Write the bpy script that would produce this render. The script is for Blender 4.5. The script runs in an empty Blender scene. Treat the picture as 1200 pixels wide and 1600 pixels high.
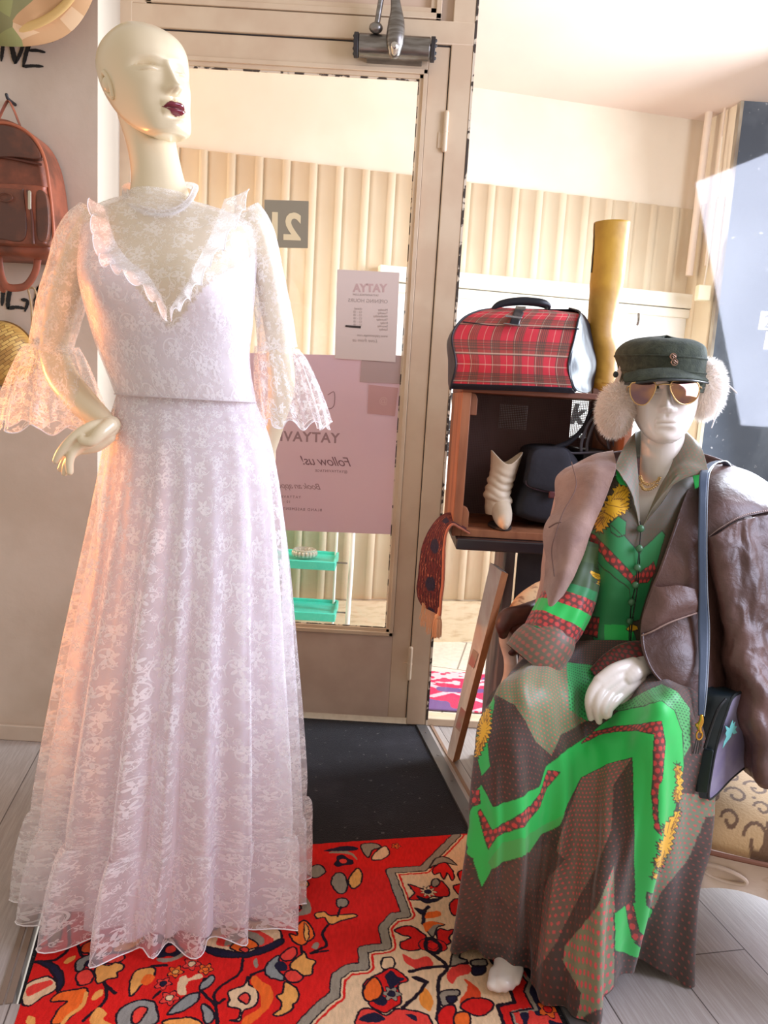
import bpy, bmesh, math, random
import numpy as np
from mathutils import Vector, Matrix
random.seed(7); rng = np.random.default_rng(7)
SC = bpy.context.scene
COL = SC.collection
R_ = math.radians

# ---------------------------------------------------------------- camera
PITCH, ROLL, FPX, CAMH = R_(8.6), R_(3.4), 1155.0, 1.18
_F = np.array([0, math.cos(PITCH), -math.sin(PITCH)])
_R0 = np.array([1.0, 0, 0]); _U0 = np.array([0, math.sin(PITCH), math.cos(PITCH)])
_R = math.cos(ROLL)*_R0 + math.sin(ROLL)*_U0
_U = math.cos(ROLL)*_U0 - math.sin(ROLL)*_R0
_C = np.array([0, 0, CAMH])
def W(px, py, d):
    """point of the room seen at (px, py) of the photo, at depth Y = d"""
    v = (px-600)/FPX*_R - (py-800)/FPX*_U + _F
    return _C + v*d/v[1]
def G(px, py, z=0.0):
    v = (px-600)/FPX*_R - (py-800)/FPX*_U + _F
    return _C + v*(z-CAMH)/v[2]
def Wl(pts): return np.array([W(*p) for p in pts])
cam = bpy.data.cameras.new('camera'); camo = bpy.data.objects.new('camera', cam); COL.objects.link(camo)
cam.sensor_fit = 'VERTICAL'; cam.sensor_height = 24; cam.lens = 24*FPX/1600; cam.clip_start = .02
camo.matrix_world = Matrix(((_R[0], _U[0], -_F[0], 0), (_R[1], _U[1], -_F[1], 0), (_R[2], _U[2], -_F[2], CAMH), (0, 0, 0, 1)))
SC.camera = camo

# ---------------------------------------------------------------- light and exposure
def lin(c): return tuple(((x/255)/12.92 if x/255 <= .04045 else ((x/255+.055)/1.055)**2.4) for x in c)
world = bpy.data.worlds.new('world'); SC.world = world; world.use_nodes = True
bg = world.node_tree.nodes['Background']; bg.inputs[0].default_value = (*lin((255, 244, 232)), 1); bg.inputs[1].default_value = 0.43
def area(name, loc, target, size, power, col, sy=None):
    l = bpy.data.lights.new(name, 'AREA'); l.energy = power; l.color = lin(col); l.size = size
    if sy: l.shape = 'RECTANGLE'; l.size_y = sy
    o = bpy.data.objects.new(name, l); COL.objects.link(o); o.location = loc
    o.rotation_euler = (Vector(target)-Vector(loc)).to_track_quat('-Z', 'Y').to_euler()
    return o
# daylight falling into the covered passage from an assumed, unseen open street end
area('assumed_passage_daylight', (-2.6, 3.0, 1.6), (0.6, 3.3, .9), 1.0, 100, (255, 246, 234), 2.2)
area('added_passage_light_right', (1.95, 2.74, 1.65), (-.3, 1.5, 1.0), 0.5, 100, (222, 234, 255), 1.8)  # added unseen light outside the window, aimed in at the dress
# area light for an assumed, unseen side window on the right of the shop
area('assumed_side_window_light', (2.3, 0.9, 1.9), (-.2, 1.6, .9), 1.4, 62, (218, 226, 255), 1.6)
# warm spot for an assumed, unseen shop lamp on the left
l = bpy.data.lights.new('assumed_lamp_light', 'SPOT'); l.energy = 52; l.color = lin((255, 150, 70)); l.spot_size = R_(84); l.spot_blend = .6; l.shadow_soft_size = .12
lo = bpy.data.objects.new('assumed_lamp_light', l); COL.objects.link(lo); lo.location = (-1.5, 1.85, 1.1)
lo.rotation_euler = (Vector((-.5, 1.45, 1.0))-lo.location).to_track_quat('-Z', 'Y').to_euler()
SC.view_settings.view_transform = 'Standard'; SC.view_settings.look = 'None'
SC.view_settings.exposure = 0.56; SC.view_settings.gamma = 1.0; SC.view_settings.use_curve_mapping = False
SC.cycles.transparent_max_bounces = 32

# ---------------------------------------------------------------- materials
def nt_new(name):
    m = bpy.data.materials.new(name); m.use_nodes = True; n = m.node_tree
    n.nodes.clear(); out = n.nodes.new('ShaderNodeOutputMaterial'); return m, n, out
def MATH(n, op, a, b=None, c=None, clamp=False):
    x = n.nodes.new('ShaderNodeMath'); x.operation = op; x.use_clamp = clamp
    for i, v in enumerate((a, b, c)):
        if v is None: continue
        if isinstance(v, (int, float)): x.inputs[i].default_value = v
        else: n.links.new(v, x.inputs[i])
    return x.outputs[0]
def MIXC(n, f, a, b):
    x = n.nodes.new('ShaderNodeMix'); x.data_type = 'RGBA'
    for s, v in ((x.inputs[0], f), (x.inputs[6], a), (x.inputs[7], b)):
        if isinstance(v, (int, float)): s.default_value = v
        elif isinstance(v, tuple): s.default_value = (*v[:3], 1)
        else: n.links.new(v, s)
    return x.outputs[2]
def COORD(n, kind='Object'):
    return n.nodes.new('ShaderNodeTexCoord').outputs[kind]
def MAP(n, v, scale=(1, 1, 1), rot=(0, 0, 0), loc=(0, 0, 0)):
    x = n.nodes.new('ShaderNodeMapping'); n.links.new(v, x.inputs[0])
    x.inputs['Scale'].default_value = scale; x.inputs['Rotation'].default_value = rot; x.inputs['Location'].default_value = loc
    return x.outputs[0]
def NOISE(n, v, scale, detail=4, rough=.55, dist=0):
    x = n.nodes.new('ShaderNodeTexNoise'); n.links.new(v, x.inputs['Vector'])
    x.inputs['Scale'].default_value = scale; x.inputs['Detail'].default_value = detail
    x.inputs['Roughness'].default_value = rough; x.inputs['Distortion'].default_value = dist
    return x.outputs[0]
def RAMP(n, f, a, b, lo=0.0, hi=1.0):
    x = n.nodes.new('ShaderNodeMapRange'); n.links.new(f, x.inputs[0])
    x.inputs[1].default_value = a; x.inputs[2].default_value = b; x.inputs[3].default_value = lo; x.inputs[4].default_value = hi
    x.interpolation_type = 'SMOOTHSTEP'
    return x.outputs[0]
def BUMP(n, h, strength=.3, dist=.002):
    x = n.nodes.new('ShaderNodeBump'); n.links.new(h, x.inputs['Height'])
    x.inputs['Strength'].default_value = strength; x.inputs['Distance'].default_value = dist
    return x.outputs[0]
def PR(n, col, rough=.6, metal=0, bump=None, spec=None, sheen=0, coat=0):
    p = n.nodes.new('ShaderNodeBsdfPrincipled')
    if isinstance(col, tuple): p.inputs['Base Color'].default_value = (*col[:3], 1)
    else: n.links.new(col, p.inputs['Base Color'])
    p.inputs['Roughness'].default_value = rough; p.inputs['Metallic'].default_value = metal
    if spec is not None: p.inputs['Specular IOR Level'].default_value = spec
    if sheen: p.inputs['Sheen Weight'].default_value = sheen
    if coat: p.inputs['Coat Weight'].default_value = coat; p.inputs['Coat Roughness'].default_value = .15
    if bump is not None: n.links.new(bump, p.inputs['Normal'])
    return p
def MAT(name, c, rough=.6, metal=0, c2=None, ns=8, nd=4, lohi=(.35, .65), bs=0, bst=.3, bd=.002, spec=None, sheen=0, coat=0,
        stretch=(1, 1, 1), vcol=False, kind='Object'):
    m, n, out = nt_new(name); co = MAP(n, COORD(n, kind), stretch)
    col = lin(c)
    if vcol:
        a = n.nodes.new('ShaderNodeAttribute'); a.attribute_name = 'Col'; col = a.outputs['Color']
    if c2 is not None:
        f = RAMP(n, NOISE(n, co, ns, nd), *lohi); col = MIXC(n, f, col, lin(c2))
    b = BUMP(n, NOISE(n, co, bs, 5), bst, bd) if bs else None
    p = PR(n, col, rough, metal, b, spec, sheen, coat); n.links.new(p.outputs[0], out.inputs[0])
    return m
def ADD_LAYER_TRANSLUCENT(n, p, col, w):
    t = n.nodes.new('ShaderNodeBsdfTranslucent')
    if isinstance(col, tuple): t.inputs[0].default_value = (*col[:3], 1)
    else: n.links.new(col, t.inputs[0])
    mx = n.nodes.new('ShaderNodeMixShader'); mx.inputs[0].default_value = w
    n.links.new(p, mx.inputs[1]); n.links.new(t.outputs[0], mx.inputs[2]); return mx.outputs[0]

# ---------------------------------------------------------------- objects
def link(o, parent=None):
    COL.objects.link(o)
    if parent is not None:
        o.parent = parent
        if parent.type == 'EMPTY': o.matrix_parent_inverse = Matrix.Translation(-parent.location)
    return o
def tag(o, label, cat, group=None):
    o['label'] = label; o['category'] = cat
    if group: o['group'] = group
    return o
def thing(name, label, cat, loc=(0, 0, 0), group=None):
    o = bpy.data.objects.new(name, None); o.empty_display_size = .05; COL.objects.link(o); o.location = Vector([float(x) for x in loc])
    return tag(o, label, cat, group)
def struct(o): o['kind'] = 'structure'; return o
def mesh_obj(name, co, faces, mat, parent=None, uvl=None, col=None, smooth=True, sharp=None):
    """faces: (n,4) int array or list of tuples; uvl: (nloops,2)"""
    me = bpy.data.meshes.new(name)
    if isinstance(faces, np.ndarray):
        nf = len(faces); me.vertices.add(len(co)); me.vertices.foreach_set('co', np.asarray(co, dtype=np.float32).ravel())
        me.loops.add(faces.size); me.loops.foreach_set('vertex_index', faces.astype(np.int32).ravel())
        me.polygons.add(nf); me.polygons.foreach_set('loop_start', (np.arange(nf)*faces.shape[1]).astype(np.int32))
        me.update(calc_edges=True)
    else:
        me.from_pydata([tuple(map(float, v)) for v in co], [], [tuple(int(i) for i in f) for f in faces])
    if smooth: me.polygons.foreach_set('use_smooth', np.ones(len(me.polygons), dtype=bool))
    if uvl is not None:
        l = me.uv_layers.new(name='UVMap'); l.data.foreach_set('uv', np.asarray(uvl, dtype=np.float32).ravel())
    if col is not None:
        a = me.color_attributes.new('Col', 'FLOAT_COLOR', 'POINT')
        c4 = np.ones((len(co), 4), dtype=np.float32); c4[:, :3] = np.asarray(col).reshape(-1, 3); a.data.foreach_set('color', c4.ravel())
    me.validate()
    if sharp: me.set_sharp_from_angle(angle=R_(sharp))
    me.materials.append(mat)
    return link(bpy.data.objects.new(name, me), parent)
def grid_faces(nv, nu, cu=False, cv=False):
    I, J = np.meshgrid(np.arange(nv if cv else nv-1), np.arange(nu if cu else nu-1), indexing='ij')
    a = I*nu+J; b = I*nu+(J+1) % nu; c = ((I+1) % nv)*nu+(J+1) % nu; d = ((I+1) % nv)*nu+J
    return np.stack([a, b, c, d], -1).reshape(-1, 4), I.ravel(), J.ravel()
def grid(name, V, mat, parent=None, cu=False, cv=False, col=None, mask=None, thick=0, uvs=None, offset=-1):
    nv, nu = V.shape[:2]; F, I, J = grid_faces(nv, nu, cu, cv)
    if uvs is None:
        dv = np.linalg.norm(np.diff(V, axis=0), axis=-1).mean()
        du = np.linalg.norm(np.diff(V, axis=1), axis=-1).mean(); uvs = (du, dv)
    uv = np.stack([np.stack([J*uvs[0], I*uvs[1]], -1), np.stack([(J+1)*uvs[0], I*uvs[1]], -1),
                   np.stack([(J+1)*uvs[0], (I+1)*uvs[1]], -1), np.stack([J*uvs[0], (I+1)*uvs[1]], -1)], 1)
    if mask is not None:
        k = mask.ravel()[F].all(axis=1); F = F[k]; uv = uv[k]
    o = mesh_obj(name, V.reshape(-1, 3), F, mat, parent, uv.reshape(-1, 2), col)
    if thick:
        s = o.modifiers.new('thickness', 'SOLIDIFY'); s.thickness = thick; s.offset = offset
    return o
def cr(P, n, closed=False, axis=0):
    """Catmull-Rom resample of an array of control points along an axis"""
    P = np.moveaxis(np.asarray(P, dtype=float), axis, 0); m = len(P)
    t = np.linspace(0, m if closed else m-1, n, endpoint=not closed); i = np.floor(t).astype(int)
    if not closed: i = np.minimum(i, m-2)
    f = (t-i).reshape((-1,)+(1,)*(P.ndim-1))
    def g(k):
        if closed: return P[k % m]
        lo_ = 2*P[0]-P[1]; hi_ = 2*P[-1]-P[-2]
        E = np.concatenate([lo_[None], P, hi_[None]]); return E[np.clip(k+1, 0, m+1)]
    a, b, c, d = g(i-1), g(i), g(i+1), g(i+2)
    r = .5*((2*b)+(c-a)*f+(2*a-5*b+4*c-d)*f**2+(3*b-a-3*c+d)*f**3)
    return np.moveaxis(r, 0, axis)
def patch(ctrl, nv, nu, closed=False):
    return cr(cr(ctrl, nv, axis=0), nu, closed=closed, axis=1)
def vnoise(p, seed=0):
    p = np.asarray(p, dtype=float); i = np.floor(p); f = p-i; u = f*f*(3-2*f)
    def h(dx, dy, dz):
        s = np.sin((i[..., 0]+dx)*127.1+(i[..., 1]+dy)*311.7+(i[..., 2]+dz)*74.7+seed*17.3)*43758.5453
        return s-np.floor(s)
    x0 = h(0, 0, 0)*(1-u[..., 0])+h(1, 0, 0)*u[..., 0]; x1 = h(0, 1, 0)*(1-u[..., 0])+h(1, 1, 0)*u[..., 0]
    y0 = h(0, 0, 1)*(1-u[..., 0])+h(1, 0, 1)*u[..., 0]; y1 = h(0, 1, 1)*(1-u[..., 0])+h(1, 1, 1)*u[..., 0]
    return (x0*(1-u[..., 1])+x1*u[..., 1])*(1-u[..., 2])+(y0*(1-u[..., 1])+y1*u[..., 1])*u[..., 2]-.5
def fbm(p, oct=3, seed=0):
    return sum(vnoise(np.asarray(p)*2**k, seed+k)/2**k for k in range(oct))
def ridge(p, oct=3, seed=0):
    return sum((1-np.abs(vnoise(np.asarray(p)*2**k, seed+k))*4)/2**k for k in range(oct))
def normals(V, cu=False):
    if cu: du = np.roll(V, -1, 1)-np.roll(V, 1, 1)
    else: du = np.gradient(V, axis=1)
    dv = np.gradient(V, axis=0); n = np.cross(du, dv); return n/(np.linalg.norm(n, axis=-1, keepdims=True)+1e-9)
def orth(a, up=np.array([0, 0, 1.0])):
    a = a/np.linalg.norm(a); u = up if abs(a@up) < .95 else np.array([0, 1.0, 0])
    x = np.cross(a, u); x /= np.linalg.norm(x); y = np.cross(x, a); return x, y
def tube_grid(P, r, n=16, closed=False, sq=1.0, res=None, mod=None):
    """P (m,3) path, r radius (scalar/list); sq squashes along the second axis; mod(theta, t) multiplies the radius"""
    P = np.asarray(P, dtype=float); r = np.broadcast_to(np.asarray(r, dtype=float), (len(P),)).copy()
    if res: A = cr(np.concatenate([P, r[:, None]], 1), res, closed); P, r = A[:, :3], np.maximum(A[:, 3], 1e-5)
    if closed: T = np.roll(P, -1, 0)-np.roll(P, 1, 0)
    else: T = np.gradient(P, axis=0)
    T /= np.linalg.norm(T, axis=1, keepdims=True)+1e-12
    x, y = orth(T[0]); X = [x]
    for k in range(1, len(P)):
        x = X[-1]-T[k]*(X[-1]@T[k]); X.append(x/(np.linalg.norm(x)+1e-12))
    X = np.array(X); Y = np.cross(T, X)
    th = np.linspace(0, 2*math.pi, n, endpoint=False); rr = r[:, None]*np.ones((1, n))
    if mod is not None: rr = rr*mod(th[None, :], np.linspace(0, 1, len(P))[:, None])
    return P[:, None]+rr[..., None]*(np.cos(th)[None, :, None]*X[:, None]+sq*np.sin(th)[None, :, None]*Y[:, None])
class MB:
    def __init__(s): s.v = []; s.f = []; s.n = 0
    def add(s, V, F):
        V = np.asarray(V, dtype=float).reshape(-1, 3)
        s.v.append(V); s.f += [tuple(i+s.n for i in f) for f in F]; s.n += len(V); return s
    def grid(s, V, cu=False, cv=False, caps=False):
        nv, nu = V.shape[:2]; F, _, _ = grid_faces(nv, nu, cu, cv); F = [tuple(f) for f in F.tolist()]
        if caps: F += [tuple(range(nu))[::-1], tuple(range((nv-1)*nu, nv*nu))]
        return s.add(V, F)
    def box(s, lo, hi, M=None):
        x0, y0, z0 = lo; x1, y1, z1 = hi
        V = np.array([(x0, y0, z0), (x1, y0, z0), (x1, y1, z0), (x0, y1, z0), (x0, y0, z1), (x1, y0, z1), (x1, y1, z1), (x0, y1, z1)], dtype=float)
        if M is not None: V = V@np.array(M.to_3x3()).T+np.array(M.translation)
        return s.add(V, [(0, 3, 2, 1), (4, 5, 6, 7), (0, 1, 5, 4), (1, 2, 6, 5), (2, 3, 7, 6), (3, 0, 4, 7)])
    def hexa(s, V): return s.add(V, [(0, 3, 2, 1), (4, 5, 6, 7), (0, 1, 5, 4), (1, 2, 6, 5), (2, 3, 7, 6), (3, 0, 4, 7)])
    def prism(s, P, ext):
        P = np.asarray(P, dtype=float); n = len(P)
        return s.add(np.concatenate([P, P+np.asarray(ext)]), [tuple(range(n))[::-1], tuple(range(n, 2*n))]+[(i, (i+1) % n, n+(i+1) % n, n+i) for i in range(n)])
    def tube(s, P, r, n=14, closed=False, sq=1.0, res=None, round_=True, mod=None):
        P = np.asarray(P, dtype=float); r = np.broadcast_to(np.asarray(r, dtype=float), (len(P),)).copy()
        if not closed and round_:
            A = cr(np.concatenate([P, r[:, None]], 1), res or max(3*len(P), 6)); P, r = A[:, :3], np.maximum(A[:, 3], 1e-4); res = None
            d0 = P[0]-P[1]; d0 /= np.linalg.norm(d0); d1 = P[-1]-P[-2]; d1 /= np.linalg.norm(d1)
            k = np.array([1, .92, .7, .38]); c0 = [(P[0]+d0*r[0]*q, r[0]*math.sqrt(max(0, 1-q*q))+1e-4) for q in k]
            c1 = [(P[-1]+d1*r[-1]*q, r[-1]*math.sqrt(max(0, 1-q*q))+1e-4) for q in k[::-1]]
            P = np.array([c[0] for c in c0]+list(P)+[c[0] for c in c1]); r = np.array([c[1] for c in c0]+list(r)+[c[1] for c in c1])
        V = tube_grid(P, r, n, closed, sq, res, mod)
        return s.grid(V, cu=True, cv=closed, caps=not closed)
    def ball(s, c, r, n=16, m=10, rot=None):
        r = np.broadcast_to(np.asarray(r, dtype=float), (3,)); t = np.linspace(0, math.pi, m+1)[:, None]; p = np.linspace(0, 2*math.pi, n, endpoint=False)[None]
        V = np.stack([np.sin(t)*np.cos(p), np.sin(t)*np.sin(p), np.cos(t)*np.ones_like(p)], -1)*r; V[0] += [0, 0, 1e-6]
        if rot is not None: V = V@np.array(rot).T
        return s.grid(V+np.asarray(c, dtype=float), cu=True)
    def lathe(s, prof, c, n=24, axis=(0, 0, 1)):
        x, y = orth(np.array(axis, dtype=float)); a = np.array(axis, dtype=float); a /= np.linalg.norm(a)
        t = np.linspace(0, 2*math.pi, n, endpoint=False); P = np.array(prof, dtype=float)
        V = np.asarray(c, dtype=float)+P[:, None, :1]*(np.cos(t)[None, :, None]*x+np.sin(t)[None, :, None]*y)+P[:, None, 1:]*a
        return s.grid(V, cu=True, caps=True)
    def me(s, me_):
        co = np.empty(len(me_.vertices)*3); me_.vertices.foreach_get('co', co)
        return s.add(co.reshape(-1, 3), [tuple(p.vertices) for p in me_.polygons])
    def build(s, name, mat, parent=None, bevel=0, sharp=38, seg=2):
        o = mesh_obj(name, np.concatenate(s.v), s.f, mat, parent, sharp=sharp)
        if bevel:
            b = o.modifiers.new('bevel', 'BEVEL'); b.width = bevel; b.segments = seg; b.limit_method = 'ANGLE'; b.angle_limit = R_(40)
        return o
def baked(mb, voxel, smooth=4):
    """join limbs into one continuous skin and return its mesh"""
    o = mesh_obj('tmp', np.concatenate(mb.v), mb.f, None_mat)
    r = o.modifiers.new('r', 'REMESH'); r.mode = 'VOXEL'; r.voxel_size = voxel
    s = o.modifiers.new('s', 'SMOOTH'); s.iterations = smooth; s.factor = .5
    dg = bpy.context.evaluated_depsgraph_get(); me = bpy.data.meshes.new_from_object(o.evaluated_get(dg))
    bpy.data.objects.remove(o); return me
None_mat = bpy.data.materials.new('plain')
def text_mesh(body, size, M, mat, name, parent=None, ext=.0006, shear=0, offset=0, space=1.0, align='LEFT'):
    c = bpy.data.curves.new('t', 'FONT'); c.body = body; c.size = size; c.extrude = ext; c.shear = shear; c.offset = offset
    c.space_character = space; c.align_x = align; c.resolution_u = 3
    o = bpy.data.objects.new('t', c); COL.objects.link(o); dg = bpy.context.evaluated_depsgraph_get()
    me = bpy.data.meshes.new_from_object(o.evaluated_get(dg)); bpy.data.objects.remove(o); me.transform(M); me.name = name
    me.materials.clear(); me.materials.append(mat)
    return link(bpy.data.objects.new(name, me), parent)
def inpoly(P, X, Y):
    r = np.zeros(X.shape, dtype=bool); n = len(P)
    for i in range(n):
        x0, y0 = P[i]; x1, y1 = P[(i+1) % n]
        if y0 == y1: continue
        r ^= ((Y >= min(y0, y1)) & (Y < max(y0, y1)) & (X < (x1-x0)*(Y-y0)/(y1-y0)+x0))
    return r
def segdist(P, X, Y, closed=False):
    d = np.full(X.shape, 1e9)
    for i in range(len(P)-(0 if closed else 1)):
        a = np.array(P[i], dtype=float); b = np.array(P[(i+1) % len(P)], dtype=float); v = b-a; L = v@v+1e-12
        t = np.clip(((X-a[0])*v[0]+(Y-a[1])*v[1])/L, 0, 1); d = np.minimum(d, np.hypot(X-a[0]-t*v[0], Y-a[1]-t*v[1]))
    return d
# ================================================================ shared materials
plaster = MAT('plaster_white', (214, 196, 178), .85, c2=(200, 180, 160), ns=3, bs=30, bst=.25, bd=.004)
return_m = MAT('plaster_cream', (202, 190, 170), .8, bs=25, bst=.15)
cream = MAT('cream_paint', (222, 198, 168), .5, c2=(212, 184, 154), ns=5, bs=40, bst=.12, bd=.002)
creamd = MAT('cream_paint_lower', (214, 190, 170), .5, c2=(202, 176, 156), ns=5, bs=40, bst=.12, bd=.002)
chip = MAT('chipped_paint_edge', (70, 58, 50), .7, c2=(225, 208, 185), ns=28, lohi=(.47, .52))
rubber = MAT('dark_rubber', (45, 40, 40), .6)
steel = MAT('brushed_steel', (150, 145, 140), .32, .9, c2=(120, 112, 105), ns=12, stretch=(1, 1, 8))
ivory = MAT('ivory_lacquer', (230, 212, 178), .28, coat=.3, bs=6, bst=.03)
ivory2 = MAT('white_lacquer', (226, 214, 203), .28, coat=.35)
black = MAT('black_paint', (34, 31, 34), .55, c2=(52, 48, 52), ns=9)
wood_orange = MAT('crate_wood', (172, 112, 76), .6, c2=(116, 66, 42), ns=5, stretch=(3, 3, .5), lohi=(.35, .75), bs=18, bst=.3)
def glass_mat(name, tint=(255, 255, 255), g=.06):
    m, n, out = nt_new(name); t = n.nodes.new('ShaderNodeBsdfTransparent'); t.inputs[0].default_value = (*lin(tint), 1)
    s = n.nodes.new('ShaderNodeBsdfGlossy'); s.inputs['Roughness'].default_value = .03
    mx = n.nodes.new('ShaderNodeMixShader'); mx.inputs[0].default_value = g
    n.links.new(t.outputs[0], mx.inputs[1]); n.links.new(s.outputs[0], mx.inputs[2]); n.links.new(mx.outputs[0], out.inputs[0]); return m
clear = glass_mat('clear_glass', (250, 250, 246), .04)

# ================================================================ the shop shell
def floor_mat(name, a, b, gap, ang, w=.194, L=1.3):
    m, n, out = nt_new(name); co = MAP(n, COORD(n), (1, 1, 1), (0, 0, ang), (0, -.006, 0))
    br = n.nodes.new('ShaderNodeTexBrick'); n.links.new(co, br.inputs['Vector']); br.offset = .37
    br.inputs['Scale'].default_value = 1; br.inputs['Brick Width'].default_value = L; br.inputs['Row Height'].default_value = w
    br.inputs['Mortar Size'].default_value = .0016; br.inputs['Mortar Smooth'].default_value = .2
    br.inputs['Color1'].default_value = (*lin(a), 1); br.inputs['Color2'].default_value = (*lin(b), 1); br.inputs['Mortar'].default_value = (*lin(gap), 1)
    g = RAMP(n, NOISE(n, MAP(n, co, (1.2, 26, 1)), 7, 6, .65, .6), .35, .7)
    mul = n.nodes.new('ShaderNodeMix'); mul.data_type = 'RGBA'; mul.blend_type = 'MULTIPLY'; mul.inputs[0].default_value = .55
    n.links.new(br.outputs[0], mul.inputs[6]); c = MIXC(n, g, lin((205, 196, 190)), lin((255, 255, 255))); n.links.new(c, mul.inputs[7])
    p = PR(n, mul.outputs[2], .42, bump=BUMP(n, g, .15, .001)); n.links.new(p.outputs[0], out.inputs[0]); return m
fm = floor_mat('grey_laminate', (186, 176, 170), (170, 160, 154), (92, 82, 78), R_(78))
# floor with a sunken mat well: four strips around it
mw = [np.array(p) for p in [(-1.021, 2.60), (.178, 2.60), (.44, 1.25), (-0.653, 1.25)]]
b = MB()
def slab(b, P, z0, z1): b.prism(np.array([(p[0], p[1], z0) for p in P]), (0, 0, z1-z0))
slab(b, [(-2.4, .2), (-1.9, 2.62), mw[0], mw[3], (-.45, .2)], -.03, 0)
slab(b, [(-.45, .2), mw[3], mw[2], (.6, .2)], -.03, 0)
slab(b, [(.6, .2), mw[2], mw[1], (.2, 2.62), (2.6, 2.62), (2.6, .2)], -.03, 0)
struct(b.build('floor', fm))
b = MB(); b.box((-2.4, 2.3, 0), (-.9036, 2.3015, 3.0)); b.box((-2.4, 2.3015, 0), (-.972, 2.66, 3.0)); 

struct(b.build('wall_left', plaster))
b = MB(); b.hexa(np.array([(-.97, 2.302, 0), (-.9036, 2.302, 0), (-.945, 2.60, 0), (-.97, 2.60, 0), (-.97, 2.302, 3), (-.9036, 2.302, 3), (-.945, 2.60, 3), (-.97, 2.60, 3)]))
struct(b.build('trim_1', return_m))
b = MB(); b.box((-2.4, 2.286, .0), (-.9, 2.3, .052)); struct(b.build('baseboard_left', plaster, bevel=.003))

# door frame, leaf, transom
YF = 2.60
b = MB()
b.box((-.95, YF-.015, 0), (-.905, YF+.05, 2.40)); b.box((.128, YF-.012, 0), (.2, YF+.05, 3.0))
b.box((-.95, YF-.014, 2.325), (.2, YF+.05, 2.395)); b.box((-.95, YF-.012, 2.395), (-.86, YF+.05, 3.0))
fr = struct(b.build('door_frame', cream, bevel=.003)); fr.name = 'trim_2'
d1 = bpy.data.objects.new('door_1', None); COL.objects.link(d1); d1.location = (-.39, YF, 0); struct(d1)
b = MB(); zb, zt = .335, 2.245; xl, xr = -.80, .058
b.box((-.902, YF-.006, .022), (xl, YF+.04, 2.32)); b.box((xr, YF-.006, .022), (.125, YF+.04, 2.32))
b.box((xl, YF-.006, zt), (xr, YF+.04, 2.32)); b.build('leaf_frame', cream, d1, bevel=.002)
b = MB(); b.box((xl, YF-.006, .022), (xr, YF+.04, zb)); b.build('kick_panel', creamd, d1)
b = MB()
for k, (w, dy) in enumerate(((.014, -.018), (.026, -.010))):
    b.box((xl-.0+.0-w*0, YF+dy, zb), (xl+w, YF+.0, zt)); b.box((xr-w, YF+dy, zb), (xr, YF+.0, zt))
    b.box((xl, YF+dy, zb), (xr, YF, zb+w)); b.box((xl, YF+dy, zt-w), (xr, YF, zt))
b.build('glazing_bead', cream, d1, bevel=.0015)
b = MB(); b.box((xl+.026, YF-.003, zt-.031), (xr-.026, YF+.001, zt-.026)); b.box((xr-.03, YF-.003, zb+.026), (xr-.0265, YF+.001, zt-.03)); b.box((xl+.026, YF-.003, zb+.026), (xr-.026, YF+.001, zb+.029))
b.build('putty_line', chip, d1)
b = MB(); b.box((xl+.01, YF+.004, zb+.01), (xr-.01, YF+.009, zt-.01)); b.build('pane', clear, d1)
for z in (2.06, .235):
    b = MB(); b.tube([(.127, YF-.014, z-.055), (.127, YF-.014, z+.058)], .0085, 12); b.box((.105, YF-.010, z-.05), (.128, YF-.004, z+.0)); b.tube([(.127, YF-.014, z-.002), (.127, YF-.014, z+.002)], .0098, 12, round_=False)
    h = b.build('hinge', cream, d1)
b = MB(); b.box((.1253, YF-.0035, .022), (.128, YF+.03, 2.325)); b.box((-.905, YF-.0045, 2.3205), (.128, YF+.03, 2.3245)); struct(b.build('gap_shade_strip', rubber))  # dark strip fills the gap around the leaf, standing in for its shade
b = MB(); b.box((-.86, YF+.012, 2.395), (.128, YF+.03, 3.0)); tr = struct(b.build('trim_4', MAT('transom_panel', (214, 186, 162), .6)))
b = MB(); x0, x1, z0 = -.86, .09, 2.398
for k, w in enumerate((.018, .036)):
    dy = -.016+.008*k
    b.box((x0, YF+dy, z0), (x1, YF+.02, z0+w)); b.box((x1-w, YF+dy, z0), (x1, YF+.02, 3)); b.box((x0, YF+dy, z0), (x0+w, YF+.02, 3))
struct(b.build('trim_5', cream, bevel=.002))
# window to the right of the door
w1 = bpy.data.objects.new('window_1', None); COL.objects.link(w1); w1.location = (1.2, YF, 0); struct(w1)
b = MB(); b.box((.2, YF-.014, .0), (.2075, YF+.05, 3.0)); b.build('edge_strip', chip, w1)
b = MB(); b.box((.2, YF-.012, 0), (2.4, YF+.05, .028)); b.box((2.33, YF-.012, 0), (2.4, YF+.05, 3.0)); b.build('sill', cream, w1, bevel=.003)
b = MB(); b.box((.21, YF+.012, .028), (2.33, YF+.018, 3.0)); b.build('pane', clear, w1)

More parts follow.
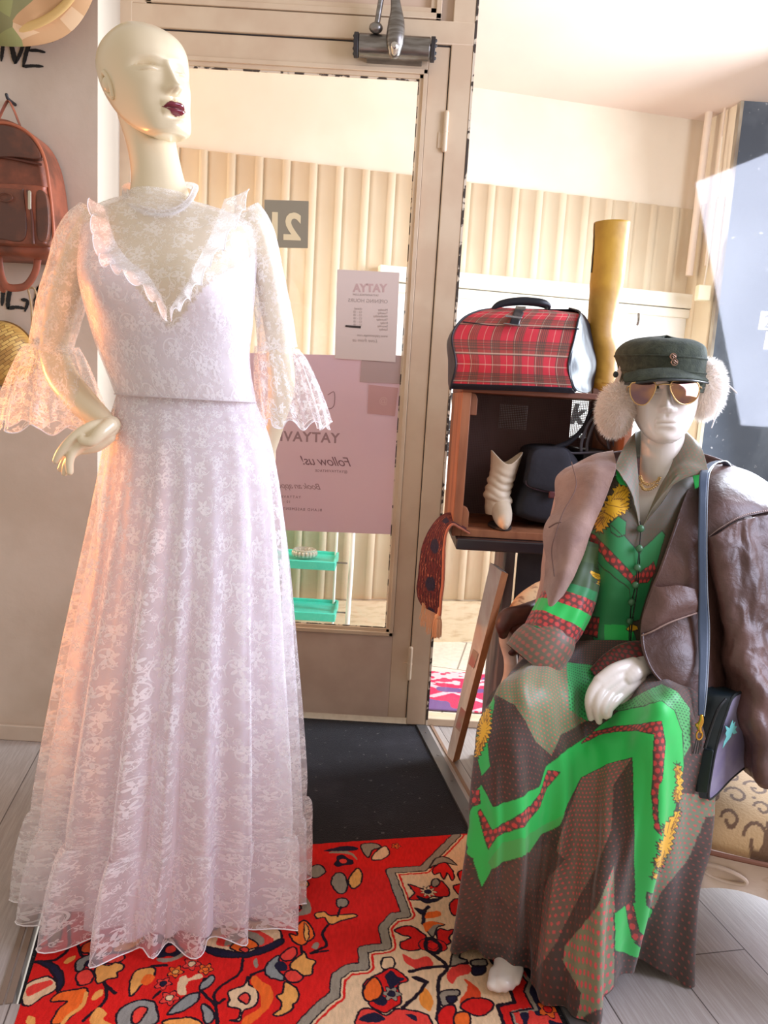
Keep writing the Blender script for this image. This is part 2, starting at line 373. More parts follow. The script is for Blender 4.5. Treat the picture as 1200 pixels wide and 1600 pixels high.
# door closer
t = thing('door_closer', 'grey metal hydraulic door closer above the glass door', 'door closer', W(617, 75, 2.56))
c0 = W(617, 74, YF-.05)
b = MB(); b.tube([c0+[-.115, 0, 0], c0+[.112, 0, 0]], .034, 28, round_=False); b.box(tuple(c0+[-.09, -.002, -.034]), tuple(c0+[.09, .052, .03])); b.build('cylinder_body', steel, t, bevel=.003)
for s in (-1, 1):
    b = MB(); e = c0+[s*.122, 0, 0]; b.tube([e+[-.008, 0, 0], e+[.006, 0, 0]], .036, 28, round_=False)
    for k in range(8): b.ball(e+[s*.007, .026*math.cos(k*.785), .026*math.sin(k*.785)], .005, 8, 6)
    b.build('end_cap', rubber, t, bevel=.002)
b = MB(); b.tube([c0+[.0, -.034, -.028], c0+[.0, -.045, .0], c0+[.001, -.045, .05], c0+[-.003, -.045, .1], c0+[-.02, -.05, .17], c0+[-.045, -.05, .2]], [.02, .028, .026, .016, .012, .016], 18, sq=.8, res=22); b.build('arm', steel, t)
b = MB(); b.tube([c0+[.0, -.04, -.032], c0+[.0, -.055, -.02]], [.011, .014], 14); b.build('cap_screw', MAT('polished_steel', (205, 198, 190), .2, .9), t)
b = MB(); b.tube([c0+[-.06, -.03, .045], c0+[-.05, -.04, .12], c0+[-.035, -.05, .22]], .009, 12); b.ball(c0+[-.062, -.03, .04], [.022, .018, .016]); b.build('link_rod', steel, t)

# black entrance mat in the well, metal strips
m, n, out = nt_new('black_mat'); co = COORD(n); nz = NOISE(n, co, 260, 3)
dust = RAMP(n, NOISE(n, co, 3.2, 5, .6), .5, .78); sp = RAMP(n, NOISE(n, co, 60, 2), .68, .74)
c = MIXC(n, dust, lin((26, 24, 30)), lin((48, 45, 52))); c = MIXC(n, MATH(n, 'MULTIPLY', sp, .5), c, lin((120, 112, 112)))
p = PR(n, c, .95, bump=BUMP(n, nz, .8, .004), spec=.15, sheen=.1); n.links.new(p.outputs[0], out.inputs[0]); matm = m
b = MB(); q = [mw[0]+[.01, -.0], mw[1]-[.006, 0], mw[2]-[.006, 0], mw[3]+[.01, 0]]; slab(b, q, -.028, -.004)
tag(b.build('entrance_mat', matm), 'black ribbed entrance mat sunk in front of the glass door', 'mat')
b = MB(); dr = (mw[2]-mw[1]); dr /= np.linalg.norm(dr); nr = np.array([dr[1], -dr[0]])*-1
for (o0, o1, z) in ((-.014, .022, .003),):
    P = [mw[1]+nr*o0, mw[1]+nr*o1, mw[2]+nr*o1, mw[2]+nr*o0]; slab(b, P, -.004, z)
for k in range(7): b.lathe([(.0, 0), (.005, 0), (.004, .0016), (0, .0018)], (*(mw[1]+nr*.006+dr*(.08+.17*k)), .003), 12)
tag(b.build('floor_strip', MAT('dull_metal', (112, 108, 106), .45, .6)), 'grey metal edging strip screwed along the right side of the black mat', 'edging strip')
b = MB(); P = [mw[1]+nr*.036, mw[1]+nr*.046, mw[2]+nr*.046, mw[2]+nr*.036]; slab(b, P, -.004, .004); struct(b.build('trim_6', MAT('wood_bead', (150, 118, 96), .6)))
b = MB(); dl = mw[3]-mw[0]; dl /= np.linalg.norm(dl); nl = np.array([dl[1], -dl[0]])
for o0, o1 in ((.0, .012), (.017, .028)):
    P = [mw[0]+nl*o0, mw[3]+nl*o0, mw[3]+nl*o1, mw[0]+nl*o1]; slab(b, P, -.004, .003)
struct(b.build('trim_7', MAT('wood_bead_grey', (132, 112, 96), .6)))

# ================================================================ the covered passage outside
fdir = np.array([1, .2027]); fdir = fdir/np.linalg.norm(fdir); fn = np.array([fdir[1], -fdir[0]])  # fn points to the shop
def FP(s, off, z): # s along the facade from X=.308
    p = np.array([.308, 3.6])+fdir*s+fn*off; return np.array([p[0], p[1], z])
white_out = MAT('passage_plaster', (236, 222, 204), .9, c2=(228, 212, 192), ns=2.2, bs=20, bst=.1)
pink_out = MAT('passage_ceiling_plaster', (235, 214, 202), .9, c2=(228, 206, 196), ns=1.6)
S0, S1 = -3.4, 1.155
b = MB(); b.hexa(np.array([FP(S0, -.0, 0), FP(S1, -.0, 0), FP(S1, -.12, 0), FP(S0, -.12, 0), FP(S0, -.0, 2.6), FP(S1, -.0, 2.6), FP(S1, -.12, 2.6), FP(S0, -.12, 2.6)]))
struct(b.build('wall_back', white_out))
cor = FP(S1, 0, 0)
b = MB(); b.hexa(np.array([(cor[0], cor[1], 0), (1.495, 3.60, 0), (1.62, 3.60, 0), (1.6, 3.9, 0), (cor[0], cor[1], 2.6), (1.495, 3.60, 2.6), (1.62, 3.60, 2.6), (1.6, 3.9, 2.6)]))
struct(b.build('wall_right', white_out))
b = MB(); b.box((-3.2, YF+.05, 2.6), (3.0, 4.1, 2.7)); struct(b.build('ceiling', pink_out))
m, n, out = nt_new('paving'); co = COORD(n); br = n.nodes.new('ShaderNodeTexBrick'); n.links.new(MAP(n, co, (1, 1, 1), (0, 0, R_(12))), br.inputs['Vector'])
br.inputs['Scale'].default_value = 1; br.inputs['Brick Width'].default_value = .6; br.inputs['Row Height'].default_value = .4; br.inputs['Mortar Size'].default_value = .004
br.inputs['Color1'].default_value = (*lin((228, 214, 196)), 1); br.inputs['Color2'].default_value = (*lin((222, 208, 190)), 1); br.inputs['Mortar'].default_value = (*lin((150, 135, 120)), 1)
g = RAMP(n, NOISE(n, co, 40, 6), .4, .7); c = MIXC(n, MATH(n, 'MULTIPLY', g, .35), br.outputs[0], lin((190, 172, 152)))
p = PR(n, c, .9); n.links.new(p.outputs[0], out.inputs[0])
b = MB(); b.box((-3.2, YF+.05, -.03), (3.0, 4.1, 0)); pv = struct(b.build('floor_passage', m)); pv.name = 'floor.001'
# corrugated cladding panels between plinth and plaster
clad = MAT('cladding_cream', (232, 216, 188), .55, c2=(226, 206, 176), ns=2.5)
prof = []; s = S0
while s < S1-.02:
    w = .118
    for a, o in ((0, .012), (.060, .012), (.064, .018), (.094, .018), (.0985, .006), (.1015, .006), (.1075, .012)): prof.append((min(s+a, S1-.004), o))
    s += w
prof = np.array(prof)
V = np.stack([np.array([FP(a, o, z) for a, o in prof]) for z in (.215, 2.19)])
cl = grid('cladding', V, clad, thick=.006); cl.data.set_sharp_from_angle(angle=R_(20)); struct(cl); cl.name = 'trim_8'
side = np.array([1.495, 3.60])-cor[:2]; L = np.linalg.norm(side); side /= L; sn = np.array([-side[1], side[0]])*-1
V = np.stack([np.array([[cor[0]+side[0]*a-abs(sn[0])*o, cor[1]+side[1]*a-.3*o, z] for a, o in ((0, .01), (.09, .01), (.094, .003), (.097, .003), (.1, .01), (L-.02, .01), (L-.01, .003))]) for z in (.215, 2.2)])
cl = grid('trim_9', V, clad, thick=.006); cl.data.set_sharp_from_angle(angle=R_(20)); struct(cl)
b = MB(); b.hexa(np.array([FP(S0, .035, 0), FP(S1, .035, 0), FP(S1, 0, 0), FP(S0, 0, 0), FP(S0, .035, .205), FP(S1, .035, .205), FP(S1, 0, .205), FP(S0, 0, .205)]))
struct(b.build('baseboard_back', MAT('travertine', (214, 192, 160), .8, c2=(186, 158, 124), ns=14, stretch=(1, 1, 5), lohi=(.45, .8), bs=40, bst=.3)))
b = MB(); b.tube([(1.405, 3.72, 1.86), (1.41, 3.72, 2.6)], .017, 12, round_=False); b.tube([(1.455, 3.66, 1.9), (1.458, 3.66, 2.6)], .006, 8, round_=False)
tag(b.build('wall_pipe', MAT('painted_pipe', (232, 212, 196), .6)), 'cream painted pipe running up the corner of the passage wall', 'pipe')
t = thing('junction_box', 'small cream electrical box on the passage wall beside the white board', 'electrical box', (1.42, 3.62, 1.8))
b = MB(); c = W(1098, 458, 3.60); b.box(tuple(c+[-.03, -.02, -.035]), tuple(c+[.03, .02, .035])); b.build('box_cover', MAT('cream_plastic', (238, 228, 196), .4), t, bevel=.004)
b = MB(); b.tube([c+[.0, 0, .03], c+[.01, .01, .2], c+[.015, .03, .7]], .004, 8); b.build('cable', white_out, t)
# big blue-grey shop window; mottled colour stands in for its reflections
m, n, out = nt_new('blue_grey_glass'); co = COORD(n)
c = MIXC(n, RAMP(n, NOISE(n, co, 2.2, 5, .6, .4), .35, .68), lin((62, 72, 90)), lin((106, 116, 132)))
c = MIXC(n, MATH(n, 'MULTIPLY', RAMP(n, NOISE(n, co, 38, 3), .66, .74), .7), c, lin((205, 205, 210)))
p = PR(n, c, .5, spec=.3); n.links.new(p.outputs[0], out.inputs[0])
b = MB(); b.box((1.50, 3.57, 0), (3.0, 3.60, 2.6)); struct(b.build('window_2', m))
b = MB(); b.box((1.489, 3.565, .9), (1.503, 3.602, 2.598)); struct(b.build('trim_10', MAT('worn_edge', (120, 105, 92), .6, c2=(235, 225, 205), ns=6, stretch=(1, 1, .3))))
# ================================================================ things outside
board_m = MAT('white_board', (250, 248, 242), .5)
t = thing('notice_board', 'large white framed board with black words fixed to the cladding outside', 'board', FP(.6, .05, .9))
def FQ(px, py, off=.05):
    """point on the facade plane (offset towards the shop) seen at (px,py)"""
    v = (px-600)/FPX*_R - (py-800)/FPX*_U + _F; p0 = FP(0, off, 0); k = (p0-_C)[:2]@fn/(v[:2]@fn); return _C+v*k
sL = (FQ(622, 600)-FP(0, .05, 0))[:2]@fdir-.1; sR = (FQ(1116, 500)-FP(0, .05, 0))[:2]@fdir
zT = FQ(735, 428)[2]; zM = FQ(735, 452)[2]; zB = FQ(640, 757)[2]
def fbox(b, s0, s1, o0, o1, z0, z1):
    b.hexa(np.array([FP(s0, o1, z0), FP(s1, o1, z0), FP(s1, o0, z0), FP(s0, o0, z0), FP(s0, o1, z1), FP(s1, o1, z1), FP(s1, o0, z1), FP(s0, o0, z1)]))
b = MB(); fbox(b, sL, sR-.02, .022, .045, zB, zM-.02); b.build('board_panel', board_m, t)
b = MB(); fbox(b, sL-.02, sR, .022, .075, zM, zT); fbox(b, sL-.02, sR, .022, .066, zM-.045, zM-.004)
fbox(b, sR-.05, sR, .022, .062, zB, zM-.045); fbox(b, sR-.15, sR-.09, .022, .06, zB, zM-.09); fbox(b, sL-.02, sR, .022, .06, zB-.02, zB+.01); b.build('board_frame', MAT('board_frame_paint', (247, 240, 225), .5), t, bevel=.003)
inkm = MAT('black_ink', (40, 36, 36), .7)
FM = Matrix(((fdir[0], 0, fn[0], 0), (fdir[1], 0, fn[1], 0), (0, 1, 0, 0), (0, 0, 0, 1)))
for i, (s_, px, py, sz) in enumerate((('k', 620, 669, .10), ('v', 624, 697, .09), ('V', 699, 644, .125), ('el', 690, 676, .12), ('el', 688, 710, .12), ('k', 890, 660, .13), ('of', 884, 698, .12), ("'", 960, 570, .1))):
    p = FQ(px, py, .047); M = Matrix.Translation(p)@FM
    text_mesh(s_, sz, M, inkm, 'lettering', t, shear=.2, offset=.006)
b = MB(); p = FQ(997, 497, .078); b.tube([p+[0, 0, -.03], p+[0, -.01, -.01], p+[0, 0, .02]], .006, 8); b.build('latch', steel, t)

t = thing('trolley', 'white tubular trolley with two turquoise metal shelves outside the door', 'trolley', W(500, 990, 3.3))
tq = MAT('turquoise_enamel', (70, 205, 180), .35); wt = MAT('white_tube', (240, 236, 228), .4)
for (py, dd) in ((878, 3.15), (958, 3.15)):
    z = W(495, py+8, dd)[2]; xr_ = W(522, py, dd)[0]
    b = MB(); b.box((xr_-.5, dd, z), (xr_, dd+.22, z+.012)); b.box((xr_-.5, dd-.006, z-.012), (xr_+.006, dd+.006, z+.026)); b.box((xr_-.006, dd, z-.012), (xr_+.006, dd+.22, z+.026)); b.box((xr_-.5, dd+.214, z-.012), (xr_, dd+.226, z+.026))
    b.build('shelf', tq, t, bevel=.003)
    b = MB(); b.tube([(xr_-.01, dd+.11, z), (xr_+.05, dd+.11, z)], .004, 8); b.build('bracket', steel, t)
zt_ = W(545, 800, 3.2)[2]
b = MB(); x_ = W(546, 900, 3.22)[0]
b.tube([(x_, 3.22, .0), (x_, 3.22, zt_), (x_-.08, 3.22, zt_+.04), (x_-.6, 3.22, zt_+.04)], .011, 10); x2 = W(522, 900, 3.3)[0]
b.tube([(x2, 3.36, .0), (x2, 3.36, zt_)], .006, 8); b.tube([(x_-.45, 3.22, .0), (x_-.45, 3.22, zt_)], .011, 10); b.build('frame', wt, t)
t2 = MB(); c = W(476, 862, 3.24); t2.lathe([(.0, .0), (.042, 0), (.05, .012), (.052, .034), (.047, .036), (.044, .016), (.0, .012)], c+[0, 0, -.022], 28)
for k in range(20):
    a = k*2*math.pi/20; t2.ball(c+[.05*math.cos(a), .05*math.sin(a), -.006], [.009, .009, .014], 8, 6)
tag(t2.build('glass_bowl', MAT('cut_glass', (196, 190, 176), .12, .3, coat=.6)), 'cut glass ashtray bowl on the upper turquoise trolley shelf', 'bowl')

def vgrid_rug(name, quad, nu, nv, fn_, mat, z=.004, thick=.006):
    A, B_, C_, D_ = [np.array(q, dtype=float) for q in quad]
    u = np.linspace(0, 1, nu)[None, :, None]; v = np.linspace(0, 1, nv)[:, None, None]
    P = (A*(1-u)+B_*u)*(1-v)+(D_*(1-u)+C_*u)*v; X, Y = P[..., 0], P[..., 1]
    V = np.stack([X, Y, np.full_like(X, z)], -1); return V, X, Y
carpet = MAT('woollen_pile', (200, 40, 30), .95, vcol=True, bs=420, bst=.9, bd=.003, spec=.1)
q = [G(640, 1052)[:2]-[.1, 0], G(900, 1058)[:2]+[.1, 0], (1.05, 2.72), (.05, 2.72)]
V, X, Y = vgrid_rug('r', q, 260, 110, None, carpet)
n1 = vnoise(np.stack([X*14, Y*14, X*0], -1), 3); n2 = vnoise(np.stack([X*40, Y*60, X*0], -1), 5)
dia = np.abs(((X*3.1) % 1)-.5)+np.abs(((Y*4.2+.3) % 1)-.5)
col = np.where(((dia > .42) & (dia < .56))[..., None] & (n2 > -.2)[..., None], lin((214, 190, 200)), lin((222, 60, 96)))
col = np.where((n1 > .24)[..., None], lin((120, 90, 140)), col); col = np.where(((Y > 2.98) & (n2 > -.05))[..., None], lin((228, 196, 200)), col)
grid_o = grid('rug', V, carpet, col=col, thick=.006)
tag(grid_o, 'pink patterned rug lying on the passage paving outside the window', 'rug')

# ================================================================ stickers and sheets on the door glass (printed side faces out)
YG = YF+.003
def sheet(name, pts, mat, parent=None, y=YG, th=.0012):
    P = np.array([W(px, py, y) for px, py in pts]); b = MB(); b.prism(P, (0, -th, 0)); return b.build(name, mat, parent, sharp=20)
def mtext(s, px_r, py, size, mat, name, parent, y=YG-.0016, shear=0, offset=0, space=1.0, rot=-.02):
    """mirrored writing: starts at the right end and runs left"""
    p = W(px_r, py, y); M = Matrix.Translation(p)@Matrix(((-1, 0, 0, 0), (0, 0, -1, 0), (0, 1, 0, 0), (0, 0, 0, 1)))@Matrix.Rotation(rot, 4, 'Z')
    return text_mesh(s, size, M, mat, name, parent, ext=.0003, shear=shear, offset=offset, space=space)
t = thing('house_number_sticker', 'grey square sticker with number 21 reading backwards on the door glass', 'sticker', W(446, 350, YG))
sheet('sticker_sheet', [(413.5, 312), (482.5, 314.5), (481, 388), (411.5, 386.5)], MAT('grey_sticker', (150, 140, 120), .6), t)
mtext('21', 470, 374, .118, MAT('cream_digits', (238, 218, 176), .6), 'digits', t, offset=.004)
t = thing('opening_hours_sheet', 'small pale paper sheet of opening hours taped above the pink poster', 'poster', W(573, 490, YG-.004))
Y2 = YG-.006
sheet('paper', [(527, 421), (624, 426), (618, 566), (523, 560)], MAT('pale_pink_paper', (222, 202, 192), .8), t, y=Y2)
pk = MAT('rose_print', (204, 170, 164), .8); gp = MAT('grey_print', (176, 158, 150), .8)
mtext('YATYA', 604, 456, .036, pk, 'logo', t, y=Y2-.0016, offset=.0014, rot=-.05)
mtext('YATYAVINTAGE.COM', 592, 463, .009, gp, 'small_print', t, y=Y2-.0016)
mtext('OPENING HOURS', 606, 474, .017, gp, 'heading', t, y=Y2-.0016)
for k, (a, b_) in enumerate((('Monday', 'closed'), ('Tuesday', '12 - 18'), ('Wednesday', '12 - 18'), ('Thursday', '12 - 18'), ('Friday', '12 - 18'), ('Saturday', '12 - 18'), ('Sunday', ''))):
    mtext(a, 606, 486+k*5.1, .0105, gp, 'day_line', t, y=Y2-.0016)
    if b_: mtext(b_, 566, 484+k*5.1, .0105, gp, 'hours_line', t, y=Y2-.0016)
sheet('crossed_out_bar', [(540, 508), (564, 509.5), (563.5, 513), (539.5, 511)], MAT('bar_ink', (60, 48, 42), .7), t, y=Y2-.0013)
mtext('www.yatyavintage.com', 606, 527, .0115, gp, 'web_line', t, y=Y2-.0016)
mtext('Love from us', 590, 535, .016, gp, 'closing_line', t, y=Y2-.0016, shear=.3)
t = thing('shop_poster', 'large dusty pink poster with mirrored shop lettering filling the lower door glass', 'poster', W(520, 700, YG))
pm_, n, out = nt_new('pink_poster'); co = COORD(n); c = MIXC(n, RAMP(n, NOISE(n, co, 3, 3), .3, .7), lin((228, 206, 214)), lin((232, 210, 216)))
p = PR(n, c, .6); s_ = ADD_LAYER_TRANSLUCENT(n, p.outputs[0], c, .5); n.links.new(s_, out.inputs[0])
sheet('poster_sheet', [(372, 551), (632, 557.5), (612, 835), (360, 825)], pm_, t)
pr2 = MAT('mauve_print', (168, 136, 140), .8); pr3 = MAT('dark_mauve_print', (138, 104, 112), .8)
mtext('YATYAVINTAGE', 530, 692, .048, pr2, 'shop_name', t, offset=.0012, space=1.12)
mtext('Follow us!', 550, 729, .046, pr3, 'script_line', t, shear=.45, space=.92)
mtext('@YATYAVINTAGE', 543, 739, .0125, pr3, 'account_line', t, space=1.15)
mtext('Book an appointment', 502, 765, .030, pr2, 'script_line', t, shear=.45, space=.92)
mtext('YATYAVINTAGE.COM', 470, 779, .0135, pr3, 'web_line', t, space=1.3)
mtext('10 - 18', 454, 786, .0125, pr3, 'hours_line', t, space=1.3)
mtext('BLAND BASEMENT 21', 503, 799, .0135, pr3, 'address_line', t, space=1.3)
b = MB(); P = [W(x, y, YG-.0016) for x, y in ((475, 724), (488, 724))]; b.tube(P, .0007, 6); b.build('arrow_line', pr2, t); b = MB()
P = np.array([W(x, y, YG-.0016) for x, y in ((512, 617), (522, 612.5), (522.5, 630), (519, 637), (513, 639))]); b.tube(P, .0016, 8, round_=False, res=20); b.build('line_drawing', pr2, t)
t = thing('grey_sticker', 'plain grey square sticker at the top right corner of the pink poster', 'sticker', W(597, 577, YG-.003))
sheet('sticker_sheet', [(566, 552), (633, 556), (630, 600), (562, 597)], MAT('grey_sticker_light', (188, 160, 154), .6), t, y=YG-.0028)
t = thing('red_sticker', 'salmon pink square sticker under the grey one on the poster', 'sticker', W(603, 625, YG-.003))
sheet('sticker_sheet', [(576, 601), (622, 606), (617, 650), (574, 646)], MAT('salmon_sticker', (206, 158, 154), .6), t, y=YG-.0028)
text_mesh('@', .03, Matrix.Translation(W(592, 630, YG-.0042))@Matrix(((1, 0, 0, 0), (0, 0, -1, 0), (0, 1, 0, 0), (0, 0, 0, 1))), MAT('salmon_print', (216, 176, 170), .6), 'print', t, ext=.0003)

# ================================================================ left wall: writing, backpack, basket, straw hat
YW = 2.3
paint = MAT('black_wall_paint', (24, 22, 22), .6)
def stroke(b, pts, w, ends=(.5, .4)):
    P = np.array([W(x, y, YW-.0012) for x, y in pts]); n = 22; P = cr(P, n); ws = np.interp(np.linspace(0, 1, n), [0, .15, .8, 1], [ends[0], 1, .9, ends[1]])*w/2/580
    T = np.gradient(P, axis=0); T /= np.linalg.norm(T, axis=1, keepdims=True); N = np.cross(T, [0, 1, 0]); N += 0
    jit = 1+.18*rng.standard_normal(n)*.5
    L_ = P+N*(ws*jit)[:, None]; R2 = P-N*(ws*jit)[:, None]; o = np.array([0, -.0012, 0])
    Vv = np.stack([L_, L_+o, R2+o, R2], 1); b.grid(Vv, cu=True, caps=True)
letters = [
 [([(5, 68), (2, 96)], 6)], [([(12, 50), (20, 80), (24, 100)], 9), ([(39, 60), (33, 80), (25, 99)], 6)],
 [([(50, 62), (42, 80), (36, 105)], 7), ([(50, 63), (65, 62), (83, 65)], 6), ([(46, 79), (58, 79), (71, 82)], 5), ([(36, 104), (52, 103), (68, 104)], 5)],
 [([(6, 448), (3, 478)], 7)], [([(17, 447), (13, 468), (12, 483)], 8), ([(12, 482), (26, 480), (39, 482)], 6), ([(33, 468), (43, 471), (39, 487)], 6)],
 [([(61, 448), (56, 470), (57, 489)], 8), ([(58, 452), (66, 446), (71, 445)], 6), ([(57, 467), (66, 466)], 5)]]
t = thing('wall_lettering', 'black hand-painted brush letters on the left wall above and below the backpack', 'writing', (-1.1, YW-.002, 1.7))
for L_ in letters:
    b = MB()
    for pts, w in L_: stroke(b, pts, w)
    b.build('letter', paint, t)

lea = MAT('brown_leather', (156, 84, 58), .45, c2=(104, 58, 40), ns=11, lohi=(.35, .7), bs=60, bst=.35, bd=.002)
lead = MAT('dark_brown_leather', (88, 56, 44), .45, c2=(126, 72, 50), ns=13, lohi=(.4, .7), bs=70, bst=.35)
pipe_m = MAT('leather_piping', (176, 96, 64), .45)
t = thing('backpack', 'brown patchwork leather backpack hanging on the left wall', 'backpack', W(10, 300, 2.2))
def outline_loft(name, pts, y0, y1, mat, parent, bulge=.03, n=80, inset=.86, bevelrings=4):
    P = cr(np.array([W(x, y, y0) for x, y in pts]), n, closed=True); c = P.mean(0); b = MB(); rows = []
    rows.append(P+[0, y1-y0, 0])
    for k in range(bevelrings+1):
        a = k/bevelrings*math.pi/2; s = 1-(1-inset)*(1-math.cos(a)); rows.append(c+(P-c)*[s, 1, s]+[0, -bulge*math.sin(a)+(y1-y0)*0, 0])
    for k in (.66, .33, .02): rows.append(c+(P-c)*[inset*k, 1, inset*k]+[0, -bulge*(1+.12*(1-k)), 0])
    b.grid(np.array(rows), cu=True, caps=True); return b.build(name, mat, parent, sharp=60)
bp = [(-75, 250), (-68, 205), (-40, 188), (-5, 186), (25, 193), (52, 212), (70, 245), (80, 290), (85, 340), (88, 385), (78, 404), (20, 402), (-60, 396), (-82, 375), (-80, 310)]
outline_loft('body', bp, 2.19, 2.288, lea, t, .034, inset=.9)
outline_loft('top_panel', [(-60, 245), (-40, 205), (0, 196), (30, 203), (52, 220), (64, 248), (20, 246)], 2.146, 2.16, lead, t, .006, inset=.95)
outline_loft('front_pocket', [(-70, 290), (0, 288), (68, 292), (76, 300), (80, 345), (78, 378), (66, 386), (0, 384), (-72, 378), (-76, 330)], 2.15, 2.17, lea, t, .022, inset=.93)
outline_loft('pocket_patch', [(-62, 296), (0, 294), (33, 297), (38, 302), (40, 372), (0, 374), (-60, 370), (-66, 330)], 2.128, 2.14, lead, t, .004, inset=.97)
outline_loft('side_patch', [(58, 300), (72, 304), (77, 345), (73, 375), (60, 374), (57, 340)], 2.13, 2.15, lead, t, .004, inset=.95)
b = MB(); b.tube([W(x, y, 2.146) for x, y in [(-60, 246), (-42, 202), (0, 192), (30, 199), (54, 218), (70, 250), (78, 300), (83, 350), (84, 388)]], .0045, 8, res=50); b.build('piping', pipe_m, t)
b = MB(); b.tube([W(x, y, 2.148) for x, y in [(-60, 243), (0, 245), (64, 257)]], .0032, 8, res=20); b.tube([W(x, y, 2.122) for x, y in [(43, 298), (50, 340), (52, 380)]], .0035, 8, res=20); b.build('zip', MAT('zip_tape', (92, 48, 34), .5), t)
b = MB(); b.tube([W(46, 300, 2.116), W(46, 325, 2.116)], .0045, 8, sq=.4); b.build('zip_pull', MAT('zip_metal', (206, 196, 176), .3, .9), t)
b = MB(); c = W(8, 308, 2.118); b.tube([c+[.02*math.cos(a), 0, .011*math.sin(a)] for a in np.linspace(0, 6.28, 24, endpoint=False)], .0018, 6, closed=True); b.build('oval_badge', lead, t)
b = MB(); b.tube([W(x, y, 2.24) for x, y in [(-6, 195), (6, 168), (13, 158), (20, 168), (32, 198)]], .007, 8, sq=.35, res=24); b.build('hanging_loop', lea, t)
b = MB()
b.tube([W(x, y, 2.2) for x, y in [(60, 400), (55, 425), (42, 445), (26, 450), (10, 447), (2, 430), (-2, 402)]], .0105, 10, sq=.4, res=30); b.tube([W(x, y, 2.22) for x, y in [(-40, 400), (-30, 430), (0, 448), (5, 452)]], .01, 10, sq=.4, res=20); b.build('strap', lea, t)
b = MB(); p = W(13, 155, 2.26); b.tube([p+[0, .04, .0], p, p+[0, -.01, .008]], .0045, 8); tag(b.build('wall_hook', rubber), 'small dark hook holding the brown backpack', 'hook')
# wicker basket / bag
wm, n, out = nt_new('woven_straw'); co = MAP(n, COORD(n), (1, 1, 1), (R_(90), 0, 0)); ck = n.nodes.new('ShaderNodeTexBrick'); n.links.new(MAP(n, co, (1, 1, 1), (0, 0, R_(40))), ck.inputs[0])
ck.inputs['Scale'].default_value = 1; ck.inputs['Brick Width'].default_value = .022; ck.inputs['Row Height'].default_value = .009; ck.inputs['Mortar Size'].default_value = .0007
ck.inputs['Color1'].default_value = (*lin((206, 168, 92)), 1); ck.inputs['Color2'].default_value = (*lin((160, 116, 54)), 1); ck.inputs['Mortar'].default_value = (*lin((96, 62, 26)), 1)
c = MIXC(n, RAMP(n, NOISE(n, COORD(n), 14, 3), .4, .7), ck.outputs[0], lin((190, 140, 66))); p = PR(n, c, .5, bump=BUMP(n, ck.outputs[1], -.5, .003)); n.links.new(p.outputs[0], out.inputs[0])
t = thing('straw_basket_bag', 'round woven straw bag hanging low on the left wall', 'bag', W(0, 560, 2.2))
c = W(-2, 552, 2.22); th = np.linspace(0, 2*math.pi, 72, endpoint=False)
rows = [c+np.stack([r*np.cos(th)*1.05, np.full(72, y), r*np.sin(th)], -1) for r, y in ((.04, .062), (.085, .06), (.092, .03), (.094, 0), (.09, -.03), (.07, -.05), (.04, -.062), (.002, -.066))]
grid('body', np.array(rows), wm, t, cu=True, uvs=(.0075, .02))
b = MB(); b.tube([c+[.097*math.cos(a), .02, .093*math.sin(a)] for a in np.linspace(0, 6.28, 50, endpoint=False)], .004, 8, closed=True); b.build('rim', MAT('dark_cane', (120, 84, 40), .6), t)
b = MB(); b.tube([W(x, y, 2.24) for x, y in [(52, 528), (50, 490), (46, 462), (44, 452), (52, 450), (57, 460), (61, 482)]], .0028, 8, res=30); b.tube([W(x, y, 2.25) for x, y in [(50, 526), (49, 480), (45, 455)]], .0028, 8); b.build('cord', MAT('beige_cord', (176, 146, 104), .6), t)
# straw sun hat top-left
hm, n, out = nt_new('printed_straw'); co = COORD(n); vz = n.nodes.new('ShaderNodeTexVoronoi'); n.links.new(co, vz.inputs[0]); vz.inputs['Scale'].default_value = 16
cr_ = n.nodes.new('ShaderNodeValToRGB'); sp_ = n.nodes.new('ShaderNodeSeparateColor'); n.links.new(vz.outputs['Color'], sp_.inputs[0]); n.links.new(sp_.outputs[0], cr_.inputs[0]); cr_.color_ramp.interpolation = 'CONSTANT'
for pos, c_ in ((0, (150, 148, 92)), (.3, (196, 150, 104)), (.55, (134, 128, 84)), (.78, (204, 92, 48)), (.9, (214, 176, 134))):
    e = cr_.color_ramp.elements.new(pos) if pos > 0 else cr_.color_ramp.elements[0]; e.color = (*lin(c_), 1)
p = PR(n, cr_.outputs[0], .75); n.links.new(p.outputs[0], out.inputs[0])
t = thing('sun_hat', 'wide patterned straw sun hat hanging at the top of the left wall', 'hat', W(0, -60, 2.2))
c = W(0, -92, 2.2); th = np.linspace(0, 2*math.pi, 96, endpoint=False)
rows = [c+np.stack([r*np.cos(th)*(1.0), y+.012*np.sin(th*5), r*np.sin(th)*.93], -1) for r, y in ((.001, -.09), (.08, -.09), (.11, -.07), (.12, -.01), (.2, .005), (.275, .03))]
grid('brim', np.array(rows), hm, t, cu=True, thick=.006)
b = MB(); b.tube([c+[.232*math.cos(a), .008, .232*.93*math.sin(a)] for a in np.linspace(0, 6.28, 90, endpoint=False)], .012, 10, closed=True, sq=.35); b.build('ribbon', MAT('yellow_ribbon', (218, 178, 112), .7), t)
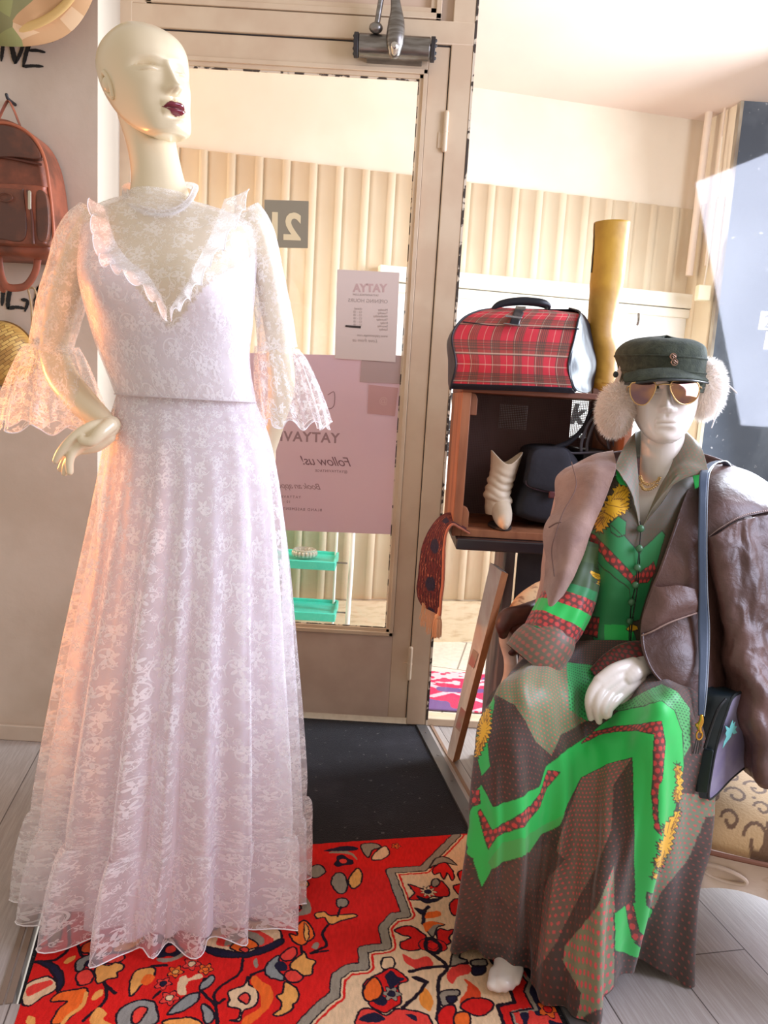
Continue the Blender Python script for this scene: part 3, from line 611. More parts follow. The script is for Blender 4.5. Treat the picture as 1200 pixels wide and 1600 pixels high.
# ================================================================ display table, crate and the things on it
t = thing('display_table', 'black topped table with square pedestal under the wooden crate', 'table', (.42, 2.25, 0))
tb0 = W(706, 851, 2.02); tb1 = W(884, 852, 2.02); zt = W(740, 845, 2.02)[2]
b = MB(); b.box((tb0[0]+.012, 2.02, zt-.028), (.83, 2.46, zt+.004)); b.build('table_top', MAT('black_varnish', (46, 41, 46), .28, coat=.3), t, bevel=.004)
b = MB(); x0 = W(803, 950, 2.1)[0]; b.box((x0, 2.1, .0), (x0+.16, 2.12, zt-.03)); b.box((x0+.14, 2.12, 0), (x0+.16, 2.36, zt-.03)); b.build('pedestal_front', black, t, bevel=.003)
b = MB(); xa = W(776, 950, 2.16)[0]; b.box((xa+.012, 2.14, .0), (x0-.001, 2.36, zt-.03)); b.build('pedestal_side', MAT('weathered_grey_wood', (146, 132, 128), .7, c2=(112, 98, 100), ns=6, stretch=(4, 4, .4), lohi=(.35, .7)), t, bevel=.003)
b = MB(); b.box((xa, 2.12, .0), (x0+.17, 2.38, .02)); b.build('foot_plate', black, t, bevel=.003)

t = thing('wooden_crate', 'open fronted wooden wine crate with wire mesh back on the black table', 'crate', (.42, 2.2, zt))
z0 = zt+.005; YC = 2.05; cx0 = W(716, 700, YC)[0]; cx1 = W(985, 700, YC)[0]; ztop = W(740, 612, YC)[2]-.002; YB = 2.37
b = MB(); b.box((cx0, YC, z0), (cx0+.026, YB, ztop)); b.build('side_panel', wood_orange, t, bevel=.002)
b = MB(); b.box((cx1-.02, YC, z0), (cx1, YB, ztop)); b.build('side_panel', wood_orange, t, bevel=.002)
b = MB(); b.box((cx0+.026, YC, z0), (cx1-.02, YB, z0+.022)); b.build('base_board', wood_orange, t, bevel=.002)
b = MB(); b.box((cx0+.0, YC, ztop), (cx1, YB, ztop+.016)); b.build('top_board', MAT('crate_wood_dark', (140, 84, 56), .6, c2=(96, 56, 40), ns=6, stretch=(.5, 3, 3)), t, bevel=.002)
for z in (z0+.022, ztop-.062):
    for (xa_, xb_) in ((cx0+.026, cx0+.045), (cx1-.04, cx1-.02)):
        b = MB(); b.prism([(xa_, YC+.012, z), (xb_, YC+.012, z), (xb_, YC+.012, z+.045), (xb_-.006, YC+.012, z+.058), (xa_, YC+.012, z+.062)], (0, .03, 0)); b.build('corner_block', wood_orange, t, bevel=.002)
mm, n, out = nt_new('wire_mesh'); co = COORD(n); sx = n.nodes.new('ShaderNodeSeparateXYZ'); n.links.new(co, sx.inputs[0])
def stripes(v): return MATH(n, 'GREATER_THAN', MATH(n, 'FRACT', MATH(n, 'MULTIPLY', v, 185)), .62)
mk = MATH(n, 'MAXIMUM', stripes(sx.outputs[0]), stripes(sx.outputs[2])); p = PR(n, lin((110, 80, 74)), .5)
tr = n.nodes.new('ShaderNodeBsdfTransparent'); tr.inputs[0].default_value = (1, 1, 1, 1); mx = n.nodes.new('ShaderNodeMixShader'); n.links.new(mk, mx.inputs[0]); n.links.new(tr.outputs[0], mx.inputs[1]); n.links.new(p.outputs[0], mx.inputs[2]); n.links.new(mx.outputs[0], out.inputs[0])
b = MB(); b.box((cx0+.02, YB-.004, z0+.01), (cx1-.01, YB-.0035, ztop)); b.build('mesh_back', mm, t)
bm_ = MAT('crate_back_board', (116, 80, 74), .7, c2=(92, 62, 60), ns=6, stretch=(3, 3, .5))
xm = W(826, 700, YB)[0]; xs0 = W(780, 650, YB)[0]; xs1 = W(824, 650, YB)[0]; zs0 = W(800, 670, YB)[2]; zs1 = W(800, 632, YB)[2]; xk = W(892, 650, YB)[0]; xk2 = W(919, 650, YB)[0]; zk = W(900, 684, YB)[2]
b = MB()
def bb(xa, xb, za, zb): b.box((xa, YB-.003, za), (xb, YB+.006, zb))
bb(cx0+.02, xs0, z0, ztop); bb(xs0, xs1, z0, zs0); bb(xs0, xs1, zs1, ztop); bb(xs1, xm, z0, ztop)
bb(xm, xk, z0, ztop); bb(xk, xk2, z0, zk); bb(xk2, cx1, z0, ztop)
b.build('back_board', bm_, t)
b = MB(); b.box((xs0-.006, YB+.008, zs0-.006), (xs1+.006, YB+.010, zs1+.006)); tag(b.build('paper_label', MAT('white_label', (214, 206, 206), .8)), 'plain white square label behind the mesh back of the crate', 'label')

# plaid travel bag
RB = MAT('plaid_cloth', (190, 40, 50), .85, vcol=True, bs=300, bst=.3, bd=.001)
pvc = MAT('black_vinyl', (30, 29, 34), .38, c2=(34, 34, 40), ns=5, bs=14, bst=.4, bd=.006, coat=.0, spec=.3)
t = thing('travel_bag', 'red tartan travel bag with black vinyl ends on top of the crate', 'bag', (.36, 2.12, ztop+.017))
DB0, DB1 = 2.03, 2.27
def bagrow(xl_, xr_, py, ff, fb, dy=0):  # front panel edge points at depth ff, back at fb
    return [W(xl_, py-3+dy, ff), W((xl_*2+xr_)/3, py-1, ff-.012), W((xl_+2*xr_)/3, py+1, ff-.012), W(xr_, py+4-dy, ff)]
front = np.array([bagrow(704, 899, 611, 2.04, 0), bagrow(706, 893, 600, 2.03, 0), bagrow(712, 888, 570, 2.02, 0), bagrow(706, 897, 530, 2.04, 0), bagrow(722, 903, 502, 2.07, 0), bagrow(748, 906, 488, 2.10, 0, 1), bagrow(776, 888, 483, 2.14, 0, 0)])
Vf = patch(front, 150, 260)
Vf[..., 1] += .004*fbm(np.stack([Vf[..., 0]*18, Vf[..., 2]*30, Vf[..., 0]*0], -1), 2)
u = np.linspace(0, 1, 260)[None, :]*np.ones((150, 1)); v = np.linspace(0, 1, 150)[:, None]*np.ones((1, 260))
red = np.array(lin((196, 46, 58))); dk = np.array(lin((60, 56, 50))); grn = np.array(lin((92, 84, 60))); yl = np.array(lin((226, 196, 170)))
colv = np.tile(red, (150, 260, 1))
def band(mk_, c, a): 
    global colv
    colv = np.where(mk_[..., None], colv*(1-a)+c*a, colv)
uu = (u*5.3+.32) % 1; vv = (v*4.6+.2) % 1
for q_ in (uu, vv):
    band(q_ < .42, grn, .42)
    for s_ in (.02, .1, .18, .26, .34, .41): band(np.abs(q_-s_) < .014, dk, .7)
    band(np.abs(q_-.06) < .012, yl, .6); band(np.abs(q_-.72) < .010, yl, .45)
grid('tartan_panel', Vf[20:], RB, t, col=colv[20:], thick=.004)
# black base band, ends, back
grid('base_band', Vf[:23]+np.array([0, -.001, 0]), pvc, t, thick=.005)
rr = [(899, 611, 2.04), (893, 600, 2.03), (888, 570, 2.02), (897, 530, 2.04), (903, 502, 2.07), (906, 488, 2.10), (890, 482, 2.14)]
rm_ = [(918, 614, 2.12), (916, 600, 2.12), (921, 572, 2.11), (915, 535, 2.13), (912, 510, 2.13), (909, 496, 2.14), (895, 484, 2.16)]
rb_ = [(929, 600, 2.26), (933, 585, 2.27), (934, 560, 2.27), (925, 525, 2.25), (916, 500, 2.22), (908, 490, 2.2), (897, 484, 2.19)]
V = patch(np.stack([Wl(rr), Wl(rm_), Wl(rb_)], 1), 60, 30); V[..., 0] += .005*fbm(V*22, 2); grid('end_panel', V, pvc, t, thick=.003, offset=1)
ll = [(704, 608, 2.04), (706, 597, 2.03), (712, 567, 2.02), (706, 527, 2.04), (722, 499, 2.07), (748, 486, 2.10), (776, 482, 2.14)]
lm_ = [(702, 606, 2.12), (700, 597, 2.12), (700, 565, 2.12), (699, 532, 2.12), (716, 506, 2.13), (746, 488, 2.14), (774, 483, 2.16)]
lb_ = [(704, 598, 2.26), (706, 590, 2.27), (708, 560, 2.27), (712, 530, 2.25), (728, 503, 2.22), (752, 487, 2.2), (778, 483, 2.19)]
V = patch(np.stack([Wl(lb_), Wl(lm_), Wl(ll)], 1), 60, 30); grid('end_panel', V, pvc, t, thick=.003)
V = patch(np.stack([Wl(lb_), Wl(rb_)], 1), 40, 20); grid('back_panel', V, pvc, t, thick=.003)
V = patch(np.array([[W(776, 483, 2.14), W(890, 483, 2.14)], [W(778, 482, 2.165), W(893, 483, 2.165)], [W(778, 483, 2.19), W(897, 484, 2.19)]]), 6, 20); grid('top_gusset', V, pvc, t, thick=.003)
b = MB(); b.tube(Wl(rr), .003, 8, res=50); b.tube(Wl(ll), .003, 8, res=50); b.tube([W(724, 503, 2.058), W(800, 512, 2.045), W(904, 514, 2.05)], .0018, 6, res=30); b.build('piping', pvc, t)
b = MB(); b.tube(Wl([(771, 492, 2.13), (771, 482, 2.12), (785, 474, 2.12), (815, 470, 2.12), (845, 472, 2.12), (858, 477, 2.13), (857, 486, 2.14)]), [.005, .006, .010, .011, .010, .006, .005], 12, sq=.7, res=34); b.build('handle', pvc, t)
b = MB(); b.tube(Wl([(773, 488, 2.17), (780, 478, 2.18), (815, 474, 2.19), (850, 478, 2.18), (856, 488, 2.17)]), .006, 10, res=24); b.build('handle', pvc, t)
V = patch(np.array([[W(806, 478, 2.14), W(822, 479, 2.14)], [W(804, 484, 2.095), W(820, 486, 2.095)], [W(799, 496, 2.045), W(814, 498, 2.045)], [W(796, 506, 2.025), W(811, 508, 2.025)]]), 20, 6); o = grid('closing_strap', V, pvc, t, thick=.004, offset=1)
b = MB(); p0, p1 = W(791, 494, 2.035), W(814, 497, 2.035); b.tube([p0, p1], .003, 8); p0, p1 = W(789, 506, 2.015), W(811, 509, 2.015); b.tube([p0, p1], .005, 8, sq=.5); b.build('buckle', MAT('nickel', (160, 160, 165), .25, .9), t)

# tall mustard boot
mus = MAT('mustard_leather', (196, 150, 48), .5, c2=(170, 124, 40), ns=7, bs=30, bst=.3, bd=.003)
t = thing('tall_boot', 'tall mustard yellow leather boot standing behind the tartan bag', 'boot', (.6, 2.24, ztop+.017))
rows = [(930, 982, 348, .036), (928, 978, 390, .038), (924, 972, 440, .036), (921, 961, 490, .032), (920, 957, 520, .030), (924, 964, 545, .034), (926, 962, 575, .034), (924, 962, 600, .040)]
def ringpx(xl_, xr_, py, d, ry, n=64, fn_=None, z=None, tw=0):
    xc = (xl_+xr_)/2; A = W(xl_, py+(xl_-xc)*.059, d); B = W(xr_, py+(xr_-xc)*.059, d); c = W(xc, py, d); rx = (B[0]-A[0])/2
    th = np.linspace(0, 2*math.pi, n, endpoint=False)  # 0 = front, increasing towards the viewer's right
    m_ = np.ones(n) if fn_ is None else fn_(th)
    return np.stack([c[0]+rx*m_*np.sin(th), d-ry*m_*np.cos(th), np.full(n, c[2] if z is None else z)], -1)
R0 = np.array([ringpx(a, b_, y, 2.24, r, 48) for a, b_, y, r in rows])
V = cr(R0, 90); V += normals(V, True)*(.0022*fbm(np.stack([V[..., 0]*25, V[..., 1]*25, V[..., 2]*40], -1), 3))[..., None]
V[0, :, 2] += .003*np.sin(np.linspace(0, 6.28, 48))
c_ = V[-1].mean(0); grid('shaft', V, mus, t, cu=True, thick=.003)
b = MB(); zc = ztop+.017; b.tube([(c_[0]-.005, 2.235, zc+.034), (c_[0]+.03, 2.27, zc+.032), (c_[0]+.08, 2.30, zc+.024), (c_[0]+.11, 2.32, zc+.016)], [.036, .034, .028, .014], 24, res=20); b.build('foot', mus, t)
b = MB(); b.box((c_[0]-.04, 2.21, zc), (c_[0]+.02, 2.26, zc+.02)); b.build('heel', MAT('heel_brown', (96, 58, 32), .5), t, bevel=.004)
b = MB(); b.tube([W(929.5, 350, 2.235), W(927, 395, 2.232), W(924, 425, 2.232)], .002, 6, res=20); b.build('zip', rubber, t)
b = MB(); b.tube([r[np.argmin(np.abs(np.linspace(0, 6.28, 48)-5.4))]+[-.0005, -.001, 0] for r in V[::3]], .0012, 6, res=60); b.build('seam', MAT('seam_brown', (120, 84, 34), .6), t)

# white cowboy boot in the crate
crm = MAT('cream_leather', (226, 208, 180), .45, c2=(212, 190, 160), ns=9, bs=22, bst=.25, bd=.003)
t = thing('cowboy_boot', 'cream slouch cowboy boot standing inside the wooden crate', 'boot', (.36, 2.13, z0+.022))
rows = [(770, 812, 716, .042), (768, 806, 735, .040), (764, 801, 750, .036), (760, 797, 765, .034), (757, 796, 775, .038), (760, 799, 782, .035), (759, 794, 792, .036), (760, 798, 803, .040)]
V = cr(np.array([ringpx(a, b_, y, 2.145, r, 72) for a, b_, y, r in rows]), 80)
th = np.linspace(0, 2*math.pi, 72, endpoint=False); zz = W(790, 716, 2.145)[2]
k = np.clip((V[..., 2]-(zz-.05))/.05, 0, 1)**1.5; dip = (np.abs(np.sin(th))**1.3*.035-.014)
V[..., 2] += k*dip[None]; V[..., 0] += k*np.sign(np.sin(th))[None]*.004
sl = np.exp(-((V[..., 2]-zz+.085)/.045)**2); V += normals(V, True)*(sl*(.0016*np.sin(V[..., 2]*300+2.2*np.sin(th*2+1)[None]+1.5*np.sin(th)[None])+.004*fbm(V*np.array([30, 30, 70]), 2, 5)))[..., None]
grid('shaft', V, crm, t, cu=True, thick=.003)
zb = z0+.0225; cx = W(781, 800, 2.145)[0]
b = MB(); b.tube([(cx, 2.150, zb+.075), (cx, 2.128, zb+.056), (cx+.001, 2.100, zb+.037), (cx+.002, 2.070, zb+.023), (cx+.002, 2.050, zb+.016)], [.028, .029, .028, .021, .012], 28, res=30, sq=1.05); b.build('foot', crm, t)
P = [(cx-.001+.034*math.sin(a)*(1 if math.cos(a) < 0 else .95), 2.115-.068*math.cos(a) if math.cos(a) > 0 else 2.115-.075*math.cos(a), zb) for a in np.linspace(0, 6.28, 40, endpoint=False)]
b = MB(); b.prism(P, (0, 0, .007)); b.build('sole', MAT('dark_sole', (52, 40, 34), .6), t, bevel=.002)

# black handbags in the crate
cloth_b = MAT('black_cloth', (30, 29, 34), .85, c2=(40, 38, 44), ns=8, bs=60, bst=.4)
t = thing('black_backpack', 'black backpack with zipped flap beside the cream boot in the crate', 'backpack', (.5, 2.2, z0+.022))
outline_loft('body', [(826, 712), (836, 700), (866, 698), (888, 702), (905, 730), (908, 780), (902, 812), (860, 818), (812, 808), (803, 795), (812, 770), (824, 745)], 2.15, 2.31, cloth_b, t, .05, inset=.8)
outline_loft('flap', [(832, 704), (860, 699), (886, 704), (893, 740), (884, 768), (866, 770), (840, 764), (822, 757), (824, 735)], 2.095, 2.13, cloth_b, t, .014, inset=.93)
b = MB(); b.tube([W(x, y, 2.088) for x, y in [(822, 752), (825, 759), (840, 765), (858, 769)]], .0022, 8, res=20); b.build('zip', MAT('dark_zip', (88, 72, 84), .4, .4), t)
b = MB(); p = W(862, 772, 2.082); b.box(tuple(p+[-.008, -.004, -.012]), tuple(p+[.012, .006, .008])); b.build('leather_tab', MAT('oxblood_leather', (92, 44, 44), .5), t, bevel=.003)
b = MB(); b.tube([W(x, y, 2.16) for x, y in [(866, 700), (890, 690), (912, 668), (922, 645), (928, 640)]], [.016, .014, .012, .01, .008], 12, sq=.5, res=24); b.build('shoulder_strap', cloth_b, t)
t = thing('black_handbag', 'black leather handbag with piped handles at the right end of the crate', 'handbag', (.6, 2.2, z0+.022))
outline_loft('body', [(905, 708), (925, 704), (950, 705), (966, 712), (968, 760), (964, 812), (935, 814), (915, 780)], 2.17, 2.32, pvc, t, .03, inset=.9)
b = MB()
b.tube([W(x, y, 2.12) for x, y in [(868, 706), (900, 708), (940, 706)]], .0035, 8, res=20)
for dx in (0, 9): b.tube([W(x+dx, y, 2.14) for x, y in [(908, 706), (909, 690), (918, 665), (930, 652), (944, 665), (952, 700)]], .0045, 10, sq=.6, res=30)
b.build('handle', MAT('grey_black_piping', (72, 68, 74), .35), t)
outline_loft('side_flap', [(930, 660), (950, 652), (972, 665), (978, 700), (965, 708), (938, 690)], 2.17, 2.19, MAT('tan_brown_leather', (112, 74, 58), .5), t, .01, inset=.9)

# woven runner hanging off the table end
rm2 = MAT('woven_wool', (90, 30, 35), .95, vcol=True, bs=200, bst=.8, bd=.004)
C_ = np.array([Wl([(733, 826, 2.12), (733, 836, 2.03)]), Wl([(712, 806, 2.13), (716, 826, 2.03)]), Wl([(694, 805, 2.14), (706, 822, 2.02)]), Wl([(676, 822, 2.15), (698, 838, 2.02)]), Wl([(662, 852, 2.15), (696, 870, 2.02)]), Wl([(656, 890, 2.15), (695, 905, 2.03)]), Wl([(653, 925, 2.15), (692, 935, 2.04)]), Wl([(660, 945, 2.15), (690, 962, 2.05)])])
V = patch(C_, 200, 90); V += normals(V)*(.003*fbm(V*30, 2))[..., None]
u = np.linspace(0, 1, 90)[None]*np.ones((200, 1)); v = np.linspace(0, 1, 200)[:, None]*np.ones((1, 90))
n_ = fbm(np.stack([u*9, v*40, u*0], -1), 2, 2); col = np.tile(np.array(lin((96, 38, 40))), (200, 90, 1))
col = np.where(((u*9+n_) % 1 < .35)[..., None], lin((58, 26, 36)), col); col = np.where((((u*9+n_) % 1 > .85) & (n_ > 0))[..., None], lin((176, 104, 78)), col)
bl = ((np.abs(u-.55)*1.0)**2*14+((((v*4.2+.25) % 1)-.5)*1.9)**2*4+n_*.25 < .55) & (v > .28); col = np.where(bl[..., None], lin((32, 32, 58)), col)
col = np.where((u > .93)[..., None], lin((190, 118, 92)), col); col = np.where(((u > .88) & (u < .93))[..., None], lin((52, 24, 34)), col)
t = thing('woven_runner', 'dark red woven runner with fringe hanging off the left end of the black table', 'runner', (.2, 2.1, .8))
grid('cloth', V, rm2, t, col=col, thick=.005)
fr_m = MAT('apricot_fringe', (224, 172, 128), .9)
b = MB()
for k in range(44):
    f = k/43; a = W(660+22*f, 944+14*f, 2.12); b.tube([a+[0, 0, .005], a+[rng.normal()*.003, -.002, -.02], a+[rng.normal()*.006, 0, -.035-.03*rng.random()-.02*f]], .0013, 5, round_=False, res=6)
b.build('fringe', fr_m, t)
b = MB(); c = W(684, 968, 2.06)
for k in range(70):
    a = rng.random()*6.28; r = .012*math.sqrt(rng.random()); b.tube([c+[.2*r*math.cos(a), .2*r*math.sin(a), .012], c+[r*math.cos(a), r*math.sin(a), -.006], c+[r*1.15*math.cos(a), r*1.15*math.sin(a), -.045-.01*rng.random()]], .0012, 5, round_=False, res=6)
b.ball(c+[0, 0, .008], [.010, .010, .009]); b.tube([c+[0, 0, .012], W(690, 935, 2.045)], .0035, 8); b.build('tassel', fr_m, t)

# leaning plank
pb = MAT('painted_plank', (248, 236, 222), .7, c2=(228, 204, 188), ns=7, nd=6, stretch=(2, 2, .6), lohi=(.4, .7), bs=20, bst=.4)
t = thing('leaning_plank', 'paint-smeared wooden plank leaning against the black table', 'plank', G(705, 1190))
A0, A1 = G(693, 1150), G(707, 1192); T0, T1 = W(766, 879, 2.10), W(784, 893, 2.06)
off = np.array([.006, .045, 0])
off = W(719, 1150, 2.3)-W(707, 1152, 2.3)+np.array([0, .018, 0]); A0[1] = 2.36; A0[0] += -.0
off2 = W(794, 897, 2.09)-T1
b = MB(); b.hexa(np.array([A0, A1, A1+off, A0+off, T0, T1, T1+off2, T0+off2])[[0, 1, 2, 3, 4, 5, 6, 7]]); pl_ = b.build('board', pb, t)
e0 = A1+np.array([0, -.0015, .0]); e1 = T1+np.array([0, -.0015, 0]); b = MB(); b.hexa(np.array([e0, e0+off, e0+off+[0, .01, 0], e0+[0, .01, 0], e1, e1+off2, e1+off2+[0, .01, 0], e1+[0, .01, 0]])); b.build('bare_edge', MAT('raw_pine_edge', (226, 164, 112), .7, c2=(196, 132, 88), ns=9, stretch=(1, 1, .3)), t)
for (f0, f1, g0, g1, c) in ((.52, .60, .1, .8, 0), (.18, .3, .25, 1, 0)):
    q = [A0+(T0-A0)*f0, A0+(T0-A0)*f1, A1+(T1-A1)*f1, A1+(T1-A1)*f0]
    b = MB()
    def mixq(a, b2, g): return a*(1-g)+b2*g
    P = [mixq(q[0], q[3], g0), mixq(q[1], q[2], g0+.1), mixq(q[1], q[2], g1), mixq(q[0], q[3], g1-.1)]; b.prism(np.array(P)+[0, -.001, 0], (0, .0008, 0))
    b.build('paint_smear', MAT('pink_smear', (206, 140, 130), .7, c2=(196, 172, 150), ns=18), t)

# ================================================================ carved armchair
cw = MAT('whitewashed_wood', (216, 196, 180), .6, c2=(196, 172, 152), ns=9, stretch=(1, 1, 2), bs=24, bst=.35, bd=.004)
dw = MAT('dark_carved_wood', (92, 50, 38), .4, c2=(60, 32, 26), ns=8, bs=30, bst=.2)
m, n, out = nt_new('damask_velvet'); a = n.nodes.new('ShaderNodeAttribute'); a.attribute_name = 'Col'
p = PR(n, a.outputs['Color'], .8, bump=BUMP(n, NOISE(n, COORD(n), 180, 3), .4, .003), sheen=.3); n.links.new(p.outputs[0], out.inputs[0]); dam = m
CT = Matrix.Translation((.775, 1.745, 0))@Matrix.Rotation(R_(-27), 4, 'Z')
def ct(p): v = CT@Vector([float(x) for x in p]); return np.array(v)
t = thing('armchair', 'carved whitewashed armchair with brown damask seat under the seated mannequin', 'armchair', (.775, 1.745, 0))
hw, hd, zs = .36, .27, .30
# seat cushion with damask
nu_, nv_ = 330, 260; U, Vg = np.meshgrid(np.linspace(-1, 1, nu_), np.linspace(-1, 1, nv_)); 
fr_ = (1-np.abs(Vg)**2)*0
edge = np.clip(1-np.maximum(np.abs(U), np.abs(Vg))**6, 0, 1)**.5
Z = zs+.075*edge+.03*(1-U**2)*(1-Vg**2)
Xl = U*hw*(1+.0*Vg); Yl = Vg*hd-.05*(1-U**2)*(Vg < 0)*np.abs(Vg)
V = np.stack([Xl, Yl, Z], -1); M3 = np.array(CT.to_3x3()); V = V@M3.T+np.array(CT.translation)
sx_, sy_ = np.abs(U)*hw, Vg*hd
def swirl(cx_, cy_, r, w):
    d = np.hypot(sx_-cx_, sy_-cy_); a_ = np.arctan2(sy_-cy_, sx_-cx_); return (np.abs(d-r*(.35+.65*((a_+math.pi)/(2*math.pi)))) < w) & (d < r*1.1)
mk_ = np.zeros_like(U, dtype=bool)
for gi in range(7):
    for gj in range(10): mk_ |= swirl(.022+.052*gi+.008*math.sin(gj*2.3), -.25+.054*gj+.008*math.cos(gi*3.1), .021+.005*math.sin(gi*5+gj*3), .0032)
d0 = np.hypot(sx_/.8, (sy_+.12)); a0 = np.arctan2(sy_+.12, sx_); mk_ |= (d0 < .035*(1+.35*np.cos(a0*8))) & (d0 > .010)
nn = fbm(np.stack([sx_*30, sy_*30, sx_*0], -1), 2); mk_ |= nn > .42
col = np.where(mk_[..., None], lin((104, 72, 44)), lin((188, 152, 106)))
grid('seat', V, dam, t, col=col, thick=.05)
b = MB()
rail = [(-hw, -hd-.0), (-.16, -hd-.045), (0, -hd-.06), (.16, -hd-.045), (hw, -hd)]
rp = cr(np.array(rail), 60)
for k in range(59):
    p0, p1 = rp[k], rp[k+1]; za = .215-.02*math.cos((k)/59*math.pi*4); zb2 = .215-.02*math.cos((k+1)/59*math.pi*4)
    b.hexa(np.array([ct((p0[0], p0[1]-.012, za)), ct((p1[0], p1[1]-.012, zb2)), ct((p1[0], p1[1]+.03, zb2)), ct((p0[0], p0[1]+.03, za)), ct((p0[0], p0[1]-.006, zs)), ct((p1[0], p1[1]-.006, zs)), ct((p1[0], p1[1]+.03, zs)), ct((p0[0], p0[1]+.03, zs))]))
for sgn in (-1, 1):
    b.hexa(np.array([ct((sgn*hw-.02, -hd, .22)), ct((sgn*hw+.02, -hd, .22)), ct((sgn*hw+.02, hd, .22)), ct((sgn*hw-.02, hd, .22)), ct((sgn*hw-.02, -hd, zs)), ct((sgn*hw+.02, -hd, zs)), ct((sgn*hw+.02, hd, zs)), ct((sgn*hw-.02, hd, zs))]))
b.hexa(np.array([ct((-hw, hd-.02, .22)), ct((hw, hd-.02, .22)), ct((hw, hd+.02, .22)), ct((-hw, hd+.02, .22)), ct((-hw, hd-.02, zs)), ct((hw, hd-.02, zs)), ct((hw, hd+.02, zs)), ct((-hw, hd+.02, zs))]))
rl = b.build('seat_rail', cw, t, sharp=50)
b = MB()
for c_, s_ in ((.0, 1), (.12, -1), (-.12, 1), (.24, 1), (-.24, -1)):
    P = [ct((c_+s_*(.02+.045*(1-a/7))*math.cos(a)*1.1, -hd-.068+.04*(c_/.3)**2, .258+.02*(1-a/9)*math.sin(a))) for a in np.linspace(0, 6.5, 26)]
    b.tube(P, np.linspace(.006, .003, 26), 8, res=40)
b.build('carving', cw, rl)
b = MB(); 
for k in range(0, 59): pass
P = [ct((p[0], p[1]-.014, zs+.004)) for p in rp]; b.tube(P, .0065, 8, sq=.7, res=70); b.build('gimp_braid', MAT('brown_braid', (110, 66, 44), .8), t)
for sx2, sy2 in ((-1, -1), (1, -1), (-1, 1), (1, 1)):
    b = MB(); b.tube([ct((sx2*hw, sy2*hd, .27)), ct((sx2*(hw+.015), sy2*(hd+.015), .2)), ct((sx2*(hw-.0), sy2*(hd), .08)), ct((sx2*(hw+.02), sy2*(hd+.02), .02)), ct((sx2*(hw+.022), sy2*(hd+.024), .012))], [.032, .034, .02, .018, .013], 14, res=24); b.build('leg', cw, t)
# arms
b = MB(); P = Wl([(795, 978, 1.70), (792, 1000, 1.69), (798, 1030, 1.70), (797, 1060, 1.70), (786, 1095, 1.69), (786, 1130, 1.69), (800, 1190, 1.68)]); b.tube(P, [.022, .019, .017, .018, .02, .022, .024], 16, sq=.8, res=30); b.build('arm_support', cw, t)
b = MB(); P = Wl([(786, 990, 1.66), (787, 976, 1.65), (795, 966, 1.66), (812, 962, 1.68), (835, 950, 1.74), (865, 930, 1.85), (890, 920, 1.97)]); b.tube(P, [.012, .02, .024, .024, .022, .02, .018], 18, res=40, sq=1.1)
b.tube(Wl([(805, 975, 1.67), (812, 988, 1.68), (810, 1008, 1.69), (800, 1016, 1.69)]), [.022, .02, .018, .014], 14, res=20); b.build('arm_rest', dw, t)
b = MB(); b.tube(Wl([(808, 956, 1.70), (822, 943, 1.75), (845, 926, 1.83), (862, 915, 1.9)]), [.022, .028, .028, .02], 18, res=24); b.build('arm_pad', MAT('tapestry_tan', (196, 150, 104), .9, c2=(140, 92, 56), ns=26, lohi=(.5, .62), bs=90, bst=.5), t)
b = MB(); b.tube([ct((hw, -hd+.1, .3)), ct((hw+.02, -hd+.08, .42)), ct((hw+.0, -hd+.05, .58))], .02, 14); b.build('arm_support', cw, t)
b = MB(); b.tube([ct((hw, -hd+.02, .58)), ct((hw+.0, -hd+.08, .61)), ct((hw, hd, .64))], .022, 14); b.build('arm_rest', dw, t)
b = MB(); Pb = [(-.28, .3), (-.30, .52), (-.22, .74), (0, .79), (.22, .74), (.30, .52), (.28, .3)]
V = np.array([[ct((x, hd+.02+.12*(z-.3)+dy, z)) for x, z in cr(np.array(Pb), 40)] for dy in (0, .05)]); b.grid(V, caps=False); b.prism([ct((x, hd+.02+.12*(z-.3), z)) for x, z in cr(np.array(Pb), 40)], CT.to_3x3()@Vector((0, .05, 0))); b.build('backrest', MAT('backrest_damask', (170, 134, 92), .85, c2=(120, 88, 56), ns=14, lohi=(.48, .54)), t)
# ================================================================ red patterned rug
RQ = [(-0.737, 1.682), (.285, 1.905), (.475, .93), (-0.533, .80)]
nu_, nv_ = 820, 640
V, X, Y = vgrid_rug('rug', RQ, nu_, nv_, None, carpet, z=.001)
V[..., 2] += .0015*fbm(np.stack([X*60, Y*60, X*0], -1), 1)
jx = .0022*fbm(np.stack([X*110, Y*110, X*0], -1), 2, 1); jy = .0022*fbm(np.stack([X*110, Y*110, X*0+5], -1), 2, 4)
XJ, YJ = X+jx, Y+jy
RED = lin((214, 34, 30)); BLK = lin((34, 24, 34)); NVY = lin((36, 32, 52)); CRM = lin((226, 188, 148)); GRY = lin((150, 136, 118)); ORG = lin((236, 104, 40)); SAL = lin((226, 66, 56)); YLO = lin((228, 158, 84)); GRB = lin((140, 140, 136))
col = np.tile(np.array(RED), (nv_, nu_, 1))
def cA(x, y): return G(30+x/4, 1380+y/4)[:2]
def cB(x, y): return G(300+x/4, 1380+y/4)[:2]
def cC(x, y): return G(560+x/3.75, 1300+y/3.75)[:2]
def pp(x, y): return G(x, y)[:2]
def setc(mk_, c):
    col[mk_] = c
def sub(P, pad=.012):
    P = np.array(P); return (X > P[:, 0].min()-pad) & (X < P[:, 0].max()+pad) & (Y > P[:, 1].min()-pad) & (Y < P[:, 1].max()+pad)
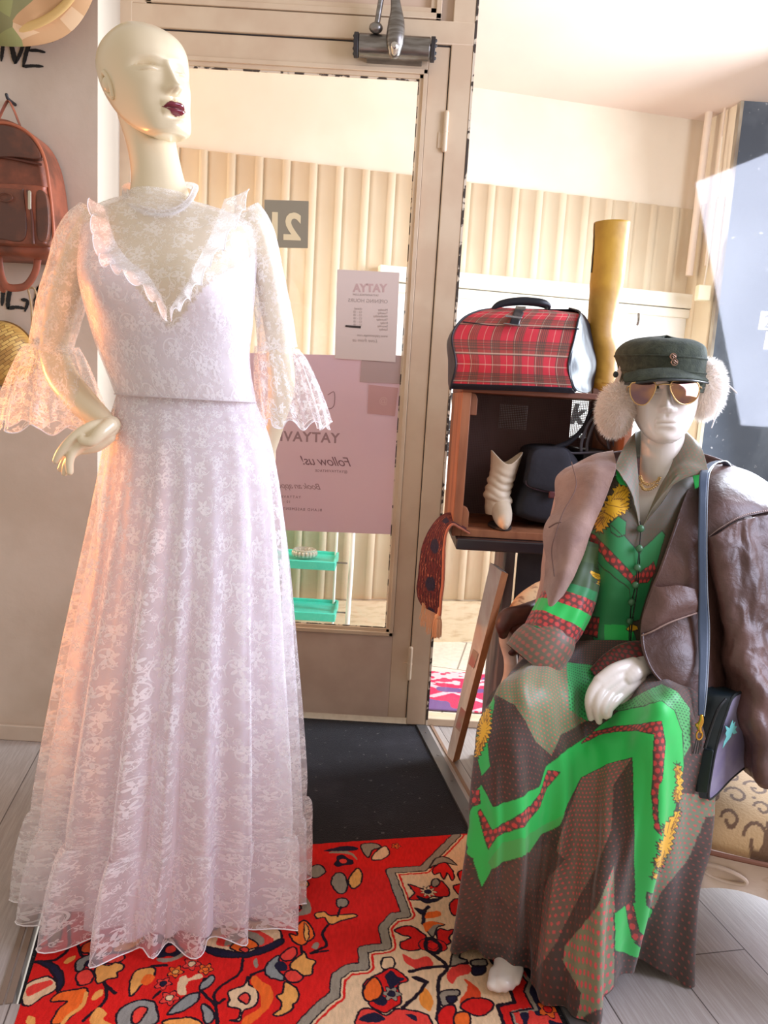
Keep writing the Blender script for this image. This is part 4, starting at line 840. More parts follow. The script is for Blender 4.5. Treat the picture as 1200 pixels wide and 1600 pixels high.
def poly(cv, pts, fill, line=BLK, w=.0028, sm=True):
    P = [cv(*p) for p in pts]
    if sm: P = [tuple(p) for p in cr(np.array(P), len(P)*4, closed=True)]
    k = sub(P); x, y = XJ[k], YJ[k]; c = col[k]
    if line is not None: c[segdist(P, x, y, True) < w] = line
    if fill is not None:
        ins = inpoly(P, x, y)
        if line is not None: ins &= ~(segdist(P, x, y, True) < w*.5)
        c[ins] = fill
    col[k] = c
def line(cv, pts, w=.003, c_=BLK):
    P = [tuple(p) for p in cr(np.array([cv(*p) for p in pts]), len(pts)*5)]; k = sub(P); x, y = XJ[k], YJ[k]; c = col[k]; c[segdist(P, x, y) < w] = c_; col[k] = c
def bloom(cx, cy, r, fill, core, petals=6, ph=0, ring=None):
    """rosette: one flower of the field"""
    k = (np.abs(X-cx) < r*1.5) & (np.abs(Y-cy) < r*1.5); x, y = XJ[k]-cx, YJ[k]-cy; c = col[k]; d = np.hypot(x, y); a = np.arctan2(y, x)
    R1 = r*(.78+.22*np.cos(petals*a+ph)); c[d < R1+.0028] = BLK; c[d < R1] = fill
    if ring is not None: c[(d < R1*.72)] = ring
    c[d < r*.36+.002] = BLK; c[d < r*.36] = core; col[k] = c
# ivory corner field with stepped border
zz_ = [(575, 18), (380, 215), (185, 228), (280, 485), (205, 495), (145, 560), (165, 670), (25, 690), (35, 790), (-60, 800)]
zz2 = [(-130, 850), (-140, 960), (-200, 1000), (-330, 1130), (-380, 1300), (-480, 1500)]
edgeP = [cC(*p) for p in zz_+zz2]
reg = edgeP+[cC(700, 2400), cC(2500, 2400), cC(2500, 100), cC(700, 20)]
k = inpoly(reg, XJ, YJ); setc(k, CRM)
dd = segdist(edgeP, XJ, YJ); out_ = dd
setc(dd < .0125, BLK); setc(dd < .0095, GRY)
inner = k & (dd > .0125) & (dd < .0195); setc(inner, CRM); setc(k & (dd > .0165) & (dd < .0215), RED)
# red field: stems
for pts in ([(320, 460), (300, 560), (220, 620), (140, 690), (150, 770), (160, 900)], [(450, 545), (380, 570), (360, 600)], [(850, 265), (815, 320), (840, 390), (740, 440)], [(680, 400), (690, 440)], [(150, 770), (60, 680)], [(200, 730), (150, 760)]): line(cB, pts, .0034)
for pts in ([(400, 860), (540, 730), (530, 600)], [(310, 270), (310, 400), (230, 480), (100, 495)], [(540, 640), (600, 690)], [(880, 680), (840, 720)], [(830, 520), (920, 515)], [(370, 390), (390, 450), (440, 460)], [(1130, 680), (1160, 600)]): line(cA, pts, .0036)
# big ivory palmette
poly(cB, [(80, 400), (60, 370), (120, 330), (130, 290), (200, 270), (230, 230), (300, 245), (350, 225), (400, 245), (460, 230), (490, 270), (540, 290), (560, 340), (540, 390), (440, 430), (320, 450), (200, 430)], CRM)
poly(cB, [(70, 400), (160, 410), (320, 440), (440, 400), (560, 350), (560, 385), (450, 435), (330, 465), (170, 460), (90, 430)], NVY)
poly(cB, [(150, 380), (200, 310), (340, 275), (460, 320), (510, 360), (430, 400), (340, 380), (240, 400)], SAL, None)
poly(cB, [(200, 390), (240, 320), (340, 300), (430, 330), (450, 370), (420, 390), (330, 340), (260, 380)], GRY, None)
poly(cB, [(240, 405), (270, 370), (310, 345), (350, 345), (400, 375), (410, 400), (360, 415), (330, 440), (280, 425)], ORG)
poly(cB, [(300, 415), (330, 400), (355, 415), (330, 435)], SAL, w=.002)
# curled white/orange flower
poly(cB, [(225, 690), (260, 665), (330, 640), (345, 590), (355, 640), (400, 665), (410, 720), (390, 770), (320, 800), (300, 860), (240, 862), (290, 850), (300, 790), (230, 770), (235, 730)], CRM)
poly(cB, [(290, 720), (330, 690), (360, 715), (340, 755)], SAL)
poly(cB, [(370, 600), (400, 580), (440, 620), (490, 650), (510, 700), (490, 770), (440, 820), (400, 860), (310, 900), (330, 840), (400, 800), (430, 760), (420, 690), (380, 650)], ORG, None)
# grey arc with orange and spotted buds
poly(cB, [(540, 455), (490, 490), (460, 530), (470, 580), (560, 610), (570, 580), (520, 530), (540, 490)], GRB)
poly(cB, [(520, 500), (560, 490), (595, 510), (590, 545), (545, 550), (515, 530)], NVY, None)
poly(cB, [(555, 460), (590, 420), (640, 405), (655, 440), (620, 480), (575, 485)], SAL); poly(cB, [(580, 580), (600, 550), (660, 555), (695, 590), (660, 620), (600, 615)], SAL)
poly(cB, [(620, 500), (680, 450), (700, 430), (720, 470), (770, 490), (750, 530), (750, 570), (700, 580), (660, 550), (620, 540)], YLO, BLK)
poly(cB, [(580, 620), (640, 650), (665, 700), (650, 745), (630, 760), (625, 790), (570, 825), (510, 825), (550, 790), (560, 750), (530, 710), (570, 690)], YLO, BLK)
# leaf and bird-like shapes
poly(cB, [(610, 320), (660, 330), (650, 280), (700, 235), (740, 270), (765, 330), (720, 370), (690, 390), (640, 370)], ORG); poly(cB, [(705, 250), (725, 290), (730, 345), (710, 360), (700, 300)], YLO, BLK, .002)
poly(cB, [(770, 195), (820, 180), (870, 205), (1000, 195), (1025, 210), (930, 235), (880, 260), (850, 250), (830, 215), (780, 220)], YLO)
poly(cB, [(870, 0), (900, -60), (950, -50), (970, 20), (950, 60), (910, 60)], GRY); poly(cB, [(905, 110), (940, 95), (975, 115), (965, 145), (915, 150)], GRY); poly(cB, [(980, -20), (1030, -90), (1060, -60), (1050, 10), (1000, 35)], YLO)
poly(cB, [(530, 150), (560, 110), (680, 95), (690, 150), (640, 180), (560, 195)], ORG); poly(cB, [(610, 150), (660, 130), (680, 160), (620, 170)], SAL); poly(cB, [(680, 110), (720, 95), (745, 180), (680, 205), (560, 230), (580, 200), (660, 185), (690, 160)], GRY, None)
poly(cB, [(560, 10), (640, 0), (720, 25), (640, 50), (620, 70), (560, 60)], YLO); poly(cB, [(190, 165), (240, 120), (330, 130), (320, 165), (250, 170)], NVY)
poly(cB, [(745, 400), (775, 370), (795, 385), (780, 415)], GRY, None); poly(cB, [(385, 490), (405, 475), (415, 520), (395, 530)], GRY, None)
poly(cB, [(0, 260), (60, 215), (110, 260), (160, 280), (100, 300), (0, 320)], GRY)
line(cB, [(750, 440), (850, 425)], .003); line(cB, [(930, 150), (910, 210)], .003)
# right part of crop A
poly(cA, [(885, 320), (910, 350), (980, 320), (930, 350), (960, 375), (850, 370)], GRY); bloom(*cA(945, 415), .030, NVY, SAL, 3, 1)
poly(cA, [(860, 470), (950, 470), (1060, 415), (1050, 440), (960, 490), (880, 495)], GRY, None)
for (x, y, r, f, c_) in ((975, 555, .016, ORG, YLO), (1080, 505, .018, SAL, CRM), (1165, 540, .015, ORG, ORG), (940, 720, .018, SAL, CRM), (900, 630, .016, SAL, NVY)): bloom(*cA(x, y), r, f, c_, 5)
poly(cA, [(1000, 600), (1040, 580), (1060, 600), (1120, 570), (1150, 590), (1080, 610), (1040, 640), (1040, 700), (990, 690)], CRM, None)
poly(cA, [(1130, 670), (1140, 630), (1200, 580), (1220, 600), (1180, 650)], GRB); poly(cA, [(930, 820), (990, 750), (1060, 700), (1120, 690), (1110, 740), (1040, 790), (980, 810)], GRB)
poly(cA, [(1145, 760), (1200, 790), (1215, 850), (1170, 880), (1150, 830)], GRB)
poly(cA, [(690, 700), (700, 600), (740, 545), (820, 530), (850, 545), (830, 600), (760, 640), (720, 690)], YLO); poly(cA, [(760, 620), (800, 570), (850, 590), (800, 640)], ORG, None)
poly(cA, [(610, 820), (680, 760), (760, 735), (840, 745), (860, 800), (850, 880), (640, 900)], GRB); poly(cA, [(700, 860), (720, 800), (770, 775), (800, 790), (770, 840), (730, 880)], SAL, BLK)
poly(cA, [(355, 545), (360, 490), (440, 450), (520, 440), (560, 450), (480, 480), (420, 490), (400, 540)], GRB); poly(cA, [(415, 495), (450, 480), (500, 480), (490, 520), (430, 530)], NVY, None)
poly(cA, [(355, 600), (370, 560), (430, 540), (460, 570), (450, 620), (380, 640)], SAL); poly(cA, [(515, 475), (550, 450), (640, 445), (655, 475), (600, 500), (530, 500)], SAL)
poly(cA, [(470, 550), (500, 510), (560, 520), (600, 500), (650, 510), (640, 545), (610, 560), (610, 590), (560, 600), (490, 630), (480, 590)], YLO)
poly(cA, [(390, 430), (400, 390), (500, 340), (600, 335), (620, 370), (590, 430), (480, 440)], lin((206, 84, 44))); poly(cA, [(590, 430), (620, 370), (720, 320), (780, 325), (760, 370), (680, 420)], YLO)
poly(cA, [(20, 750), (40, 640), (150, 590), (190, 590), (230, 620), (220, 670), (150, 710), (70, 765)], CRM); poly(cA, [(40, 700), (60, 650), (180, 610), (210, 630), (120, 680), (60, 710)], SAL, None)
poly(cA, [(100, 490), (200, 500), (260, 550), (280, 620), (240, 680), (230, 600), (180, 530)], NVY)
poly(cA, [(200, 740), (250, 690), (400, 660), (430, 680), (400, 740), (330, 830), (250, 880), (200, 880), (240, 800), (300, 740)], ORG); line(cA, [(420, 690), (390, 770), (300, 840), (260, 890)], .004, YLO)
poly(cA, [(455, 720), (480, 680), (520, 665), (520, 700), (470, 735)], YLO, None); poly(cA, [(280, 500), (300, 470), (350, 455), (340, 480), (300, 505)], YLO, None)
poly(cA, [(440, 880), (470, 800), (500, 780), (550, 810), (530, 850), (590, 900)], YLO, None); poly(cA, [(40, 870), (60, 830), (100, 850), (90, 900)], YLO, None)
poly(cA, [(190, 390), (200, 310), (260, 270), (260, 330), (210, 400)], GRY); poly(cA, [(170, 280), (190, 240), (260, 235), (240, 280), (190, 300)], SAL); poly(cA, [(130, 400), (150, 340), (180, 310), (180, 380)], SAL); poly(cA, [(240, 230), (260, 180), (310, 160), (315, 220), (260, 245)], GRY); poly(cA, [(180, 240), (200, 190), (215, 165), (230, 200), (210, 250)], SAL)
poly(cA, [(900, 880), (960, 850), (1100, 850), (1130, 900)], YLO, BLK)
# upper field near the mat
poly(cC, [(20, 75), (100, 70), (130, 90), (80, 110), (60, 150), (30, 120)], GRY); poly(cC, [(80, 165), (100, 120), (160, 85), (180, 130), (140, 160)], CRM); bloom(*cC(220, 85), .012, ORG, ORG, 5)
bloom(*pp(536, 1346), .026, NVY, SAL, 3, .5); poly(pp, [(514, 1333), (530, 1328), (552, 1334), (558, 1345), (548, 1336), (528, 1334)], GRY, None)
poly(pp, [(485, 1356), (500, 1352), (508, 1362), (494, 1372), (480, 1366)], GRY); poly(pp, [(440, 1385), (470, 1375), (482, 1384), (450, 1395)], YLO); poly(pp, [(505, 1330), (540, 1322), (560, 1326), (546, 1330)], NVY, None)
# ivory field flowers
poly(cC, [(295, 310), (360, 330), (400, 330), (480, 290), (530, 340), (520, 380), (440, 380), (380, 400), (300, 395), (330, 360)], RED); bloom(*cC(408, 352), .020, CRM, NVY, 9); poly(cC, [(345, 380), (420, 400), (490, 385), (440, 410), (390, 415)], NVY)
poly(cC, [(430, 290), (455, 275), (475, 295), (455, 320), (432, 315)], GRY); line(cC, [(380, 540), (385, 470), (410, 440)], .0045, NVY); poly(cC, [(335, 450), (380, 460), (400, 445), (380, 485)], NVY)
poly(cC, [(390, 490), (410, 470), (470, 465), (485, 490), (440, 505), (395, 510)], ORG, None); poly(cC, [(400, 560), (430, 530), (500, 545), (460, 560), (440, 615), (415, 600)], GRY); poly(cC, [(380, 540), (440, 525), (500, 545), (440, 545), (400, 590)], ORG, None)
poly(cC, [(215, 575), (300, 555), (380, 600), (400, 640), (350, 690), (260, 690), (250, 650), (310, 620), (250, 600)], RED); poly(cC, [(460, 600), (480, 570), (520, 580), (560, 575), (530, 620), (540, 650), (480, 665)], RED); bloom(*cC(435, 665), .030, RED, RED, 2, 0); line(cC, [(400, 630), (440, 630), (480, 670), (460, 710), (400, 690), (395, 645)], .005, BLK)
poly(cC, [(440, 220), (480, 180), (520, 190), (560, 250), (550, 285), (520, 240), (500, 280), (480, 240), (445, 250)], RED); poly(cC, [(420, 210), (450, 160), (510, 150), (575, 195), (500, 180), (440, 200)], GRY); poly(cC, [(585, 240), (630, 230), (640, 300), (600, 290)], RED); poly(cC, [(560, 320), (650, 305), (660, 370), (600, 375)], RED); poly(cC, [(535, 430), (570, 395), (640, 400), (640, 450), (560, 490)], RED)
poly(cC, [(260, 715), (330, 750), (400, 730), (440, 780), (360, 810), (280, 770)], SAL, None); line(cC, [(400, 690), (520, 790), (470, 870), (470, 1000), (460, 1100)], .004); line(cC, [(300, 820), (420, 795), (520, 790), (640, 770)], .004); poly(cC, [(135, 770), (150, 740), (200, 740), (210, 780), (180, 815), (140, 800)], CRM)
poly(cC, [(540, 780), (560, 690), (600, 700), (590, 740), (640, 760), (560, 785)], GRY); poly(cC, [(665, 755), (740, 750), (745, 785), (670, 785)], GRY); poly(cC, [(665, 800), (740, 790), (730, 830), (680, 840)], NVY)
poly(cC, [(520, 830), (560, 790), (650, 780), (650, 830), (580, 850), (550, 890), (520, 860)], SAL, None); poly(cC, [(620, 860), (680, 900), (720, 950), (700, 1000), (590, 1005), (640, 920)], lin((226, 74, 40)), None)
poly(cC, [(130, 830), (200, 800), (290, 870), (230, 900), (250, 1000), (190, 1040), (150, 1060), (70, 1020), (60, 980), (30, 960), (40, 880)], RED); poly(cC, [(155, 850), (190, 815), (230, 850), (270, 860), (220, 900), (190, 920)], NVY, None); poly(cC, [(85, 980), (130, 960), (170, 990), (150, 1020), (100, 1010)], NVY, None); bloom(*cC(193, 950), .019, GRY, NVY, 6); poly(cC, [(30, 930), (70, 870), (110, 860), (140, 930), (110, 980), (50, 990)], ORG)
poly(cC, [(360, 1000), (365, 930), (400, 920), (440, 990), (420, 1050), (380, 1030)], lin((232, 140, 56)), None); poly(cC, [(310, 850), (340, 845), (400, 870), (370, 885)], BLK, None); line(cC, [(400, 880), (350, 950), (260, 1030)], .004)
poly(cC, [(480, 940), (580, 930), (580, 960), (520, 970), (530, 1010), (490, 1020)], GRY); poly(cC, [(520, 970), (575, 965), (560, 1000), (530, 1000)], NVY)
poly(cC, [(600, 1030), (640, 985), (740, 980), (790, 1010), (770, 1050), (700, 1080)], RED); poly(cC, [(480, 1040), (560, 1020), (560, 1130), (470, 1130)], RED); poly(cC, [(570, 1070), (640, 1060), (650, 1130), (570, 1130)], ORG)
poly(cC, [(0, 1060), (80, 1040), (160, 1080), (230, 1040), (360, 1060), (420, 1100), (400, 1200), (20, 1200)], SAL); poly(cC, [(0, 1100), (90, 1060), (160, 1100), (80, 1120)], NVY, None); poly(cC, [(280, 1070), (330, 1075), (340, 1110), (300, 1090)], NVY, None)
# outer border on the right
ob = [cC(830, 1010), cC(920, 1000), cC(890, 900), cC(960, 880), cC(1000, 1010), cC(1035, 1050), cC(890, 1060), cC(925, 1140), cC(860, 1140)]
ed = [cC(700, 640), cC(780, 760), cC(860, 830), cC(915, 1000), cC(815, 1020), cC(850, 1120), cC(830, 1400)]
k = inpoly(ed+[cC(1900, 1500), cC(1900, 500)], XJ, YJ); setc(k, RED); setc(segdist(ed, XJ, YJ) < .004, BLK)
ed2 = [cC(900, 760), cC(1005, 880), cC(985, 940), cC(1040, 1040), cC(905, 1060), cC(940, 1160), cC(930, 1500)]
k = inpoly(ed2+[cC(1900, 1500), cC(1900, 700)], XJ, YJ); setc(k, NVY); setc(segdist(ed2, XJ, YJ) < .0045, GRY); setc(segdist([(p[0]-.006, p[1]) for p in ed2], XJ, YJ) < .002, BLK)
k2 = k & (fbm(np.stack([X*30, Y*30, X*0], -1), 2, 9) > .02); setc(k2, SAL); bloom(*cC(1110, 1040), .022, ORG, RED, 5)
for gi in range(9):
    for gj in range(3):
        bx, by = -.50+.115*gi+.03*math.sin(gi*3+gj), .86+.10*gj+.02*math.cos(gi*2+gj)
        if by < 1.13-.06*(gi > 4): bloom(bx, by, .022+.006*math.sin(gi+gj), (ORG, CRM, GRB, SAL)[(gi+gj) % 4], (NVY, SAL, CRM)[gj % 3], 5+gi % 3)
wv = fbm(np.stack([X*300, Y*90, X*0], -1), 1, 3); col *= (1+.22*wv[..., None])
o = grid('patterned_rug', V, carpet, col=np.clip(col, 0, 1), thick=.0)
tag(o, 'red floral patterned rug with black outlined motifs under the white dress', 'rug')
# ================================================================ heads
def head_grid(nz=230, nt=260, style='stand'):
    """head in units of its own height: chin at z=0, crown at z=1, face towards -y"""
    s = np.linspace(0, 1, nz); z = np.sin((s)*math.pi/2)**1.0; z = .5-.5*np.cos(math.pi*s); 
    zk = [0, .03, .1, .2, .3, .42, .55, .68, .8, .9, .96, 1]
    if style == 'stand':
        wk = [.13, .175, .215, .25, .28, .305, .325, .330, .300, .225, .145, .0]
        fk = [-.40, -.425, -.435, -.425, -.415, -.40, -.385, -.365, -.305, -.20, -.10, .06]
        bk = [-.20, -.13, .0, .14, .26, .38, .46, .49, .45, .35, .25, .06]
    else:
        wk = [.08, .13, .195, .25, .285, .305, .315, .315, .28, .21, .135, .0]
        fk = [-.38, -.40, -.41, -.405, -.40, -.39, -.385, -.37, -.32, -.22, -.12, .05]
        bk = [-.18, -.12, .0, .12, .24, .34, .41, .43, .40, .31, .22, .05]
    ck = [-.29, -.26, -.16, -.05, .0, .03, .05, .05, .05, .05, .05, .06]
    def I(k): 
        A = cr(np.stack([zk, k], 1), 400); return np.interp(z, A[:, 0], A[:, 1])
    w, f, bb_, c = I(wk), I(fk), I(bk), I(ck); w = np.maximum(w, 1e-4)
    th = np.linspace(-math.pi, math.pi, nt, endpoint=False)[None]
    sn, cs = np.sin(th), np.cos(th)
    e = 2/2.35
    X_ = w[:, None]*np.sign(sn)*np.abs(sn)**np.where(cs > 0, e, 1.0)
    yf = (c-f)[:, None]*np.abs(cs)**np.where(cs > 0, e, 1.0); yb = (bb_-c)[:, None]*np.abs(cs)
    Y_ = np.where(cs > 0, c[:, None]-yf, c[:, None]+yb); Z_ = z[:, None]*np.ones_like(th)
    front = np.clip(cs*1.6, 0, 1)
    def g(x0, z0, sx, sz, a): return a*np.exp(-((np.abs(X_)-x0)/sx)**2-((Z_-z0)/sz)**2)
    def gz(z0, sz): return np.exp(-((Z_-z0)/sz)**2)
    d = np.zeros_like(X_)
    # nose
    t = np.clip((.52-Z_)/(.52-.30), 0, 1); nz_ = np.where((Z_ <= .53) & (Z_ > .285), .018+.098*t**1.15, 0); nz_ = np.where(Z_ <= .285, .116*np.clip((Z_-.262)/.023, 0, 1)**.7, nz_)
    nw = .026+.022*t**2; d += nz_*np.exp(-(X_/nw)**2)
    d += g(.042, .300, .022, .022, .045); d += g(0, .306, .03, .02, .012)
    d += g(.024, .277, .010, .006, -.022)
    # eyes
    d += g(.145, .484, .088, .046, -.085); d += g(.145, .466, .066, .032, .080)
    lid = .468-.010+.020*(1-((np.abs(X_)-.13)/.06)**2)
    d += -.014*np.exp(-((Z_-(.440+.9*(np.abs(X_)-.145)**2))/.0055)**2)*np.exp(-((np.abs(X_)-.145)/.080)**4)
    d += -.020*np.exp(-((Z_-(.506-2.4*(np.abs(X_)-.145)**2))/.007)**2)*np.exp(-((np.abs(X_)-.145)/.092)**4)
    d += g(.12, .55, .08, .022, .012)
    d += g(.17, .36, .07, .06, .016); d += g(.13, .22, .05, .07, -.008)
    # mouth
    mw_ = np.clip(1-(X_/.098)**2, 0, 1); big = 1.0 if style == 'stand' else .45
    up = .186+.016*mw_-.005*np.exp(-(X_/.018)**2)
    d += big*.046*np.sqrt(mw_)*np.exp(-((Z_-.196)/.024)**2); d += big*.052*np.sqrt(mw_)*np.exp(-((Z_-.143)/.025)**2)
    d += -(.036 if style == 'stand' else .018)*np.exp(-((Z_-.171)/.0055)**2)*np.clip(1-(X_/.105)**2, 0, 1)
    d += big*g(.0, .106, .06, .020, -.022); d += g(0, .045, .07, .04, .020); d += g(0, .235, .011, .022, -.010)
    Y_ = Y_-d*front
    lip = (front > .5) & (Z_ < .228-.012*np.exp(-(X_/.016)**2)*1-.055*(np.abs(X_)/.098)**1.6) & (Z_ > .112+.060*(np.abs(X_)/.098)**2.2) & (np.abs(X_) < .099)
    V = np.stack([X_, Y_, Z_], -1); c0 = V[0].mean(0)+np.array([0, .03, 0]); u0 = [c0+(V[0]-c0)*k+np.array([0, 0, dz]) for k, dz in ((.02, -.006), (.4, -.007), (.75, -.007), (.93, -.005))]
    V = np.concatenate([np.array(u0), V]); lip = np.concatenate([np.zeros((4, nt), bool), lip])
    if style == 'stand': V[..., 2] = np.where(V[..., 2] > .58, .58+(V[..., 2]-.58)*.83, V[..., 2])
    return V, lip
def ear(b, M, H, sgn, style):
    """one ear as a rim with a hollow"""
    P = np.array([(0, -.005, .34), (.012, -.02, .40), (.020, .0, .47), (.028, .045, .52), (.026, .085, .49), (.018, .08, .43), (.008, .05, .37), (.0, .01, .33)])*H
    P[:, 0] = P[:, 0]*sgn+sgn*.297*H
    P = P@np.array(M.to_3x3()).T+np.array(M.translation)
    b.tube(P, .0048 if style == 'stand' else .005, 12, res=40)
    b.ball(np.array(M@Vector((sgn*.292*H, .028*H, .43*H))), .016, 14, 10)
def head_matrix(pos, yaw, pitch, roll, H):
    """pos = point under the chin centre of rotation"""
    return Matrix.Translation(Vector(pos))@Matrix.Rotation(R_(yaw), 4, 'Z')@Matrix.Rotation(R_(pitch), 4, 'X')@Matrix.Rotation(R_(roll), 4, 'Y')
def xf(V, M): return V@np.array(M.to_3x3()).T+np.array(M.translation)

# ================================================================ standing mannequin
D0 = 1.56
HS = .250
b = MB()
b.tube(Wl([(205, 120, 1.64), (222, 175, 1.625), (234, 215, 1.605), (242, 252, 1.585), (247, 285, 1.575), (250, 312, 1.57), (252, 340, 1.58)]), [.045, .050, .049, .049, .053, .062, .080], 32, res=40)
rows = [(225, 280, 300, .045), (195, 312, 318, .055), (160, 368, 335, .07), (143, 388, 355, .08), (139, 390, 400, .088), (142, 388, 440, .10), (152, 384, 500, .10), (170, 380, 560, .085), (202, 382, 622, .064), (198, 388, 690, .07), (200, 385, 760, .07), (210, 380, 850, .07)]
V = cr(np.array([ringpx(a, c, y, D0, r, 64) for a, c, y, r in rows]), 60); 
th = np.linspace(0, 2*math.pi, 64, endpoint=False)
for sg in (-.75, .62):  # bust
    zc_ = W(260, 452, D0)[2]; V[..., 1] -= .038*np.exp(-((th-((sg) % (2*math.pi)))/.42)**2-((V[..., 2]-zc_)/.05)**2)*(1) 
b.grid(V, cu=True, caps=True)
b.tube(Wl([(150, 352, 1.58), (122, 400, 1.59), (98, 470, 1.60), (82, 548, 1.62)]), [.034, .033, .030, .028], 20)
b.tube(Wl([(82, 548, 1.62), (98, 590, 1.60), (130, 630, 1.56), (158, 655, 1.52), (172, 668, 1.50)]), [.029, .033, .031, .024, .020], 20)
b.tube(Wl([(396, 352, 1.58), (416, 420, 1.60), (430, 500, 1.62), (436, 550, 1.64)]), [.030, .028, .027, .026], 20)
b.tube(Wl([(436, 550, 1.64), (440, 600, 1.66), (432, 650, 1.69), (420, 700, 1.71)]), [.029, .030, .024, .018], 20)
b.tube(Wl([(420, 700, 1.71), (415, 720, 1.715), (408, 745, 1.72)]), [.018, .024, .016], 20, sq=.5)
for k in range(4): b.tube(Wl([(402+5*k, 740, 1.72), (399+5*k, 762, 1.722), (396+5*k, 780, 1.718)]), [.0085, .0078, .006], 10)
b.tube(Wl([(412, 715, 1.70), (402, 735, 1.695), (398, 748, 1.69)]), [.010, .009, .007], 10)
b.tube(Wl([(240, 830, 1.57), (242, 1050, 1.57), (250, 1150, 1.57), (255, 1280, 1.585), (262, 1370, 1.59)]), [.055, .050, .048, .042, .030], 24)
b.tube(Wl([(330, 830, 1.57), (335, 1050, 1.57), (335, 1150, 1.57), (333, 1280, 1.585), (332, 1370, 1.585)]), [.055, .050, .048, .042, .030], 24)
for x in (262, 332):
    f_ = G(x, 1392); b.tube([(f_[0], f_[1]+.03, .05), (f_[0]+.01, f_[1]-.02, .035), (f_[0]+.02, f_[1]-.07, .022), (f_[0]+.025, f_[1]-.11, .014)], [.032, .034, .032, .016], 20, sq=.8)
# hand on the hip
bm1 = b; b = MB()
hd_ = [([(174, 664, 1.50), (165, 670, 1.485), (150, 676, 1.475), (135, 688, 1.47), (122, 694, 1.468)], [.019, .022, .0215, .018, .014]),
 ([(168, 682, 1.49), (150, 694, 1.485), (132, 701, 1.48), (120, 705, 1.478)], [.016, .016, .012, .008]),
 ([(168, 664, 1.485), (145, 667, 1.465), (124, 677, 1.455), (106, 693, 1.45), (94, 708, 1.45), (87, 720, 1.452)], [.014, .0125, .0105, .0098, .0088, .0065]),
 ([(130, 690, 1.462), (116, 703, 1.456), (109, 720, 1.453), (109, 737, 1.456)], [.011, .0095, .0085, .0075]),
 ([(132, 694, 1.47), (117, 706, 1.466), (105, 724, 1.463), (101, 739, 1.465)], [.010, .0088, .0078, .0068]),
 ([(134, 698, 1.478), (118, 708, 1.475), (102, 719, 1.473), (94, 733, 1.474)], [.009, .0078, .0068, .0058])]
for P, r in hd_: b.tube(Wl(P), r, 16, res=18)
b.tube(Wl([(172, 664, 1.475), (158, 676, 1.456), (146, 688, 1.448), (135, 690, 1.446), (128, 687, 1.447), (129, 683, 1.449)]), [.015, .0135, .0115, .0098, .0085, .006], 16, res=24)
me_h = baked(b, .002, 5); me_ = baked(bm1, .004, 5)
def place_head(style, H, cx, cy, d, yaw, pitch, roll, H2=None):
    """fit the head so that the middle of the face column sits at (cx, cy)"""
    V, lip = head_grid(style=style); V = V*np.array([H, H, H])
    M = head_matrix((0, 0, 0), yaw, pitch, roll, H); ctr = xf(np.array([0, 0, .5*H]), M); p = W(cx, cy, d)
    M = Matrix.Translation(Vector(p-ctr))@M; return xf(V, M), lip, M
VH, lip, MH = place_head('stand', HS, 228, 128, 1.60, 42, -4, -6)
b = MB().me(me_).me(me_h); b.grid(VH, cu=True); ear(b, MH, HS, -1, 'stand'); ear(b, MH, HS, 1, 'stand')
t = thing('mannequin', 'tall bald ivory mannequin with dark plum lips and one hand on the hip', 'mannequin', (-.45, 1.56, 0))
b.build('body', ivory, t, sharp=70)
N = normals(VH, True); c_ = VH.mean((0, 1)); N *= np.sign(((VH-c_)*N).sum(-1, keepdims=True)); 
grid('lips', VH+N*.0007, MAT('plum_lipstick', (112, 26, 44), .22, coat=.4), t, cu=True, mask=lip)

